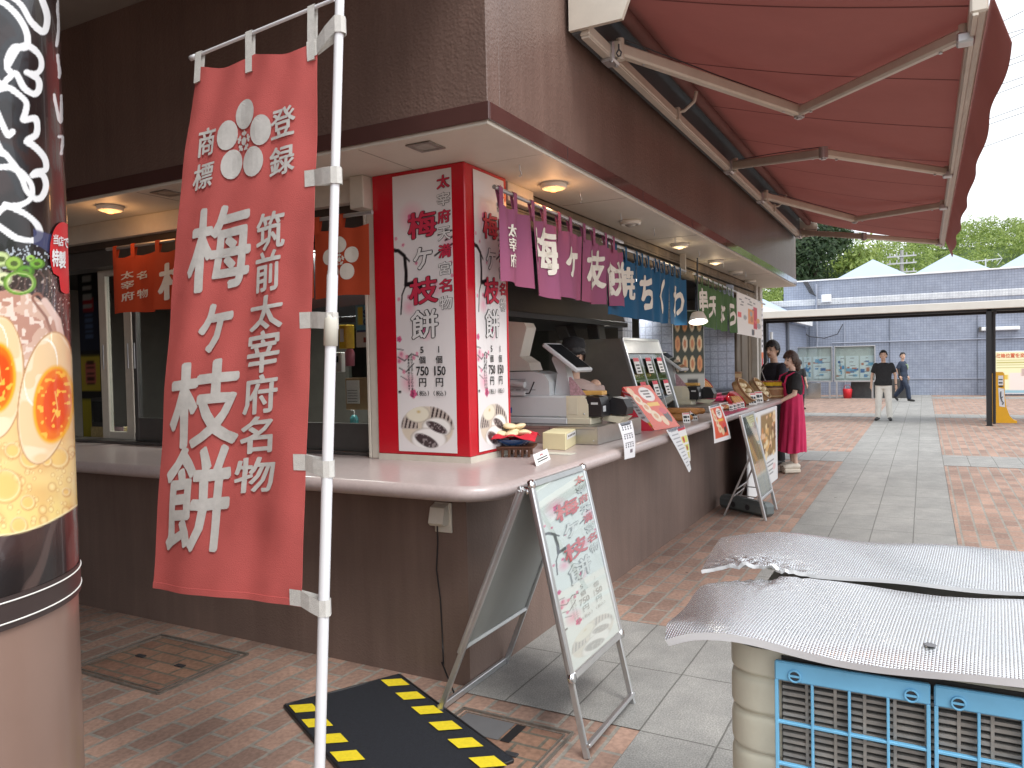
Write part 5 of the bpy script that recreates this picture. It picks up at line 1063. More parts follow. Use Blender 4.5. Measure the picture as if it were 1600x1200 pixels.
def food2(U, Vv):
    r = random.Random(5); l = [(.18, .30, .11, .26, lin(210, 176, 80), 'r'), (.18, .26, .09, .14, lin(226, 130, 50)), (.66, .33, .28, .30, lin(150, 120, 70), 'r')]
    for i in range(46): l.append((r.uniform(.42, .92), r.uniform(.06, .62), r.uniform(.02, .06), r.uniform(.02, .06), r.choice([lin(222, 178, 110), lin(196, 130, 60), lin(236, 214, 170), lin(120, 84, 40), lin(228, 190, 150)])))
    for i in range(4): l.append((.66, .70+.055*i, .2-.03*(i % 2), .008, lin(120, 120, 124), 'r'))
    l.append((.86, .8, .06, .05, lin(230, 200, 200)))
    return blobs(U, Vv, l, lin(232, 234, 234))
ink_sheet('picture', M_print, lambda u, v: V(.3055, y0+.01+(y1-y0-.02)*u, .955-.94*v), 70, 60, food2, fbd)
wt = thing('sign_weight', 'grey plastic ballast block lying under the far easel sign', 'weight', (.4, 4.9, 0)); a, b = V(.10, 5.12, .075), V(.66, 4.72, .075)
m = MB(); m.bar(a, b, .15, .13, bev=.03); m.bar(a+(b-a)*.05+V(0, 0, .062), a+(b-a)*.95+V(0, 0, .062), .08, .02, bev=.008); m.build('block', mat('slate_grey_plastic', (.13, .15, .15), .5, 0, .15, 8), wt)
m = MB(); d_ = (b-a).normalized(); s_ = d_.cross(V(0, 0, 1))
for t_ in (.35, .65): m.tube([a+(b-a)*t_+s_*.077, a+(b-a)*t_+s_*.082], .03, 12)
m.build('cap', M_darkmetal, wt)

# ================================================================ AIR UNIT UNDER SILVER SHEETS
M_creamp = mat('aged_cream_plastic', (.60, .58, .47), .45, 0, .10, 4, bump=.05, bscale=200); M_bluep = mat('sky_blue_plastic', (.17, .46, .70), .38, 0, .10, 8); M_fin = mat('dusty_fins', (.27, .25, .225), .75, .1, .35, 14)
au = thing('air_cooler', 'big cream air cooler with sky-blue grille frames under the silver sheets', 'air cooler', (2.2, -1.1, 0))
AX0, AX1, AY0, AY1, AZ = 1.64, 3.05, -1.52, -.66, .985
m = MB(); prof = []
for i in range(200):
    z = AZ-.004-i*(AZ-.03)/199; q = (z % .083)/.083; prof.append((z, .008*(1-abs(2*q-1)**7)-.007*(q < .09)))
def ring(off):
    pts = []
    for (cx, cy, a0) in ((AX0+.07, AY0+.07, math.pi), (AX1-.07, AY0+.07, 1.5*math.pi), (AX1-.07, AY1-.07, 0), (AX0+.07, AY1-.07, .5*math.pi)):
        for k in range(7): a = a0+k*math.pi/12; pts.append((cx+(.07+off)*math.cos(a), cy+(.07+off)*math.sin(a)))
    return pts
vs = []; n = 28
for z, o_ in prof: vs += [(x, y, z) for x, y in ring(o_)]
m.add(vs, [(i*n+(k+1) % n, i*n+k, (i+1)*n+k, (i+1)*n+(k+1) % n) for i in range(len(prof)-1) for k in range(n)], 0, True)
m.add(vs[:n], [tuple(range(n))]); m.build('body', M_creamp, au)
m = MB(); m.box(AX0+.05, AX1-.05, AY0+.05, AY1-.05, 0, .05); m.build('base', M_darkmetal, au)
m = MB(); m.box(1.752, 2.98, AY0-.014, AY0+.02, .08, AZ-.01); m.build('recess', mat('recess_black', (.04, .037, .034), .8), au)
m = MB()
for i in range(62): z = AZ-.045-i*.0142; m.box(1.755, 2.975, AY0-.024, AY0-.0145, z, z+.0062+.001*(i % 2))
m.build('louvre', M_fin, au, )
m = MB()
for i in range(22): x = 1.80+i*.054; m.box(x, x+.006, AY0-.026, AY0-.0242, .1, AZ-.04)
m.build('louvre_tie', M_fin, au)
for fx in (1.742, 2.032, 2.322, 2.612):
    m = MB(); w4 = .284; y_ = AY0-.04; zt2 = AZ-.012
    m.box(fx, fx+w4, y_, y_+.013, zt2-.040, zt2, .003); m.box(fx, fx+w4, y_+.001, y_+.012, .07, .10, .003)
    for i in range(5): x = fx+.0035+i*(w4-.007)/4; hw = .0035 if i in (0, 4) else .0026; m.box(x-hw, x+hw, y_+.0005, y_+.0125, .1, zt2-.039, .001)
    for i in range(9): z = zt2-.04-.088*(i+1); m.box(fx+.002, fx+w4-.002, y_+.0015, y_+.0115, z-.0028, z+.0028, .001)
    fr_ = m.build('grille_frame', M_bluep, au)
    for x in (fx+.04, fx+w4-.032):
        m = MB(); c = V(x, y_-.003, zt2-.026); m.tube([c+V(.0115*math.cos(k*math.pi/8), 0, .0115*math.sin(k*math.pi/8)) for k in range(17)], .002, 6); m.box(c.x-.010, c.x+.010, c.y-.001, c.y+.002, c.z-.002, c.z+.002); m.build('latch', M_bluep, fr_)
        m = MB(); m.lathe([(0, 0), (.0095, 0)], c+V(0, .0025, 0), 16, axis=(0, -1, 0)); m.build('latch_recess', M_darkmetal, fr_)
def foil():
    def f(t, p, N, L):
        tc = N('TexCoord'); mp = N('Mapping'); mp.inputs['Rotation'].default_value = (0, 0, R(4)); L(tc.outputs['Object'], mp.inputs[0])
        mp.inputs['Scale'].default_value = (1, 1, 1)
        s = []
        sp = N('SeparateXYZ'); L(mp.outputs[0], sp.inputs[0])
        for a in ('X', 'Y'):
            k = N('Math', operation='MULTIPLY'); k.inputs[1].default_value = 2*math.pi/.0125; L(sp.outputs[a], k.inputs[0]); c = N('Math', operation='SINE'); L(k.outputs[0], c.inputs[0]); ab = N('Math', operation='ABSOLUTE'); L(c.outputs[0], ab.inputs[0]); s.append(ab)
        mn_ = N('Math', operation='MINIMUM'); L(s[0].outputs[0], mn_.inputs[0]); L(s[1].outputs[0], mn_.inputs[1])
        n = N('TexNoise'); n.inputs['Scale'].default_value = 55; n.inputs['Detail'].default_value = 5; L(tc.outputs['Object'], n.inputs['Vector'])
        a2 = N('Math', operation='MULTIPLY_ADD'); a2.inputs[1].default_value = .9; L(n.outputs[0], a2.inputs[0]); L(mn_.outputs[0], a2.inputs[2])
        b = N('Bump'); b.inputs['Strength'].default_value = .6; b.inputs["Distance"].default_value = .0022; L(a2.outputs[0], b.inputs['Height']); L(b.outputs[0], p.inputs['Normal'])
        p.inputs['Base Color'].default_value = (.83, .84, .86, 1); p.inputs['Metallic'].default_value = .92; p.inputs['Roughness'].default_value = .20
    return node_mat('silver_bubble_foil', f)
M_foil = foil(); M_foam = mat('white_foam', (.74, .75, .77), .6, 0, .05)
def crinkle(x, y, cx, cy, r):
    d = math.hypot(x-cx, y-cy)/r; return math.exp(-d*d)*.012*(noise.noise(V(x*45, y*45, 0))+.6*noise.noise(V(x*90, y*90, 3)))
def front_sheet(u, v):
    x = 1.505+1.62*u; y = -1.585+.475*v; nn = 1.012+.016*math.sin(min(1, u/.16)*math.pi/2)-.010*(1-min(1, u/.12))**2
    z = nn+.006*math.sin(u*14+1)+.004*math.sin(u*23+v*3)-.020*max(0, 1-v*5)**2*(.4+.6*math.sin(u*9+2)**2)-.012*(v > .75)*(v-.75)*4*(u < .1)
    x -= .06*(1-v)*(1-u)*.2-(.012*math.sin(v*6))*(1-u)
    if u < .05: x += (.05-u)*.5*(max(0, .12-v)/.12+max(0, v-.88)/.12)
    return V(x+.02*v*(1-u), y, z+crinkle(x, y, 1.62, -1.13, .09)*.8)
def back_sheet(u, v):
    x = 1.47+1.66*u; y = -1.092+.48*v; z = 1.030+.012*math.sin(min(1, u/.15)*math.pi/2)+.006*math.sin(u*11+2)+.004*math.sin(u*27+v*4)-.022*max(0, 1-u*9)**2-.03*max(0, v-.8)**2*8
    return V(x-.05*v*(1-u)+.0, y+.012*math.sin(u*5), z+crinkle(x, y, 1.62, -1.08, .10)*1.5+.012*math.exp(-((x-1.62)/.06)**2-((y+1.12)/.03)**2))
for nm, fn, lb in (('insulation_sheet', front_sheet, 'quilted silver foam sheet on the front half of the air cooler, with a small hole'), ('insulation_sheet', back_sheet, 'quilted silver foam sheet on the back half of the cooler, overlapping the other')):
    m = MB(); m.slab(fn, 150, 50, .017 if fn is front_sheet else .010, 0, 1); o = m.build(nm, [M_foil, M_foam], None, loc=tuple(fn(.5, .5))); tag(o, lb, 'insulation sheet', 'silver sheets laid over the air cooler')
    if fn is front_sheet:
        m = MB(); c = az(1453, 1008, 1.03); m.lathe([(0, .002), (.009, .0022), (.012, .0018), (.010, .0005)], V(c.x, c.y, front_sheet((c.x-1.505)/1.62, (c.y+1.585)/.475).z+.0015), 14); m.build('hole', mat('hole_grey', (.16, .16, .17), .8), o)
    m = MB(); uu = .235
    for k in range(60): p = fn(uu+.001*math.sin(k*.3), k/60); q = fn(uu+.001*math.sin((k+1)*.3), (k+1)/60); m.tube([p+V(0, 0, .0002), q+V(0, 0, .0002)], .0005, 4, caps=False)
    m.build('seam', M_foil, o)

# ================================================================ THINGS ON THE COUNTER
M_reg = mat('register_grey', (.52, .545, .56), .4, 0, .05); M_regc = mat('register_cream', (.64, .60, .46), .42, 0, .06); M_ste = mat('brushed_steel', (.46, .44, .41), .3, .9, .18, 3, bump=.08, bscale=160)
M_screen = mat('black_glass', (.01, .011, .013), .06, 0, 0, coat=.5); M_paper = mat('white_paper', (.78, .78, .76), .6, 0, .04)
def txt(m, s, P0, ux, uy, cx, cy, ht, bold=.015, mi=0, off=.0012, wd=None):
    ux, uy = Vector(ux), Vector(uy); n = ux.cross(uy)
    fn = lambda a, b: Vector(P0)+ux*a+uy*b+n*off
    for i, c in enumerate(s):
        if c != ' ': m.glyph(c, fn, cx+(i-(len(s)-1)/2)*ht*1.08, cy, wd or ht, ht, bold, mi)
def plinth(x0, x1, y0, y1, h, lab):
    t = thing('steel_plinth', lab, 'plinth', ((x0+x1)/2, (y0+y1)/2, ZC)); m = MB(); m.box(x0, x1, y0, y1, ZC+.001, ZC+h, .004); m.build('box', M_ste, t)
    m = MB()
    for y in (y0-.0015, ): m.box(x1-.36, x1-.357, y, y+.001, ZC+.01, ZC+h-.01)
    m.box(x0+.02, x1-.02, y0-.0012, y0-.0002, ZC+h-.022, ZC+h-.02); m.build('joint', M_darkmetal, t)
    m = MB(); m.lathe([(0, 0), (.006, 0), (.004, .003), (0, .0035)], (x1-.03, y0-.001, ZC+.03), 10, axis=(0, -1, 0)); m.build('rivet', M_alu, t); return t
plinth(-1.0, .085, 1.60, 2.5, .125, 'brushed steel plinth under the nearer cash register')
ZP = ZC+.126
def register(loc, label, lit=False):
    t = thing('cash_register', label, 'cash register', (0, 0, 0), 'cash registers on the counter')
    m = MB(); m.box(-.85, -.18, -.02, .36, 0, .045, .005); m.box(-.86, -.10, -.01, .35, .045, .20, .012); m.build('drawer', M_reg, t)
    m = MB(); m.box(-.18, .0, -.015, .2, .0, .045, .004); m.prism([(-.185, -.012, .046), (-.02, -.012, .046), (-.02, -.012, .13), (-.035, -.012, .18), (-.075, -.012, .20), (-.185, -.012, .20)], (0, .2, 0)); m.build('cream_end', M_regc, t)
    m = MB(); m.box(-.17, -.10, -.0145, -.0125, .07, .185, .0005); m.build('cover_plate', mat('register_plate', (.6, .57, .45), .4), t)
    m = MB(); m.prism([(-.02, -.005, .055), (.075, -.005, .055), (.078, -.005, .14), (.06, -.005, .19), (-.03, -.005, .198), (-.045, -.005, .185), (-.02, -.005, .14)], (0, .16, 0)); pr_ = m.build('receipt_printer', M_black, t)
    m = MB(); m.box(.078, .080, .02, .07, .09, .13); m.box(.0, .05, -.007, -.0055, .14, .155); m.build('printer_label', M_reg, pr_)
    m = MB(); m.prism([(.05, .17, .06), (.19, .17, .06), (.2, .17, .11), (.17, .17, .17), (.09, .17, .185), (.06, .17, .15)], (0, .14, 0)); m.build('second_printer', M_black, t)
    m = MB(); m.prism([(.02, .16, .02), (.14, .16, .0), (.19, .16, .045), (.02, .16, .055)], (0, .15, 0)); m.build('coin_tray', M_regc, t)
    m = MB(); m.prism([(-.85, .02, .201), (-.33, .02, .201), (-.33, .02, .30), (-.37, .02, .355), (-.46, .02, .375), (-.85, .02, .37)], (0, .28, 0)); m.build('housing', M_reg, t)
    m = MB(); m.tube([(-.66, -.02, .30), (-.50, -.03, .28)], .022, 10); m.box(-.62, -.50, -.03, -.012, .202, .232, .004); m.build('card_reader', M_reg, t)
    m = MB(); m.prism([(-.33, .10, .201), (-.19, .10, .201), (-.20, .10, .24), (-.245, .10, .44), (-.325, .10, .50), (-.345, .10, .46), (-.30, .10, .36)], (0, .10, 0)); m.build('screen_neck', M_reg, t)
    c = V(-.24, .15, .47); ux = V(.80, 0, -.60)*.165; uy = V(0, 1, 0)*.14; uz = ux.cross(uy).normalized()*.016
    m = MB(); m.obox(c, ux, uy, uz, .008); sc = m.build('screen', M_reg, t)
    m = MB(); m.obox(c+uz*1.05+uy*0, ux*.86, uy*.88, uz*.06); m.build('display', M_screen if not lit else mat('shiny_display', (.3, .31, .3), .12, .3, .1), sc)
    m = MB(); m.box(-.16, .06, .06, .15, .201, .232, .005); m.build('receipt_tray', mat('tan_plastic', (.62, .36, .10), .4), t)
    m = MB(); m.prism([(-.18, .05, .201), (-.06, .05, .201), (-.17, .05, .33), (-.19, .05, .33)], (0, .006, 0)); m.build('leaflet', mat('leaflet_print', (.4, .25, .28), .5, 0, .6, 40), t)
    m = MB(); m.box(-.78, -.62, -.0115, -.0105, .075, .115); m.build('blue_sticker', mat('blue_sticker', (.05, .16, .42), .4), t)
    m = MB()
    for i in range(7): m.box(-.84+.06*i, -.80+.06*i, .0185, .0195, .24, .244)
    for i in range(5): m.box(-.80, -.52, .0185, .0195, .27+.012*i, .273+.012*i)
    m.build('vent', M_darkmetal, t)
    m = MB(); m.lathe([(0, 0), (.009, 0), (.009, .003), (0, .004)], V(-.14, -.0105, .03), 12, axis=(0, -1, 0)); m.lathe([(0, 0), (.006, 0), (.006, .003), (0, .004)], V(-.05, -.0135, .075), 12, axis=(0, -1, 0)); m.build('lock', M_alu, t)
    m = MB(); m.tube([V(-.30, .24, .30), V(-.24, .31, .24), V(-.12, .33, .21), V(.02, .30, .19)], .006, 6); m.tube([V(-.45, .02, .30), V(-.47, -.02, .22), V(-.56, -.025, .21)], .005, 6); m.build('cable', M_black, t)
    ORG[t.name] = V(0, 0, 0); t.location = loc
    return t
r1 = register((-.015, 1.74, ZP), 'nearer grey cash register with a dark tilted screen, beside the red column')
t = thing('plum_poster_clamp', 'white plastic food dispenser head standing behind the red column', 'dispenser', (-.56, 2.1, ZP+.37)); z = ZP+.38
m = MB(); m.prism([(-.78, 1.9, z), (-.56, 1.9, z), (-.58, 1.9, z+.06), (-.66, 1.9, z+.11), (-.78, 1.9, z+.11)], (0, .2, 0)); m.build('foot', M_lampw, t)
m = MB(); m.prism([(-.78, 1.92, z+.111), (-.66, 1.92, z+.111), (-.60, 1.92, z+.32), (-.62, 1.92, z+.36), (-.78, 1.92, z+.38)], (0, .16, 0)); m.build('head', M_lampw, t)
t['label'] = 'white upright machine head standing on the register behind the red column'; t['category'] = 'machine'; t.name = 'white_machine'; ORG['white_machine'] = ORG['plum_poster_clamp']
plinth(-1.0, .06, 4.86, 5.6, .075, 'brushed steel plinth under the farther cash register')
r2 = dup(r1, (-.19, 4.98, ZC+.076), 0, 'farther grey cash register between the glass food case and the food bowls')
# glass-fronted food warmer
cb = thing('food_warmer', 'steel food warmer with a sloping glass front and red-topped price cards', 'food warmer', (-.5, 3.7, ZC)); y0, y1 = 3.3, 4.35
pf = [(-1.0, ZC+.002), (-.14, ZC+.002), (-.36, 1.80), (-1.0, 1.80)]
m = MB(); m.prism([(x, y0, z) for x, z in pf], (0, .012, 0)); m.prism([(x, y1, z) for x, z in pf], (0, -.012, 0)); m.box(-1.0, -.98, y0+.012, y1-.012, ZC+.002, 1.8); m.box(-1.0, -.36, y0+.012, y1-.012, 1.785, 1.80); m.box(-.98, -.145, y0+.012, y1-.012, ZC+.002, ZC+.05); m.build('case', M_ste, cb)
A_, B_ = V(-.14, 0, ZC+.01), V(-.36, 0, 1.80); fu = lambda y, v: V(A_.x+(B_.x-A_.x)*v, y, A_.z+(B_.z-A_.z)*v); fn_ = V(.96, 0, .27)
m = MB()
for y in (y0+.006, y1-.006): m.bar(fu(y, 0), fu(y, 1), .026, .03, up=fn_, bev=.004)
for v in (.01, .99): m.bar(fu(y0, v)+V(0, .02, 0), fu(y1, v)-V(0, .02, 0), .03, .028, up=fn_, bev=.004)
for y in (y0+.35, y0+.70): m.bar(fu(y, .02), fu(y, .80), .012, .012, up=fn_)
m.build('front_frame', M_alu, cb)
m = MB(); m.prism([fu(y0+.02, .82), fu(y1-.02, .82), fu(y1-.02, .975), fu(y0+.02, .975)], fn_*.01); m.build('light_panel', mat('pale_panel', (.6, .62, .6), .3), cb)
m = MB(); m.prism([fu(y0+.02, .02), fu(y1-.02, .02), fu(y1-.02, .81), fu(y0+.02, .81)], fn_*.004); m.build('glass_front', M_glass, cb)
m = MB()
for v in (.25, .48): m.box(-.95, fu(0, v).x-.03, y0+.02, y1-.02, fu(0, v).z, fu(0, v).z+.01)
m.build('shelf', M_alu, cb)
M_fry = mat('golden_fried', (.45, .20, .055), .55, 0, .35, 30, bump=.4, bscale=90)
m = MB(); r_ = random.Random(1)
for v in (.06, .27, .5):
    for k in range(9): m.ell((-.32-.05*v+r_.uniform(-.12, .06), y0+.1+k*.1, fu(0, v).z+.035), .045, .03, .025, 10)
m.build('warm_food', M_fry, cb)
M_redp = mat('red_print', (.62, .03, .06), .5, 0, .05)
for v in (.76, .47):
    for y in (y0+.17, y0+.52, y0+.86):
        p = fu(y, v)+fn_*.016; m = MB(); dn = (A_-B_).normalized(); m.prism([p+V(0, -.075, 0), p+V(0, .075, 0), p+V(0, .075, 0)+dn*.15, p+V(0, -.075, 0)+dn*.15], fn_*.002)
        q = m.build('price_card', M_paper, cb); m = MB(); m.prism([p+fn_*.0024+V(0, -.074, 0), p+fn_*.0024+V(0, .074, 0), p+fn_*.0024+V(0, .074, 0)+dn*.035, p+fn_*.0024+V(0, -.074, 0)+dn*.035], fn_*.001); m.build('red_band', M_redp, q)
        m = MB()
        for k, wv in enumerate((.05, .035, .045)): c = p+fn_*.003+dn*(.062+.03*k); m.prism([c+V(0, -wv, 0), c+V(0, wv, 0), c+V(0, wv, 0)+dn*.014, c+V(0, -wv, 0)+dn*.014], fn_*.0008)
        m.build('print', M_ink, q)
# orange menu stand
ms_ = thing('menu_stand', 'orange fold-out menu stand with food pictures in front of the steel food warmer', 'menu stand', (.05, 2.95, ZC)); a, b = V(.12, 2.72, ZC+.003), V(.20, 3.16, ZC+.003); c, d = V(-.06, 2.50, ZC+.36), V(.02, 2.92, ZC+.36)
def omenu(U, Vv):
    l = [(.64, .2, .26, .17, lin(238, 232, 226)), (.62, .43, .22, .04, lin(240, 190, 70), 'r'), (.14, .12, .1, .1, lin(236, 200, 160)), (.2, .3, .12, .13, lin(238, 220, 190)), (.3, .5, .12, .13, lin(238, 218, 186)), (.42, .7, .14, .14, lin(236, 214, 180)), (.62, .82, .1, .12, lin(232, 200, 160)), (.82, .72, .12, .16, lin(70, 40, 36)), (.8, .6, .14, .08, lin(206, 60, 70))]
    for i in range(3): l.append((.64, .13+.065*i, .16-.03*i, .016, lin(80, 60, 60), 'r'))
    for q in (.2, .3, .42): l.append((q, .3+(q-.2)*1.8, .07, .06, lin(214, 160, 110)))
    return blobs(U, Vv, l, lin(222, 82, 44))
sh = lambda u, v: (c*(1-u)+d*u)*(1-v)+(a*(1-u)+b*u)*v
ink_sheet('front_sheet', M_printg, lambda u, v: sh(u, v), 60, 60, omenu, ms_)
m = MB(); nn = (b-a).cross(c-a).normalized(); nn = nn if nn.x > 0 else -nn; m.prism([p-nn*.0085 for p in (a, b, d, c)], nn*.007); m.prism([V(-.22, 2.76, ZC+.003), V(-.14, 3.2, ZC+.003), d-nn*.004, c-nn*.004], nn*-.004); m.build('card', mat('menu_orange', (.62, .10, .03), .5, 0, .08), ms_)
m = MB(); e = a+V(-.12, -.06, 0); m.prism([a-nn*.01, c-nn*.01, e+V(-.04, 0, 0)], V(0, -.004, 0)); m.build('side_flap', M_redp, ms_)
ink_sheet('side_sheet', M_print, lambda u, v: (c+V(-.005, -.016, -.03))*(1-v)*(1-u)+(c+V(.055, -.008, -.05))*(1-v)*u+(a+V(-.06, -.016, .01))*v*(1-u)+(a+V(-.005, -.012, .03))*v*u, 10, 24, lambda U, Vv: blobs(U, Vv, [(.5, .05, .6, .05, lin(210, 50, 60), 'r'), (.5, .93, .5, .08, lin(240, 190, 60), 'r')]+[(.5, .2+.1*i, .3, .02, lin(120, 110, 120), 'r') for i in range(6)], lin(236, 234, 236)), ms_)
# papers hanging from the counter edge
def hang(name, label, px, seed, paint, curl=.0):
    q = [ax(x, y, .318) for x, y in px]; ce = sum(q, V(0, 0, 0))/4; t = thing(name, label, 'paper notice', tuple(ce), 'paper notices hanging from the counter edge')
    def S(u, v):
        p = (q[0]*(1-u)+q[1]*u)*(1-v)+(q[3]*(1-u)+q[2]*u)*v; return p+V(.012*math.sin(math.pi*v)+curl*v*v*(1-u), 0, 0)
    ink_sheet('sheet', M_print, S, 30, 50, paint, t); m = MB(); m.slab(lambda u, v: S(u, v)+V(-.0014, 0, 0), 10, 16, .0012); m.build('backing', M_paper, t)
    m = MB(); m.prism([S(.1, .0)+V(.002, 0, 0), S(.9, 0)+V(.002, 0, 0), S(.9, .05)+V(.002, 0, 0), S(.1, .05)+V(.002, 0, 0)], V(.0008, 0, 0)); m.build('tape', glass_mat('clear_tape', (.9, .9, .9), .1) if 'clear_tape' not in _M else _M['clear_tape'], t)
rows = lambda n, w_, c, y0=.1, dy=.08, h=.012: [(.5, y0+dy*i, w_*(.7+.3*((i*7) % 3)/2), h, c, 'r') for i in range(n)]
hang('price_notice', 'narrow white notice with rows of dark print, nearest along the counter edge', [(966, 662), (987, 657), (992, 714), (976, 718)], 1, lambda U, Vv: blobs(U, Vv, [(.5, .07, .36, .018, lin(30, 30, 50), 'r'), (.5, .32, .36, .018, lin(30, 30, 50), 'r'), (.5, .56, .36, .018, lin(30, 30, 50), 'r'), (.64, .80, .12, .05, lin(120, 110, 120), 'r')]+[(.2+.2*i, .13+.24*j+.06*k, .05, .014, lin(70, 70, 90), 'r') for i in range(4) for j in range(3) for k in range(2)], lin(238, 238, 242)))
hang('price_notice', 'long curling white notice with grey print, second along the counter edge', [(1041, 672), (1059, 667), (1080, 733), (1071, 738)], 2, lambda U, Vv: blobs(U, Vv, rows(11, .36, lin(150, 152, 160), .06, .08), lin(232, 234, 236)), .03)
hang('price_notice', 'notice with a red heading and yellow-green pictures beside the curling white one', [(1057, 668), (1069, 664), (1079, 720), (1072, 722)], 3, lambda U, Vv: blobs(U, Vv, [(.5, .05, .5, .06, lin(200, 30, 60), 'r'), (.5, .36, .45, .1, lin(226, 226, 120), 'r'), (.5, .6, .45, .1, lin(214, 222, 110), 'r'), (.35, .36, .15, .09, lin(200, 60, 60)), (.5, .82, .4, .09, lin(220, 214, 130), 'r'), (.6, .6, .14, .07, lin(180, 70, 60)), (.4, .84, .2, .06, lin(190, 90, 70))], lin(240, 238, 236)))
hang('menu_notice', 'white-bordered orange menu sheet hanging from the counter near the far easel', [(1107, 635), (1125, 630), (1142, 685), (1116, 693)], 4, lambda U, Vv: np.where(((U > .09)*(U < .91)*(Vv > .07)*(Vv < .9))[..., None], omenu((U-.09)/.82, (Vv-.07)/.83), lin(238, 236, 236)))
# plate of cakes on a bamboo stand
c = az(803, 712, ZC); bs = thing('bamboo_stand', 'small dark bamboo stand under the red cloth and plate of cakes', 'stand', (c.x, c.y, ZC)); M_bam = mat('smoked_bamboo', (.13, .055, .028), .4, 0, .35, 14)
m = MB(); r_ = random.Random(2); rotc = Matrix.Rotation(.35, 3, 'Z'); Wp = lambda x, y, z: c+rotc @ V(x, y, 0)+V(0, 0, z)
for k in range(6): x = -.10+.04*k; m.tube([Wp(x, -.07, 0), Wp(x+.004, -.07, .055)], .009, 8); m.tube([Wp(x, .07, 0), Wp(x, .07, .055)], .009, 8)
m.build('leg', M_bam, bs); m = MB()
for k in range(5): m.tube([Wp(-.135, -.085+.042*k, .06), Wp(.135, -.085+.042*k, .06)], .007, 8)
for k in (-.07, .07): m.tube([Wp(-.12, k, .048), Wp(.12, k, .048)], .006, 8)
m.build('top_slat', M_bam, bs)
pl = thing('blue_plate', 'round dark blue plate between the red cloth and the bamboo stand', 'plate', (c.x, c.y, ZC+.068)); m = MB(); m.lathe([(0, 0), (.08, 0), (.115, .03), (.122, .04), (.114, .04), (.08, .012), (0, .01)], c+V(.0, .0, .068), 36); m.build('dish', mat('blue_glaze', (.015, .06, .17), .12, 0, .1, coat=.5), pl)
def cloth4(u, v):
    x, y = (u-.5)*.36, (v-.5)*.36; r2 = max(abs(x), abs(y)); rr = math.hypot(x, y); z = .052+.30*max(0, rr-.10)-1.4*max(0, rr-.15)**1.3+.006*math.sin(8*math.atan2(y, x)+1)*min(1, rr/.1)
    p = rotc @ V(x*.82, y*.82, 0); return c+p+V(0, 0, .068+z+.03*max(0, x+y-.12))
m = MB(); m.slab(cloth4, 28, 28, -.002); o = m.build('red_cloth', mat('red_napkin', (.52, .012, .03), .8, 0, .1, 30, bump=.2, bscale=300), None, loc=(c.x, c.y, ZC+.12)); tag(o, 'red cloth napkin lining the blue plate under the cakes', 'napkin')
M_bun = mat('toasted_rice_cake', (.72, .60, .38), .55, 0, .16, 26, bump=.12, bscale=60); cakes = [(-.06, -.05, 0), (.0, -.065, 0), (.065, -.045, 0), (-.075, .015, 0), (.07, .02, 0), (0, 0, .008), (-.03, .06, 0), (.045, .065, 0), (-.02, -.012, .042), (.035, .02, .038), (-.045, .03, .036)]
bun = None
for i, (x, y, z) in enumerate(cakes):
    p = c+rotc @ V(x, y, 0)+V(0, 0, .140+z); tl = Matrix.Rotation(.25*math.sin(i*2.4), 3, 'X') @ Matrix.Rotation(.25*math.cos(i*1.7), 3, 'Y')
    if bun is None:
        m = MB(); m.ell((0, 0, 0), .043, .043, .0175, 18); bun = m.build('rice_cake', M_bun, None); ob = bun
    else: ob = bun.copy(); C.collection.objects.link(ob)
    ob.location = p; ob.rotation_euler = tl.to_euler(); s_ = .92+.12*((i*37) % 10)/10; ob.scale = (s_, s_*1.05, s_); tag(ob, 'pale round toasted cake heaped on the red cloth beside the red column', 'cake', 'cakes heaped on the plate')
t = thing('price_card', 'white price card with red and black print leaning on the bamboo stand', 'price card', tuple(az(843, 722, ZC)))
a_, b_ = az(838, 729, ZC), az(860, 718, ZC); upv = V(-.03, .04, .06); upv = V(-.05, .06, .055)
m = MB(); d_ = (b_-a_); d_.z = 0; m.prism([a_, a_+d_, a_+d_+upv, a_+upv], d_.cross(upv).normalized()*.0015); m.build('card', M_paper, t)
m = MB(); nn = d_.cross(upv).normalized(); L_ = d_.length; H_ = upv.length; dx_, uy_ = d_/L_, upv/H_
txt(m, '梅ケ枝餅', a_, dx_, uy_, L_/2, H_*.72, .012, .02, 1, .003); m2 = m
for k in range(2): m.prism([a_+dx_*L_*.15+uy_*H_*(.42-.2*k)+nn*.002, a_+dx_*L_*.85+uy_*H_*(.42-.2*k)+nn*.002, a_+dx_*L_*.85+uy_*H_*(.5-.2*k)+nn*.002, a_+dx_*L_*.15+uy_*H_*(.5-.2*k)+nn*.002], nn*.0006, 0)
m.build('print', [M_ink, M_redp], t)
p = az(872, 697, ZC); t = thing('card_box', 'pale yellow box with a small white label on the counter by the register', 'box', (p.x, p.y, ZC)); q0, q1, q2 = az(848, 702, ZC), az(884, 704, ZC), az(901, 694, ZC)
m = MB(); bx_ = (q1-q0); by_ = (q2-q1); m.obox((q0+q2)/2+V(0, 0, .055), bx_/2, by_/2, V(0, 0, .054), .003); m.build('carton', mat('pale_yellow_card', (.74, .68, .42), .6, 0, .05), t)
m = MB(); nb = by_.cross(V(0, 0, 1)).normalized(); nb = nb if nb.x > 0 else -nb; o_ = q1+by_*.1+V(0, 0, .065)+nb*.002; m.prism([o_, o_+by_*.8, o_+by_*.8+V(0, 0, .035), o_+V(0, 0, .035)], nb*.001); lb = m.build('label', M_paper, t)
m = MB()
for k in range(5): m.prism([o_+by_*(.1+.13*k)+V(0, 0, .012)+nb*.0012, o_+by_*(.18+.13*k)+V(0, 0, .012)+nb*.0012, o_+by_*(.18+.13*k)+V(0, 0, .024)+nb*.0012, o_+by_*(.1+.13*k)+V(0, 0, .024)+nb*.0012], nb*.0006)
m.build('print', M_ink, lb)
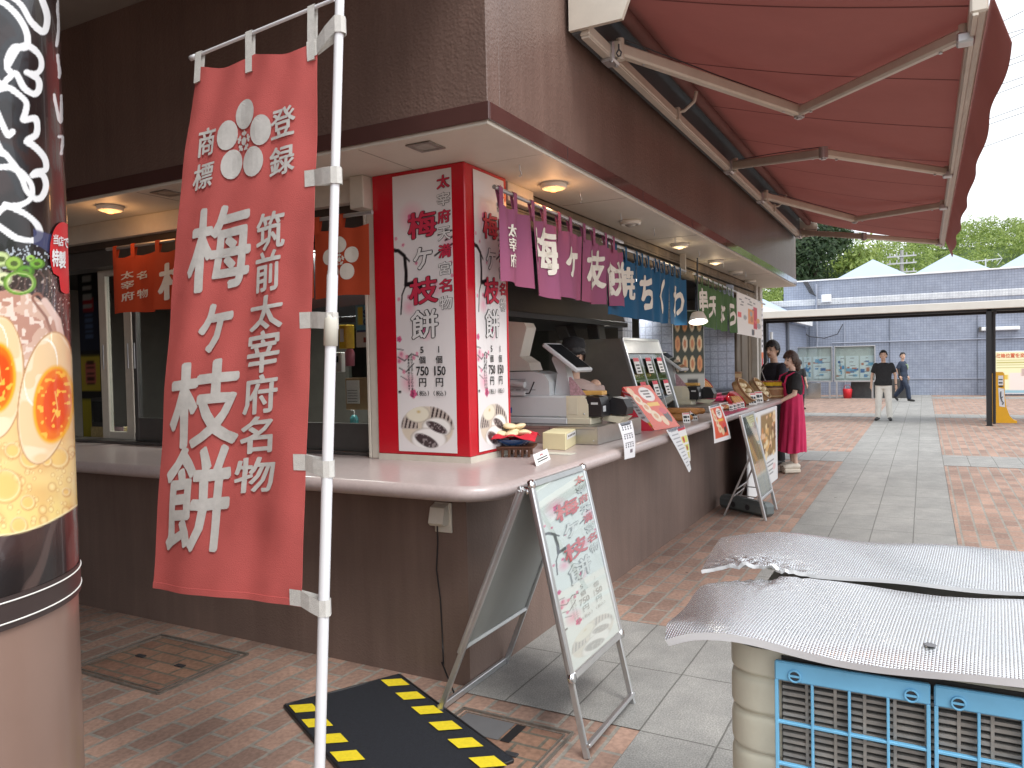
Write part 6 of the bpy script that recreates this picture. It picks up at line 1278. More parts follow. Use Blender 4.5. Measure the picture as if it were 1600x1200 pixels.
m = MB(); p = az(862, 705, ZC); m.box(p.x+.02, p.x+.2, p.y-.16, p.y-.06, ZC+.001, ZC+.003); o = m.build('flyer', mat('pale_flyer', (.6, .6, .52), .5, 0, .3, 60), None, loc=(p.x+.1, p.y-.1, ZC)); tag(o, 'pale flyer lying flat on the counter in front of the yellow box', 'flyer')
m = MB(); p = az(868, 690, ZC); m.box(p.x-.02, p.x+.16, p.y+.0, p.y+.10, ZC+.001, ZC+.004); o = m.build('green_leaflet', mat('green_leaflet', (.16, .30, .06), .5, 0, .2, 60), None, loc=(p.x, p.y, ZC)); tag(o, 'green leaflet lying on the counter behind the yellow box', 'leaflet')
# ---- food toward the far end
M_lacq = mat('red_lacquer', (.42, .012, .02), .15, 0, .05, coat=.5); M_wood = mat('bamboo_wood', (.42, .27, .13), .5, 0, .25, 14); M_wood2 = mat('brown_wood', (.27, .13, .055), .5, 0, .3, 12); M_fish = mat('fried_fish_paste', (.52, .27, .10), .5, 0, .35, 24, bump=.3, bscale=70); M_stick = mat('skewer_wood', (.62, .48, .30), .6)
def tcard(p, w_, h, yaw, lean, label, kind=0, grp='price cards among the food'):
    t = thing('price_card', label, 'price card', tuple(p), grp); ux = V(math.cos(yaw), math.sin(yaw), 0); n_ = V(ux.y, -ux.x, 0); uy = (V(0, 0, 1)*math.cos(lean)-n_*math.sin(lean)); nn = ux.cross(uy)
    p = Vector(p)+V(0, 0, .002); m = MB(); m.prism([p-ux*w_/2, p+ux*w_/2, p+ux*w_/2+uy*h, p-ux*w_/2+uy*h], -nn*.0015); m.build('card', M_paper, t)
    m = MB(); B = lambda x0, x1, y0, y1, mi: m.prism([p+ux*x0*w_+uy*y0*h+nn*.0006, p+ux*x1*w_+uy*y0*h+nn*.0006, p+ux*x1*w_+uy*y1*h+nn*.0006, p+ux*x0*w_+uy*y1*h+nn*.0006], nn*.0006, mi)
    B(-.45, .45, .86, .95, 1); B(-.4, .1, .45, .70, 0); B(.16, .4, .5, .68, 0); B(-.38, -.2, .12, .34, 0); B(-.12, .06, .12, .34, 0); B(.14, .38, .14, .3, 0); m.build('print', [M_ink, [M_redp, M_grnp, M_redp][kind]], t); return t
M_grnp = mat('olive_print', (.3, .34, .1), .5)
def food_bowl(p, axis, r, label, n=5):
    t = thing('lacquer_bowl', label, 'bowl', tuple(p), 'red lacquer bowls of skewers'); A = Vector(axis).normalized(); m = MB(); c = Vector(p)+V(0, 0, r*.62)
    m.lathe([(0, -.10), (r*.6, -.095), (r*.92, -.06), (r, .0), (r*.97, .004), (r*.88, -.05), (r*.55, -.08), (0, -.085)], c, 32, axis=A); m.build('bowl', M_lacq, t)
    x = A.cross(V(0, 0, 1)).normalized(); y = x.cross(A)
    for k in range(n):
        s = (k-(n-1)/2)*r*.34; b0 = c+x*s-y*r*.75+A*.0; b1 = c+x*s*.9+y*r*.62-A*.01
        sk = thing('fish_skewer', 'golden fish cake on a skewer standing in the %s' % ('nearer red bowl' if 'nearer' in label else 'farther red bowl'), 'skewer', tuple(b0), 'fish cake skewers'); m = MB(); d = b1-b0
        m.tube([b0+d*q for q in (.12, .2, .4, .65, .85, .92)], [.006, .017, .024, .022, .017, .005], 10); m.build('fish_cake', M_fish, sk); m = MB(); m.tube([b0-d*.06, b0+d*.14], .003, 6); m.build('stick', M_stick, sk)
pB = lambda px, py: az(px, py, ZC)
def at_x(px, x, z=0): p = ax(px, 630, x); return V(x, p.y, ZC+z)
t = thing('black_riser', 'black display riser behind the farther register, carrying the upper bowl and steamers', 'riser', (-.5, 6.6, ZC)); m = MB(); m.box(-.85, -.16, 5.75, 7.9, ZC+.001, ZC+.15, .006); m.box(-.15, -.02, 6.0, 6.9, ZC+.001, ZC+.07, .006); m.build('step', M_black, t)
food_bowl(at_x(1101, -.27, .15), (.72, -.25, .60), .16, 'farther red lacquer bowl of golden fish cake skewers on the black riser', 5)
food_bowl(at_x(1152, .11), (.72, -.30, .58), .13, 'nearer red lacquer bowl of golden fish cake skewers at the counter edge', 4)
m = MB(); p = at_x(1126, -.1, .075); m.box(p.x-.1, p.x+.08, p.y-.25, p.y+.25, p.z, p.z+.05, .01); m.box(p.x-.1, p.x-.04, p.y-.25, p.y+.25, p.z+.051, p.z+.08, .01); o = m.build('pink_tray', mat('crimson_tray', (.52, .02, .10), .4), None, loc=tuple(p)); tag(o, 'crimson tray between the upper bowl and the tilted steamer', 'tray')
m = MB(); p = at_x(1160, .24); m.box(.16, .285, p.y-1.0, p.y+.1, ZC+.001, ZC+.006); o = m.build('crimson_liner', _M['crimson_tray'], None, loc=tuple(p)); tag(o, 'thin crimson liner under the cards at the counter edge', 'liner')
def steamer(p, axis, r, h, label, tilt=True, food=True):
    t = thing('bamboo_steamer', label, 'steamer', tuple(p), 'bamboo steamers'); A = Vector(axis).normalized(); c = Vector(p)+V(0, 0, (r*math.sqrt(max(0, 1-A.z**2))+.0))
    m = MB(); m.lathe([(r, 0), (r, h), (r*.94, h), (r*.94, h*.35), (0, h*.35)], c, 40, axis=A, smooth=False); m.lathe([(0, 0), (r, 0)], c, 40, axis=A); m.build('drum', M_wood, t)
    m = MB(); m.lathe([(r, h*.75), (r*1.02, h*.76), (r*1.02, h*.98), (r*.98, h*1.0)], c, 40, axis=A); m.lathe([(r, .0), (r*1.02, .005), (r*1.02, h*.2), (r, h*.21)], c, 40, axis=A); m.build('hoop', M_wood2, t)
    if food:
        m = MB(); x = A.orthogonal().normalized(); y = A.cross(x)
        for k in range(6): a = k*1.05; m.ell(c+A*h*.62+(x*math.cos(a)+y*math.sin(a))*r*.55, r*.27, r*.27, r*.2, 12)
        m.build('bun_filling', M_bun, t)
    return t
steamer(at_x(1158, .05), (.80, -.12, .58), .165, .10, 'tilted round bamboo steamer showing pale buns, nearer one')
steamer(at_x(1184, .09), (.78, -.08, .60), .165, .08, 'tilted bamboo steamer beside the wooden tub, farther one')
ps = at_x(1136, -.5, .151); steamer(ps, (0, 0, 1), .21, .12, 'lower of the two flat bamboo steamers stacked on the riser', food=False)
steamer(ps+V(0, 0, .122), (0, 0, 1), .21, .10, 'upper of the two flat bamboo steamers stacked on the riser', food=False)
q = at_x(1206, .13); tb = thing('wooden_tub', 'brown wooden tub at the far counter end with an orange price card', 'tub', tuple(q))
m = MB(); m.lathe([(0, 0), (.19, 0), (.20, .16), (.185, .16), (.18, .02), (0, .02)], q, 36, smooth=False); m.build('tub', M_wood2, tb); m = MB(); m.lathe([(.197, .02), (.203, .022), (.204, .04), (.199, .042)], q, 36); m.lathe([(.202, .12), (.208, .122), (.209, .14), (.203, .142)], q, 36); m.build('hoop', M_wood, tb)
m = MB(); m.lathe([(0, .155), (.21, .155), (.21, .17), (0, .17)], q, 36); m.build('lid', mat('dark_lid', (.07, .04, .03), .5), tb)
M_ypk = mat('yellow_pack', (.74, .47, .02), .3, 0, .2, 30); M_rpk = mat('brown_snack', (.33, .09, .03), .45, 0, .4, 30)
for k, (x, y) in enumerate(((-.10, -.07), (.0, -.09), (.10, -.06), (-.05, .06), (.07, .06))):
    t = thing('snack_pack', 'yellow tray pack of brown snacks stacked on the dark tub lid', 'snack pack', (q.x+x, q.y+y, ZC+.171), 'snack packs on the tub'); m = MB(); z = ZC+.171
    m.prism([(q.x+x-.045, q.y+y-.04, z), (q.x+x+.045, q.y+y-.04, z), (q.x+x+.052, q.y+y-.04, z+.05), (q.x+x-.052, q.y+y-.04, z+.05)], (0, .08, 0)); m.build('tray', M_ypk, t); m = MB()
    for j in range(3): m.ell((q.x+x-.03+.03*j, q.y+y-.01+.01*j, z+.056), .02, .03, .016, 10)
    m.build('snack', M_rpk, t)
tcard(q+V(.20, -.05, .02), .10, .14, 1.15, .05, 'orange-topped card standing against the wooden tub', 0)
for i, (px, py, lab, k) in enumerate(((1073, 656, 'small card in front of the pile of long fried fish sticks, nearer one', 0), (1085, 650, 'small card in front of the pile of long fried fish sticks, farther one', 0), (1143, 650, 'leftmost card of the row before the nearer red bowl', 0), (1149, 647, 'second card of the row before the nearer red bowl', 0),
    (1155, 644, 'third card of the row before the nearer red bowl', 0), (1161, 641, 'last card of the row before the nearer red bowl', 0), (1187, 630, 'large framed price card before the tilted bamboo steamers', 2), (1198, 627, 'olive-topped price card beside the wooden tub', 1), (1177, 634, 'price card leaning on the first tilted steamer', 2))):
    big = 1.6 if i in (6, 8) else 1; p = at_x(px, .20 if i > 1 else .16); tcard(p, *((.045, .075) if 2 <= i <= 5 else (.07*big, .09*big)), .75, .25, lab, k)
for k in range(4):
    p = at_x(1062, .04)+V(-.06+.02*k, -.05+.05*k, 0); t = thing('fish_stick', 'long golden fried fish stick in the pile before the farther register', 'fish stick', tuple(p), 'pile of long fried fish sticks'); m = MB(); z = ZC+.032+(.05 if k > 1 else 0); y = p.y+.06*(k % 2); m.tube([(p.x-.22, y, z), (p.x-.2, y, z), (p.x+.02, y+.02, z), (p.x+.16, y+.05, z), (p.x+.18, y+.05, z)], [.012, .028, .032, .028, .012], 12); m.build('fried_roll', M_fry, t)
for k in range(5):
    p = at_x(1118+k*5, .02+.02*k); t = thing('wrapped_snack', 'paper-wrapped fried snack lying between the farther register and the red bowls', 'snack', tuple(p), 'wrapped snacks on the counter'); m = MB(); m.ell(p+V(0, 0, .03), .09, .05, .03, 12, rot=Matrix.Rotation(.5+k*.4, 3, 'Z')); m.build('snack', [M_paper, M_fish, M_redp, M_fish, M_paper][k], t)
# ================================================================ INSIDE THE SHOP
M_greentile = brick_mat('inside_white_tile', (.66, .70, .76), (.62, .66, .73), (.34, .38, .46), .1, .1, .008, offset=0, swap=('Y', 'Z'), rough=.3, stain=.1, bump=.1)
for p, r_, lab in ((ad(1030, 530, 9.4), .24, 'round pale tiled column seen under the blue curtain'), (ad(1117, 540, 10.6), .26, 'round pale tiled column seen under the green curtain')):
    t = thing('tiled_column', lab, 'column', (p.x, p.y, 0), 'tiled columns inside the shop'); m = MB(); m.lathe([(r_, 0), (r_, 2.6)], (p.x, p.y, 0), 40); m.build('shaft', M_tile, t); m = MB(); m.lathe([(r_+.003, 0), (r_+.015, 0), (r_+.015, .12), (r_+.003, .125)], (p.x, p.y, 0), 40); m.build('skirting', M_darkmetal, t)
m = MB(); p = ad(977, 530, 8.9); m.box(p.x-.03, p.x+.03, p.y-.16, p.y+.16, 1.55, 2.3, .004); o = m.build('tile_screen', M_greentile, None, loc=tuple(p)); tag(o, 'white gridded tile screen standing inside the shop above the food warmer', 'screen')
t = thing('exhaust_hood', 'dark steel exhaust hood hanging behind the purple curtain', 'hood', (-1.6, 3.2, 2.2)); m = MB(); m.prism([(-2.6, 1.6, 2.0), (-.75, 1.6, 2.0), (-.95, 1.6, 2.58), (-2.4, 1.6, 2.58)], (0, 2.9, 0)); m.build('canopy', M_darkmetal, t); m = MB(); m.box(-2.62, -.73, 1.58, 4.52, 1.95, 2.0, .004); m.build('rim', M_darkmetal, t)
for a, b in (((870, 485), (893, 540)), ((925, 480), (936, 545))):
    p0, p1 = ad(*a, 7.6), ad(*b, 7.6); t = thing('steel_post', 'dark steel duct post %s behind the register' % ('sloping' if a[0] < 900 else 'upright'), 'post', (p1.x, p1.y, ZC)); m = MB(); dd = (p1-p0).normalized(); m.bar(p0-dd*.3, p1+dd*.25, .17, .12, up=(1, 0, 0), bev=.01); m.build('duct', mat('duct_grey', (.10, .095, .09), .5, .4, .2), t); m = MB(); m.bar(p1+dd*.0, p1+dd*.06, .19, .14, up=(1, 0, 0), bev=.004); m.build('collar', mat('dusty_pink', (.30, .16, .15), .6), t)
t = thing('menu_column', 'tall menu panel with rows of oval food pictures inside the shop', 'menu', tuple(ad(1076, 545, 9.0))); p = ad(1076, 545, 8.6)
def ovals(U, Vv):
    l = [(.5, .85, .6, .14, lin(190, 192, 186), 'r'), (.62, .82, .18, .05, lin(60, 60, 60), 'r')]
    for j in range(3):
        for i in range(4): l.append((.14+.24*i, .14+.23*j, .09, .095, [lin(226, 200, 160), lin(222, 160, 110), lin(230, 214, 190), lin(214, 190, 150)][(i+j) % 4])); l.append((.14+.24*i, .14+.23*j, .05, .05, lin(200, 130, 90)))
    return blobs(U, Vv, l, lin(58, 66, 56))
dr = (_r*1).normalized(); dr.z = 0; dr.normalize()
ink_sheet('sheet', M_print, lambda u, v: p+dr*(-.17+.34*u)+V(0, 0, .42-.98*v), 44, 70, ovals, t); m = MB(); bk = dr.cross(V(0, 0, 1)); m.prism([p+dr*-.175+V(0, 0, .43)-bk*.004, p+dr*.175+V(0, 0, .43)-bk*.004, p+dr*.175+V(0, 0, -.57)-bk*.004, p+dr*-.175+V(0, 0, -.57)-bk*.004], -bk*.01); m.build('board', M_palel, t)
t = thing('clip_lamp', 'lit spot lamp with a slotted white shade under the green curtain edge', 'lamp', tuple(ad(1090, 504, 9.0))); p = ad(1091, 503, 7.6); A = V(-.12, .28, .95).normalized()
m = MB(); m.lathe([(.03, .10), (.06, .09), (.09, .02), (.095, 0), (.09, 0), (.055, .08)], p, 24, axis=A); m.build('shade', M_lampw, t); m = MB(); m.lathe([(0, .006), (.085, .006)], p, 24, axis=A); m.build('bulb', mat('lit_spot', (1, 1, .9), .4, 0, 0, emit=(1, .96, .88), estr=1.2), t); m = MB(); m.tube([p+A*.1, p+A*.16+V(0, 0, .1), V(p.x, p.y, 2.6)], .008, 6); m.build('stem', M_black, t)
l = bpy.data.lights.new('spot_light', 'POINT'); l.energy = 1.6; l.color = (1, .93, .82); l.shadow_soft_size = .06; lo = bpy.data.objects.new('spot_light', l); C.collection.objects.link(lo); lo.parent = t; lo.location = p-A*.05-ORG[t.name]
# shelving and clutter behind the windows of side A
M_wht = mat('white_enamel', (.62, .62, .60), .4, 0, .1); M_crd = mat('cardboard', (.38, .25, .13), .75, 0, .15, 8)
t = thing('back_counter', 'low white-topped work counter behind the shop window', 'work counter', (-2.2, 1.9, 0)); m = MB(); m.box(-3.9, -1.3, 1.9, 2.6, 0, .88, .01); m.build('cabinet', M_wht, t); m = MB(); m.box(-3.92, -1.28, 1.88, 2.62, .881, .92, .006); m.build('worktop', M_ste, t)
def aw_(px, py, y): return ay(px, py, y)
def clutter(name, lab, cat, px0, py0, px1, py1, y, dep, mt):
    a, b = ay(px0, py1, y), ay(px1, py0, y); t = thing(name, lab, cat, ((a.x+b.x)/2, y, a.z)); m = MB(); m.box(a.x, b.x, y, y+dep, a.z, b.z, .006); m.build('body', mt, t); return t, a, b
t, a, b = clutter('carton', 'brown carton with a handwritten list inside the shop window', 'carton', 540, 590, 586, 640, 1.6, .25, M_crd); m = MB(); m.box(a.x+.02, a.x+.15, 1.594, 1.598, a.z+.05, b.z-.02); q = m.build('list', M_paper, t); m = MB()
for k in range(5): m.box(a.x+.03, a.x+.13, 1.592, 1.5935, a.z+.065+.022*k, a.z+.069+.022*k)
m.build('print', M_ink, q)
t, a, b = clutter('yellow_bin', 'pale yellow hanging box inside the shop window', 'box', 529, 507, 540, 545, 1.2, .1, M_ypk); m = MB(); m.box(a.x+.02, b.x-.02, 1.194, 1.199, a.z+.05, b.z-.03); m.build('label', M_paper, t)
t, a, b = clutter('wall_phone', 'grey intercom panel inside the shop window', 'intercom', 519, 550, 533, 582, 1.4, .05, M_wht); m = MB(); m.box(a.x+.02, b.x-.03, 1.392, 1.399, b.z-.08, b.z-.03); m.build('screen', M_screen, t)
t = thing('pump_bottle', 'pump soap bottle with teal liquid inside the shop window', 'bottle', tuple(ay(553, 665, 1.5))); p = ay(554, 668, 1.5); m = MB(); m.lathe([(0, 0), (.032, 0), (.034, .07), (.02, .095), (.01, .10)], p, 18); m.build('bottle', mat('teal_liquid', (.10, .36, .38), .2), t); m = MB(); m.tube([p+V(0, 0, .10), p+V(0, 0, .13), p+V(-.03, 0, .135)], .006, 8); m.build('pump', M_wht, t)
t = thing('spray_bottle', 'white spray bottle with a blue trigger inside the shop window', 'bottle', tuple(ay(546, 560, 1.3))); p = ay(547, 572, 1.3); m = MB(); m.lathe([(0, 0), (.035, 0), (.036, .1), (.012, .15), (.012, .17)], p, 16); m.build('bottle', mat('pink_bottle', (.55, .18, .24), .3), t); m = MB(); m.box(p.x-.03, p.x+.012, p.y-.012, p.y+.012, p.z+.17, p.z+.2, .004); m.build('trigger', mat('blue_trigger', (.02, .08, .4), .4), t)
t = thing('card_poster', 'blue and yellow summer poster inside the window beside the red column', 'poster', tuple(ay(570, 510, 1.25))); a, b = ay(557, 543, 1.25), ay(583, 476, 1.25)
ink_sheet('sheet', M_print, flat_sheet((a.x, 1.25, b.z), (b.x-a.x+.05, 0, 0), (0, 0, a.z-b.z)), 24, 40, lambda U, Vv: blobs(U, Vv, [(.2, .25, .12, .22, lin(230, 220, 90), 'r'), (.5, .8, .6, .22, lin(226, 226, 216), 'r'), (.42, .82, .1, .07, lin(150, 60, 50), 'r'), (.66, .82, .1, .07, lin(160, 90, 60), 'r'), (.3, .62, .3, .03, lin(30, 60, 110), 'r')], lin(116, 186, 214)), t)
m = MB()
for i, (s, v) in enumerate((('SU', .20), ('CA', .40))):
    for j, c_ in enumerate(s): m.glyph(c_, onA(1.246), a.x+.095+.052*j, b.z-(b.z-a.z)*v, .042, .048, .03)
m.build('lettering', mat('navy_ink', (.02, .07, .25), .5), t)
t = thing('white_cloth_heap', 'white cloth spread on the worktop inside the shop window', 'cloth', tuple(ay(570, 680, 1.5))); m = MB(); p0 = ay(540, 690, 1.45); m.slab(lambda u, v: V(p0.x+.35*u, 1.35+.5*v, p0.z-.05+.08*math.sin(math.pi*u)*math.sin(math.pi*v)+.012*math.sin(u*19+v*7)), 24, 24, -.003); m.build('cloth', M_paper, t)
t, a, b = clutter('side_table', 'grey shelf under the white cloth inside the shop window', 'shelf', 498, 690, 596, 720, 1.35, .6, M_wht); m = MB(); m.box(a.x, b.x, 1.345, 1.349, a.z+.02, a.z+.03); m.build('edge', M_alu, t)
t, a, b = clutter('dark_device', 'black card terminal standing inside the open window by the ramen pillar', 'terminal', 143, 622, 168, 668, .9, .06, M_black); m = MB(); m.box(a.x+.02, b.x-.02, .895, .899, a.z+.05, b.z-.03, .002); m.build('screen', M_screen, t)
t, a, b = clutter('tissue_box', 'gold-coloured box below the black terminal in the open window', 'box', 142, 668, 182, 697, .88, .16, mat('gold_box', (.35, .27, .12), .5, 0, .5, 40)); m = MB(); m.box(a.x+.02, b.x-.02, .9, 1.0, b.z, b.z+.004); m.build('slot', M_black, t)
m = MB(); a = ay(171, 698, .86); m.box(a.x, a.x+.19, .86, .864, a.z, a.z+.17); o = m.build('pink_sheet', mat('pink_paper', (.52, .36, .42), .6), None, loc=tuple(a)); tag(o, 'pink paper sheet standing beside the gold box in the open window', 'paper')
t = thing('strip_poster', 'tall strip of yellow and dark shop posters inside the open window', 'poster strip', tuple(ay(140, 540, 1.6))); a, b = ay(131, 690, 1.6), ay(150, 405, 1.6)
def strip(U, Vv):
    l = [(.5, .62, .6, .1, lin(214, 190, 70), 'r'), (.5, .62, .3, .06, lin(220, 120, 110), 'r'), (.5, .88, .6, .12, lin(206, 190, 60), 'r'), (.5, .36, .6, .14, lin(40, 48, 70), 'r'), (.5, .24, .3, .04, lin(180, 40, 50), 'r')]
    for i in range(5): l.append((.45, .05+.05*i, .25, .016, lin(180, 180, 180), 'r')); l.append((.5, .56+.03*i, .2, .008, lin(90, 50, 40), 'r')); l.append((.5, .30+.03*i, .2, .01, lin(90, 110, 150), 'r'))
    return blobs(U, Vv, l, lin(34, 34, 38))
ink_sheet('sheet', M_print, flat_sheet((a.x, 1.6, b.z), (b.x-a.x, 0, 0), (0, 0, a.z-b.z)), 16, 90, strip, t); m = MB(); m.box(a.x-.02, b.x+.02, 1.61, 1.63, a.z-.02, b.z+.02); m.build('board', M_darkmetal, t)
# ================================================================ PEOPLE
def fuse(caps, voxel, smooth=4, name='body'):
    """tapered round bars and ellipsoids melted into one continuous skin"""
    mb = MB()
    for c in caps:
        if c[0] == 'e': mb.ell(c[1], *c[2], n=16, rot=c[3] if len(c) > 3 else None)
        elif c[0] == 'f':                            # flattened loft: list of (centre, half width, half depth, yaw)
            n = 20; vs = []
            for ce, a, b, yw in c[1]:
                for k in range(n):
                    q = 2*math.pi*k/n; x, y = a*math.copysign(abs(math.cos(q))**.85, math.cos(q)), b*math.copysign(abs(math.sin(q))**.85, math.sin(q)); vs.append(Vector(ce)+V(x*math.cos(yw)-y*math.sin(yw), x*math.sin(yw)+y*math.cos(yw), 0))
            L = len(c[1]); mb.add(vs, [(i*n+k, i*n+(k+1) % n, (i+1)*n+(k+1) % n, (i+1)*n+k) for i in range(L-1) for k in range(n)]+[tuple(range(n))[::-1], tuple(range((L-1)*n, L*n))])
        else:
            p0, p1, r0, r1 = Vector(c[1]), Vector(c[2]), c[3], c[4]; d = p1-p0; k = [0, .25, .5, .75, 1]
            mb.tube([p0+d*t for t in k], [r0+(r1-r0)*t for t in k], 12)
            if c[0] == 'c': mb.ell(p0, r0, r0, r0, 12); mb.ell(p1, r1, r1, r1, 12)
    o = mb.build('tmp', []); md = o.modifiers.new('r', 'REMESH'); md.mode = 'VOXEL'; md.voxel_size = voxel; sm = o.modifiers.new('s', 'SMOOTH'); sm.iterations = smooth; sm.factor = .5
    dg = bpy.context.evaluated_depsgraph_get(); e = o.evaluated_get(dg); me = e.to_mesh(); out_ = MB()
    out_.add([v.co for v in me.vertices], [tuple(p.vertices) for p in me.polygons], 0, True); e.to_mesh_clear(); d_ = o.data; bpy.data.objects.remove(o); bpy.data.meshes.remove(d_); return out_
M_skin = mat('skin', (.62, .40, .29), .5, 0, .08, 20); M_skinl = mat('light_skin', (.68, .46, .36), .5, 0, .08, 20); M_lip = mat('lip', (.36, .13, .10), .5); M_eye = mat('eye_dark', (.015, .01, .01), .25); M_hair = mat('black_hair', (.012, .010, .010), .45, 0, .4, 60, bump=.5, bscale=120); M_hairb = mat('dark_brown_hair', (.05, .024, .016), .45, 0, .4, 60, bump=.5, bscale=120)
def person(label, loc, H, face, J, skin, female=False, hair=M_hair, voxel=.011, head_turn=0., head_tilt=0., group=None, hands=True, mask=False):
    """J overrides joints given for a 1.75 m figure facing -y; face turns the whole figure (0 looks to -y)"""
    t = thing('person', label, 'person', loc, group); k = H/1.75
    D_ = dict(hipL=(-.09, 0, .90), hipR=(.09, 0, .90), kneeL=(-.10, -.015, .49), kneeR=(.10, -.015, .49), ankL=(-.105, .02, .085), ankR=(.105, .02, .085), toeL=(-.12, -.15, .03), toeR=(.12, -.15, .03),
        waist=(0, .0, 1.06), chest=(0, .0, 1.28), neck=(0, .015, 1.475), head=(0, -.005, 1.63), shL=(-.175, .01, 1.40), shR=(.175, .01, 1.40), elL=(-.235, .02, 1.13), elR=(.235, .02, 1.13), wrL=(-.255, -.05, .89), wrR=(.255, -.05, .89))
    D_.update(J); Rz = Matrix.Rotation(face, 3, 'Z'); L0 = Vector(loc)
    W = lambda p: L0+Rz @ (Vector(p)*k)
    P = {n: W(v) for n, v in D_.items()}; yw = face; s = k*(.92 if female else 1.); hr = Matrix.Rotation(face+head_turn, 3, 'Z') @ Matrix.Rotation(head_tilt, 3, 'X')
    Hd = lambda x, y, z: P['head']+hr @ (V(x, y, z)*k)
    caps = [('f', [(P['hipL'].lerp(P['hipR'], .5)+V(0, 0, -.05*k), .155*s, .105*s, yw), (P['hipL'].lerp(P['hipR'], .5)+V(0, 0, .06*k), .165*s, .11*s, yw), (P['waist'], .135*s, .095*s, yw), (P['chest'], .165*s, .115*s, yw), (P['shL'].lerp(P['shR'], .5)+V(0, 0, -.01*k), .15*s, .085*s, yw), (P['neck']+V(0, 0, -.03*k), .06*s, .06*s, yw)]),
        ('c', P['neck']+V(0, 0, -.06*k), Hd(0, .012, -.07), .054*s, .05*s), ('e', Hd(0, .012, .015), (.074*k, .093*k, .108*k), hr), ('e', Hd(0, -.026, -.045), (.056*k, .062*k, .068*k), hr), ('e', Hd(0, -.06, -.088), (.024*k, .022*k, .02*k), hr),
        ('c', Hd(0, -.083, .012), Hd(0, -.104, -.022), .009*k, .013*k), ('e', Hd(.076, .016, -.008), (.012*k, .022*k, .03*k), hr), ('e', Hd(-.076, .016, -.008), (.012*k, .022*k, .03*k), hr)]
    for q, sg in (('L', -1), ('R', 1)):
        caps += [('c', P['hip'+q], P['knee'+q], .078*s, .052*s), ('c', P['knee'+q], P['ank'+q], .052*s, .034*s), ('c', P['ank'+q]+V(0, 0, -.03*k), P['toe'+q], .038*s, .026*s), ('c', P['sh'+q], P['el'+q], .048*s, .037*s), ('c', P['el'+q], P['wr'+q], .037*s, .026*s)]
        d = (P['wr'+q]-P['el'+q]).normalized(); fw = Rz @ V(0, -1, 0); sd_ = d.cross(fw).normalized() if abs(d.dot(fw)) < .9 else Rz @ V(1, 0, 0); pl_ = sd_.cross(d).normalized()
        a = P['wr'+q]; caps += [('c', a, a+d*.075*k, .027*s, .03*s)]
        if hands:
            for f in range(4):
                b = a+d*.085*k+pl_*(f-1.5)*.017*k; ln = (.062, .074, .07, .054)[f]*k; e1 = b+d*ln*.55-sd_*sg*-.006*k; e2 = e1+d*ln*.45+sd_*sg*.016*k
                caps += [('c', b, e1, .0088*k, .0078*k), ('c', e1, e2, .0078*k, .0068*k)]
            b = a+d*.03*k+pl_*.03*k; caps += [('c', b, b+d*.03*k+pl_*.022*k, .011*k, .010*k), ('c', b+d*.03*k+pl_*.022*k, b+d*.062*k+pl_*.024*k, .0095*k, .008*k)]
    mb = fuse(caps, voxel*.6, 3)
    for i, f in enumerate(mb.f):
        c = hr.transposed() @ ((mb.v[f[0]]+mb.v[f[2]])/2-P['head'])/k
        if c.y < -.05 and abs(c.z-.010) < .0055 and .021 < abs(c.x) < .042: mb.m[i] = 1
        elif c.y < -.05 and abs(c.z-.034) < .0035 and .016 < abs(c.x) < .046: mb.m[i] = 1
        elif c.y < -.06 and abs(c.z+.060) < .008 and abs(c.x) < .026: mb.m[i] = 2
    body = mb.build('body', [skin, M_eye, M_lip], t)
    return t, P, Hd, hr, k, s, W, Rz
def hair_cap(t, Hd, hr, k, mt, front=.05, back=-.08, side=-.01, extra=()):
    mb = MB(); n, m_ = 40, 22; vs = []
    for j in range(m_+1):
        for i in range(n):
            a = 2*math.pi*i/n; f = -math.sin(a); zl = front if f > .45 else (back if f < -.2 else side); zl += .008*math.sin(a*9)
            th_ = math.acos(max(-.95, min(.95, (zl-.015)/.125)))*j/m_; r_ = 1+.05*noise.noise(V(math.cos(a)*5, math.sin(a)*5, j*.6)); vs.append(Hd(.087*r_*math.sin(th_)*math.cos(a), .012+.106*r_*math.sin(th_)*math.sin(a), .018+.122*r_*math.cos(th_)))
    mb.add(vs, [(j*n+i, j*n+(i+1) % n, (j+1)*n+(i+1) % n, (j+1)*n+i)[::-1] for j in range(m_) for i in range(n)], 0, True)
    for e in extra: mb.ell(*e)
    o = mb.build('hair', mt, t); md = o.modifiers.new('t', 'SOLIDIFY'); md.thickness = .012*k; md.offset = 1; return o
M_tee = mat('black_cotton', (.018, .018, .02), .85, 0, .35, 20, bump=.9, bscale=13); M_chino = mat('off_white_chino', (.74, .72, .66), .8, 0, .1, 14, bump=.9, bscale=11); M_navy = mat('navy_workwear', (.022, .034, .062), .8, 0, .25, 12, bump=.9, bscale=14); M_pink = mat('hot_pink_cotton', (.58, .022, .105), .8, 0, .12, 8, bump=.3, bscale=30); M_dkprint = mat('dark_patterned_shirt', (.022, .022, .035), .8, 0, .7, 60, bump=.2, bscale=30); M_shoe = mat('black_shoe', (.014, .013, .013), .4); M_cshoe = mat('cream_clog', (.62, .56, .47), .5, 0, .08); M_dkpant = mat('black_trousers', (.013, .013, .015), .85)
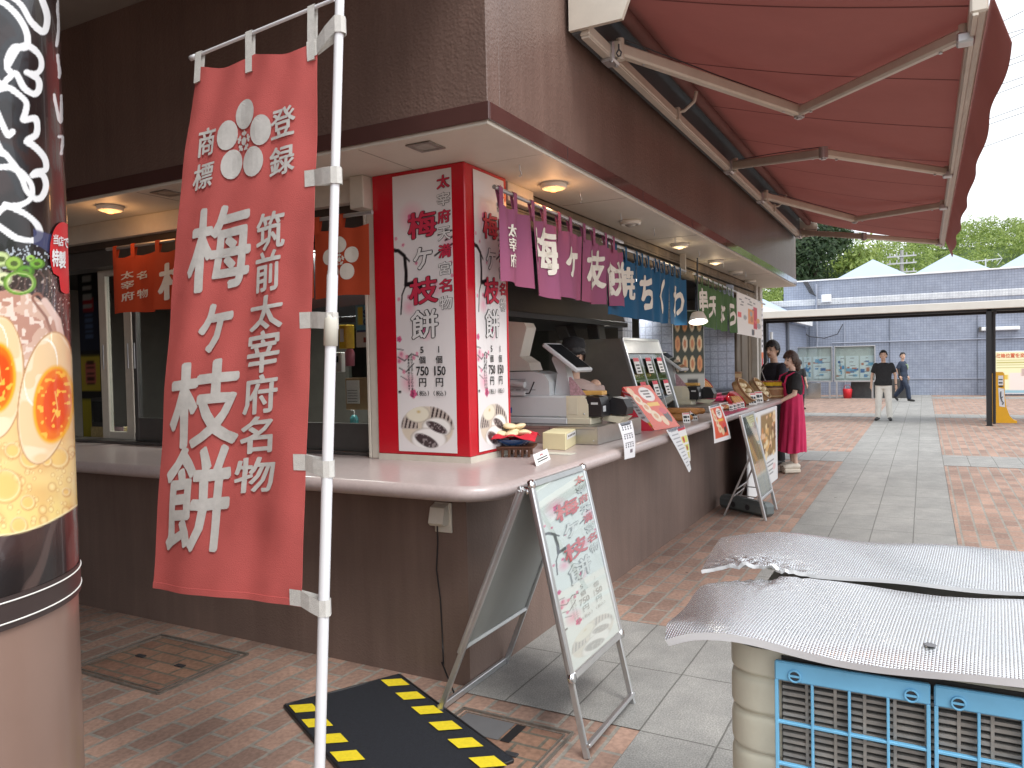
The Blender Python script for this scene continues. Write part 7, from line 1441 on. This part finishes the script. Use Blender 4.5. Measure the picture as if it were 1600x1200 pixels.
def torso(P, s, k, yw, ease=.016, low=-.03, neck=True):
    hm = P['hipL'].lerp(P['hipR'], .5); return ('f', [(hm+V(0, 0, low*k), .17*s+ease, .115*s+ease, yw), (hm+V(0, 0, .08*k), .17*s+ease, .118*s+ease, yw), (P['waist'], .145*s+ease*1.3, .105*s+ease*1.3, yw), (P['chest'], .172*s+ease, .122*s+ease, yw), (P['shL'].lerp(P['shR'], .5)+V(0, 0, .01*k), .150*s+ease, .085*s+ease, yw), (P['shL'].lerp(P['shR'], .5)+V(0, 0, .045*k), .10*s, .075*s, yw), (P['neck']+V(0, 0, -.02*k), .07*s, .068*s, yw)])
def sleeve(P, q, s, to=.6, ease=.014):
    a, b = P['sh'+q], P['el'+q]; return ('t', a+(b-a)*.04, a+(b-a)*to, .050*s+ease, .047*s+ease)
def leg_(P, q, s, ease=.016, hem=.02):
    a = P['ank'+q]; return [('c', P['hip'+q]+V(0, 0, .0), P['knee'+q], .082*s+ease, .058*s+ease), ('t', P['knee'+q], a+V(0, 0, -hem), .058*s+ease, .046*s+ease), ('e', P['knee'+q], (.058*s+ease,)*3)]
def shoe(t, P, q, k, mt, hgt=0, name='shoe', fat=1.):
    a, b = P['ank'+q], P['toe'+q]; z0 = min(a.z, b.z); m = fuse([('c', a+V(0, 0, -.03*k), b, .046*k*fat, .037*k*fat), ('c', a+(a-b).normalized()*.03*k+V(0, 0, -.045*k), b.lerp(a, .2)+V(0, 0, -.005*k), .040*k*fat, .042*k*fat)], .008, 3)
    zb_ = t.location.z+.002
    for i, v in enumerate(m.v):
        if v.z < zb_ and hgt == 0: m.v[i].z = zb_
    m.build(name, mt, t)
# man in a black T-shirt standing on the path
loc = az(1381, 657); loc.z = .004; H = 1.70
t, P, Hd, hr, k, s, W, Rz = person('man in a black T-shirt and off-white trousers standing on the grey path facing us', tuple(loc), H, -.05, dict(elL=(-.265, .03, 1.14), wrL=(-.275, -.06, .90), elR=(.265, .03, 1.14), wrR=(.285, -.05, .89), ankL=(-.135, .02, .085), toeL=(-.17, -.14, .03), ankR=(.135, .02, .085), toeR=(.17, -.14, .03), hipL=(-.09, 0, .9), hipR=(.09, 0, .9), kneeL=(-.115, -.02, .49), kneeR=(.115, -.02, .49)), M_skin)
hair_cap(t, Hd, hr, k, M_hair, .078, -.05, .035)
fuse([torso(P, s*1.06, k, -.05, .02, -.02), sleeve(P, 'L', s, .75, .018), sleeve(P, 'R', s, .75, .018), ('e', P['shL'], (.062, .062, .058)), ('e', P['shR'], (.062, .062, .058))], .011, 5).build('t_shirt', M_tee, t)
fuse(leg_(P, 'L', s, .02)+leg_(P, 'R', s, .02)+[('f', [(P['hipL'].lerp(P['hipR'], .5)+V(0, 0, -.10*k), .155*s, .10*s, -.05), (P['hipL'].lerp(P['hipR'], .5)+V(0, 0, .09*k), .172*s, .12*s, -.05)])], .011, 4).build('trousers', M_chino, t)
for q in 'LR': shoe(t, P, q, k, M_shoe)
m = MB(); a = P['wrR']; d = (P['wrR']-P['elR']).normalized(); m.tube([a-d*.02, a], .032, 12); m.build('wristwatch', M_darkmetal, t)
# man in navy workwear walking to the right
loc = az(1411, 627.5); loc.z = .004; H = 1.66; fc = 1.25
t, P, Hd, hr, k, s, W, Rz = person('man in navy workwear and lanyard walking past behind the black T-shirt man', tuple(loc), H, fc, dict(hipL=(-.09, 0, .89), hipR=(.09, 0, .89), kneeL=(-.09, -.19, .50), ankL=(-.09, -.24, .10), toeL=(-.09, -.40, .045), kneeR=(.09, .05, .50), ankR=(.09, .30, .19), toeR=(.09, .22, .05), elL=(-.24, .12, 1.14), wrL=(-.235, .02, .92), elR=(.24, .06, 1.13), wrR=(.25, -.06, .91)), M_skin, head_turn=-.75)
hair_cap(t, Hd, hr, k, M_hair, .085, -.04, .05)
fuse([torso(P, s, k, fc, .024, -.04), sleeve(P, 'L', s, .8, .02), sleeve(P, 'R', s, .8, .02), ('e', P['shL'], (.062, .062, .058)), ('e', P['shR'], (.062, .062, .058))], .011, 5).build('work_shirt', M_navy, t)
fuse([('t', P['elR']+(P['shR']-P['elR'])*.3, P['wrR'], .05, .038), ('t', P['elL']+(P['shL']-P['elL'])*.3, P['wrL'], .05, .038)], .010, 2).build('black_undersleeve', M_tee, t)
fuse(leg_(P, 'L', s, .024, 0)+leg_(P, 'R', s, .024, 0)+[('f', [(P['hipL'].lerp(P['hipR'], .5)+V(0, 0, -.10*k), .155*s, .11*s, fc), (P['hipL'].lerp(P['hipR'], .5)+V(0, 0, .09*k), .17*s, .12*s, fc)])], .011, 4).build('trousers', M_navy, t)
for q in 'LR': shoe(t, P, q, k, M_shoe)
m = MB(); c = P['chest']; f = Rz @ V(0, -1, 0); m.tube([P['neck']+Rz @ V(-.06, .0, -.03), c+Rz @ V(-.05, -.155, .03), c+Rz @ V(0, -.165, -.12), c+Rz @ V(.05, -.155, .03), P['neck']+Rz @ V(.06, .0, -.03)], .007, 6); m.build('lanyard', mat('green_lanyard', (.35, .5, .2), .6), t)
# woman in a hot pink dress at the counter
loc = V(.40, 8.02, .004); H = 1.66; fc = -1.05
zsh = .055
t, P, Hd, hr, k, s, W, Rz = person('woman in a hot pink pinafore dress and black top reaching over the counter end', tuple(loc), H, fc, dict(ankL=(-.08, .03, .13), toeL=(-.09, -.12, .085), ankR=(.10, .0, .13), toeR=(.12, -.16, .085), kneeL=(-.09, .0, .51), kneeR=(.10, -.03, .51), shL=(-.165, .0, 1.40), shR=(.165, .0, 1.40), elL=(-.20, -.10, 1.17), wrL=(-.10, -.30, 1.05), elR=(.21, -.05, 1.15), wrR=(.13, -.29, 1.02), head=(0, -.02, 1.635), neck=(0, .01, 1.475)), M_skinl, True, head_turn=.28, head_tilt=.14)
hair_cap(t, Hd, hr, k, M_hairb, .045, -.10, -.05, ((Hd(0, .085, -.055), .055, .045, .075), (Hd(0, .10, -.12), .035, .03, .055)))
fuse([torso(P, s, k, fc, .02, .0), sleeve(P, 'L', s, .78, .026), sleeve(P, 'R', s, .78, .032), ('e', P['shL'], (.068, .068, .06)), ('e', P['shR'], (.068, .068, .06)), ('t', P['neck']+V(0, 0, -.05), P['neck']+V(0, 0, .01), .07, .06)], .010, 4).build('black_top', M_tee, t)
def skirt(u, v):
    a = 2*math.pi*u; top, bot = 1.17*k, .30*k; z = loc.z+top+(bot-top)*v; rx = (.155+.045*v**.8+.02*math.sin(v*3)); ry = (.125+.05*v**.8)
    fo = 1+.075*v**.7*math.sin(a*11+3*v)+.05*v*math.sin(a*5+1)+.02*math.sin(a*23)*v; p = V(rx*fo*math.cos(a), ry*fo*math.sin(a)-.01*v, 0)*k*1.06
    return loc+Rz @ p+V(0, 0, z-loc.z+.012*math.sin(a*3)*v)
m = MB(); m.grid(lambda u, v: skirt(1-u, v), 120, 30); m.grid(lambda u, v: skirt(u, v)*.985+V(loc.x, loc.y, skirt(u, v).z)*.015, 60, 10); sk = m.build('pinafore_skirt', M_pink, t)
m = MB(); m.slab(lambda u, v: P['chest']+Rz @ (V((u-.5)*.25, -.150-.012*math.cos((u-.5)*3)-.004+.02*v, .03-.20*v)*k), 10, 8, -.006)
for sg in (-1, 1): m.tube([P['chest']+Rz @ (V(sg*.115, -.158, .02)*k), P['chest']+Rz @ (V(sg*.125, -.125, .13)*k), P['chest']+Rz @ (V(sg*.12, -.02, .175)*k), P['chest']+Rz @ (V(sg*.10, .10, .12)*k), P['chest']+Rz @ (V(sg*.06, .145, -.02)*k), P['waist']+Rz @ (V(sg*.05, .14, .08)*k)], .013, 8)
m.build('pinafore_bib', M_pink, t)
for q in 'LR':
    shoe(t, P, q, k, M_cshoe, 1, fat=1.12); a, b = P['ank'+q], P['toe'+q]; m = MB(); d = V(b.x-a.x, b.y-a.y, 0); m.bar(V(a.x, a.y, loc.z+.030)-d*.35, V(b.x, b.y, loc.z+.030)+d*.22, .105*k, .058, bev=.02); m.build('platform_sole', M_cshoe, t)
# man beside her
loc = V(.04, 8.72, .004); H = 1.83; fc = -.75
t, P, Hd, hr, k, s, W, Rz = person('man in a dark patterned shirt with a shoulder strap, behind the woman in pink', tuple(loc), H, fc, dict(elR=(.235, -.06, 1.15), wrR=(.14, -.26, 1.08), head=(0, -.02, 1.63)), M_skin, head_turn=.25, head_tilt=.10)
hair_cap(t, Hd, hr, k, M_hair, .052, -.09, -.0)
fuse([torso(P, s, k, fc, .024, -.06), sleeve(P, 'L', s, .85, .02), sleeve(P, 'R', s, .85, .02), ('e', P['shL'], (.062, .062, .058)), ('e', P['shR'], (.062, .062, .058))], .011, 4).build('patterned_shirt', M_dkprint, t)
fuse(leg_(P, 'L', s, .022)+leg_(P, 'R', s, .022)+[('f', [(P['hipL'].lerp(P['hipR'], .5)+V(0, 0, -.10*k), .155*s, .105*s, fc), (P['hipL'].lerp(P['hipR'], .5)+V(0, 0, .09*k), .17*s, .12*s, fc)])], .012, 3).build('trousers', M_dkpant, t)
for q in 'LR': shoe(t, P, q, k, M_shoe)
m = MB(); c = P['chest']; m.tube([P['shL']+Rz @ V(.03, -.0, .075), c+Rz @ V(-.08, -.152, .06), c+Rz @ V(.04, -.165, -.12), P['waist']+Rz @ V(.14, -.13, -.06)], .008, 6); m.build('bag_strap', M_palel, t)
# far person in black by the notice case
loc = az(1237, 630); loc = V(loc.x-.02, loc.y-2.0, .004); loc = ay(1249, 600, 21.5); loc.z = .004
t, P, Hd, hr, k, s, W, Rz = person('person in black seen from behind, reading the notice case beyond the woman in pink', tuple(loc), 1.50, 2.7, {}, M_skin, voxel=.014, hands=True)
hair_cap(t, Hd, hr, k, M_hair, .05, -.09, -.03)
fuse([torso(P, s, k, 2.7, .024, -.06), sleeve(P, 'L', s, .9, .02), sleeve(P, 'R', s, .9, .02), ('e', P['shL'], (.062, .062, .058)), ('e', P['shR'], (.062, .062, .058))], .013, 4).build('black_shirt', M_tee, t)
fuse(leg_(P, 'L', s, .022)+leg_(P, 'R', s, .022), .013, 3).build('trousers', M_dkpant, t)
for q in 'LR': shoe(t, P, q, k, M_shoe)
# shop worker behind the register
loc = V(-1.12, 3.05, .012); h_ = ad(896, 556, 6.1); loc = V(h_.x, h_.y, .012); H = h_.z+.10; fc = .6
t, P, Hd, hr, k, s, W, Rz = person('shop worker in a dark cap and white mask, half hidden behind the nearer register', tuple(loc), H, fc, dict(elL=(-.23, -.02, 1.14), wrL=(-.17, -.22, 1.02), elR=(.23, -.02, 1.14), wrR=(.17, -.22, 1.02)), M_skin, head_tilt=.2, head_turn=-.0)
hair_cap(t, Hd, hr, k, M_hair, .03, -.09, -.03)
fuse([torso(P, s, k, fc, .022, -.05), sleeve(P, 'L', s, .95, .02), sleeve(P, 'R', s, .95, .02)], .011, 4).build('pale_shirt', mat('pale_pink_shirt', (.5, .38, .34), .8, 0, .1), t)
m = MB(); m.slab(lambda u, v: P['chest']+Rz @ (V((u-.5)*.26, -.165, .02-.6*v)*k), 6, 8, -.006); m.build('red_apron', M_redp, t)
m = MB(); m.lathe([(.093*k, -.0), (.097*k, .04*k), (.085*k, .09*k), (0, .115*k)], Hd(0, .01, .05), 24, axis=hr @ V(0, 0, 1)); m.slab(lambda u, v: Hd((u-.5)*.15, -.08-.06*v*math.sin(math.pi*u), .055-.01*v), 10, 4, .004); m.build('cap', M_tee, t)
m = MB(); m.grid(lambda u, v: Hd(.062*math.sin((u-.5)*2.8), -.03-.078*math.cos((u-.5)*2.2), -.015-.075*v), 12, 6); o = m.build('mask', M_paper, t)
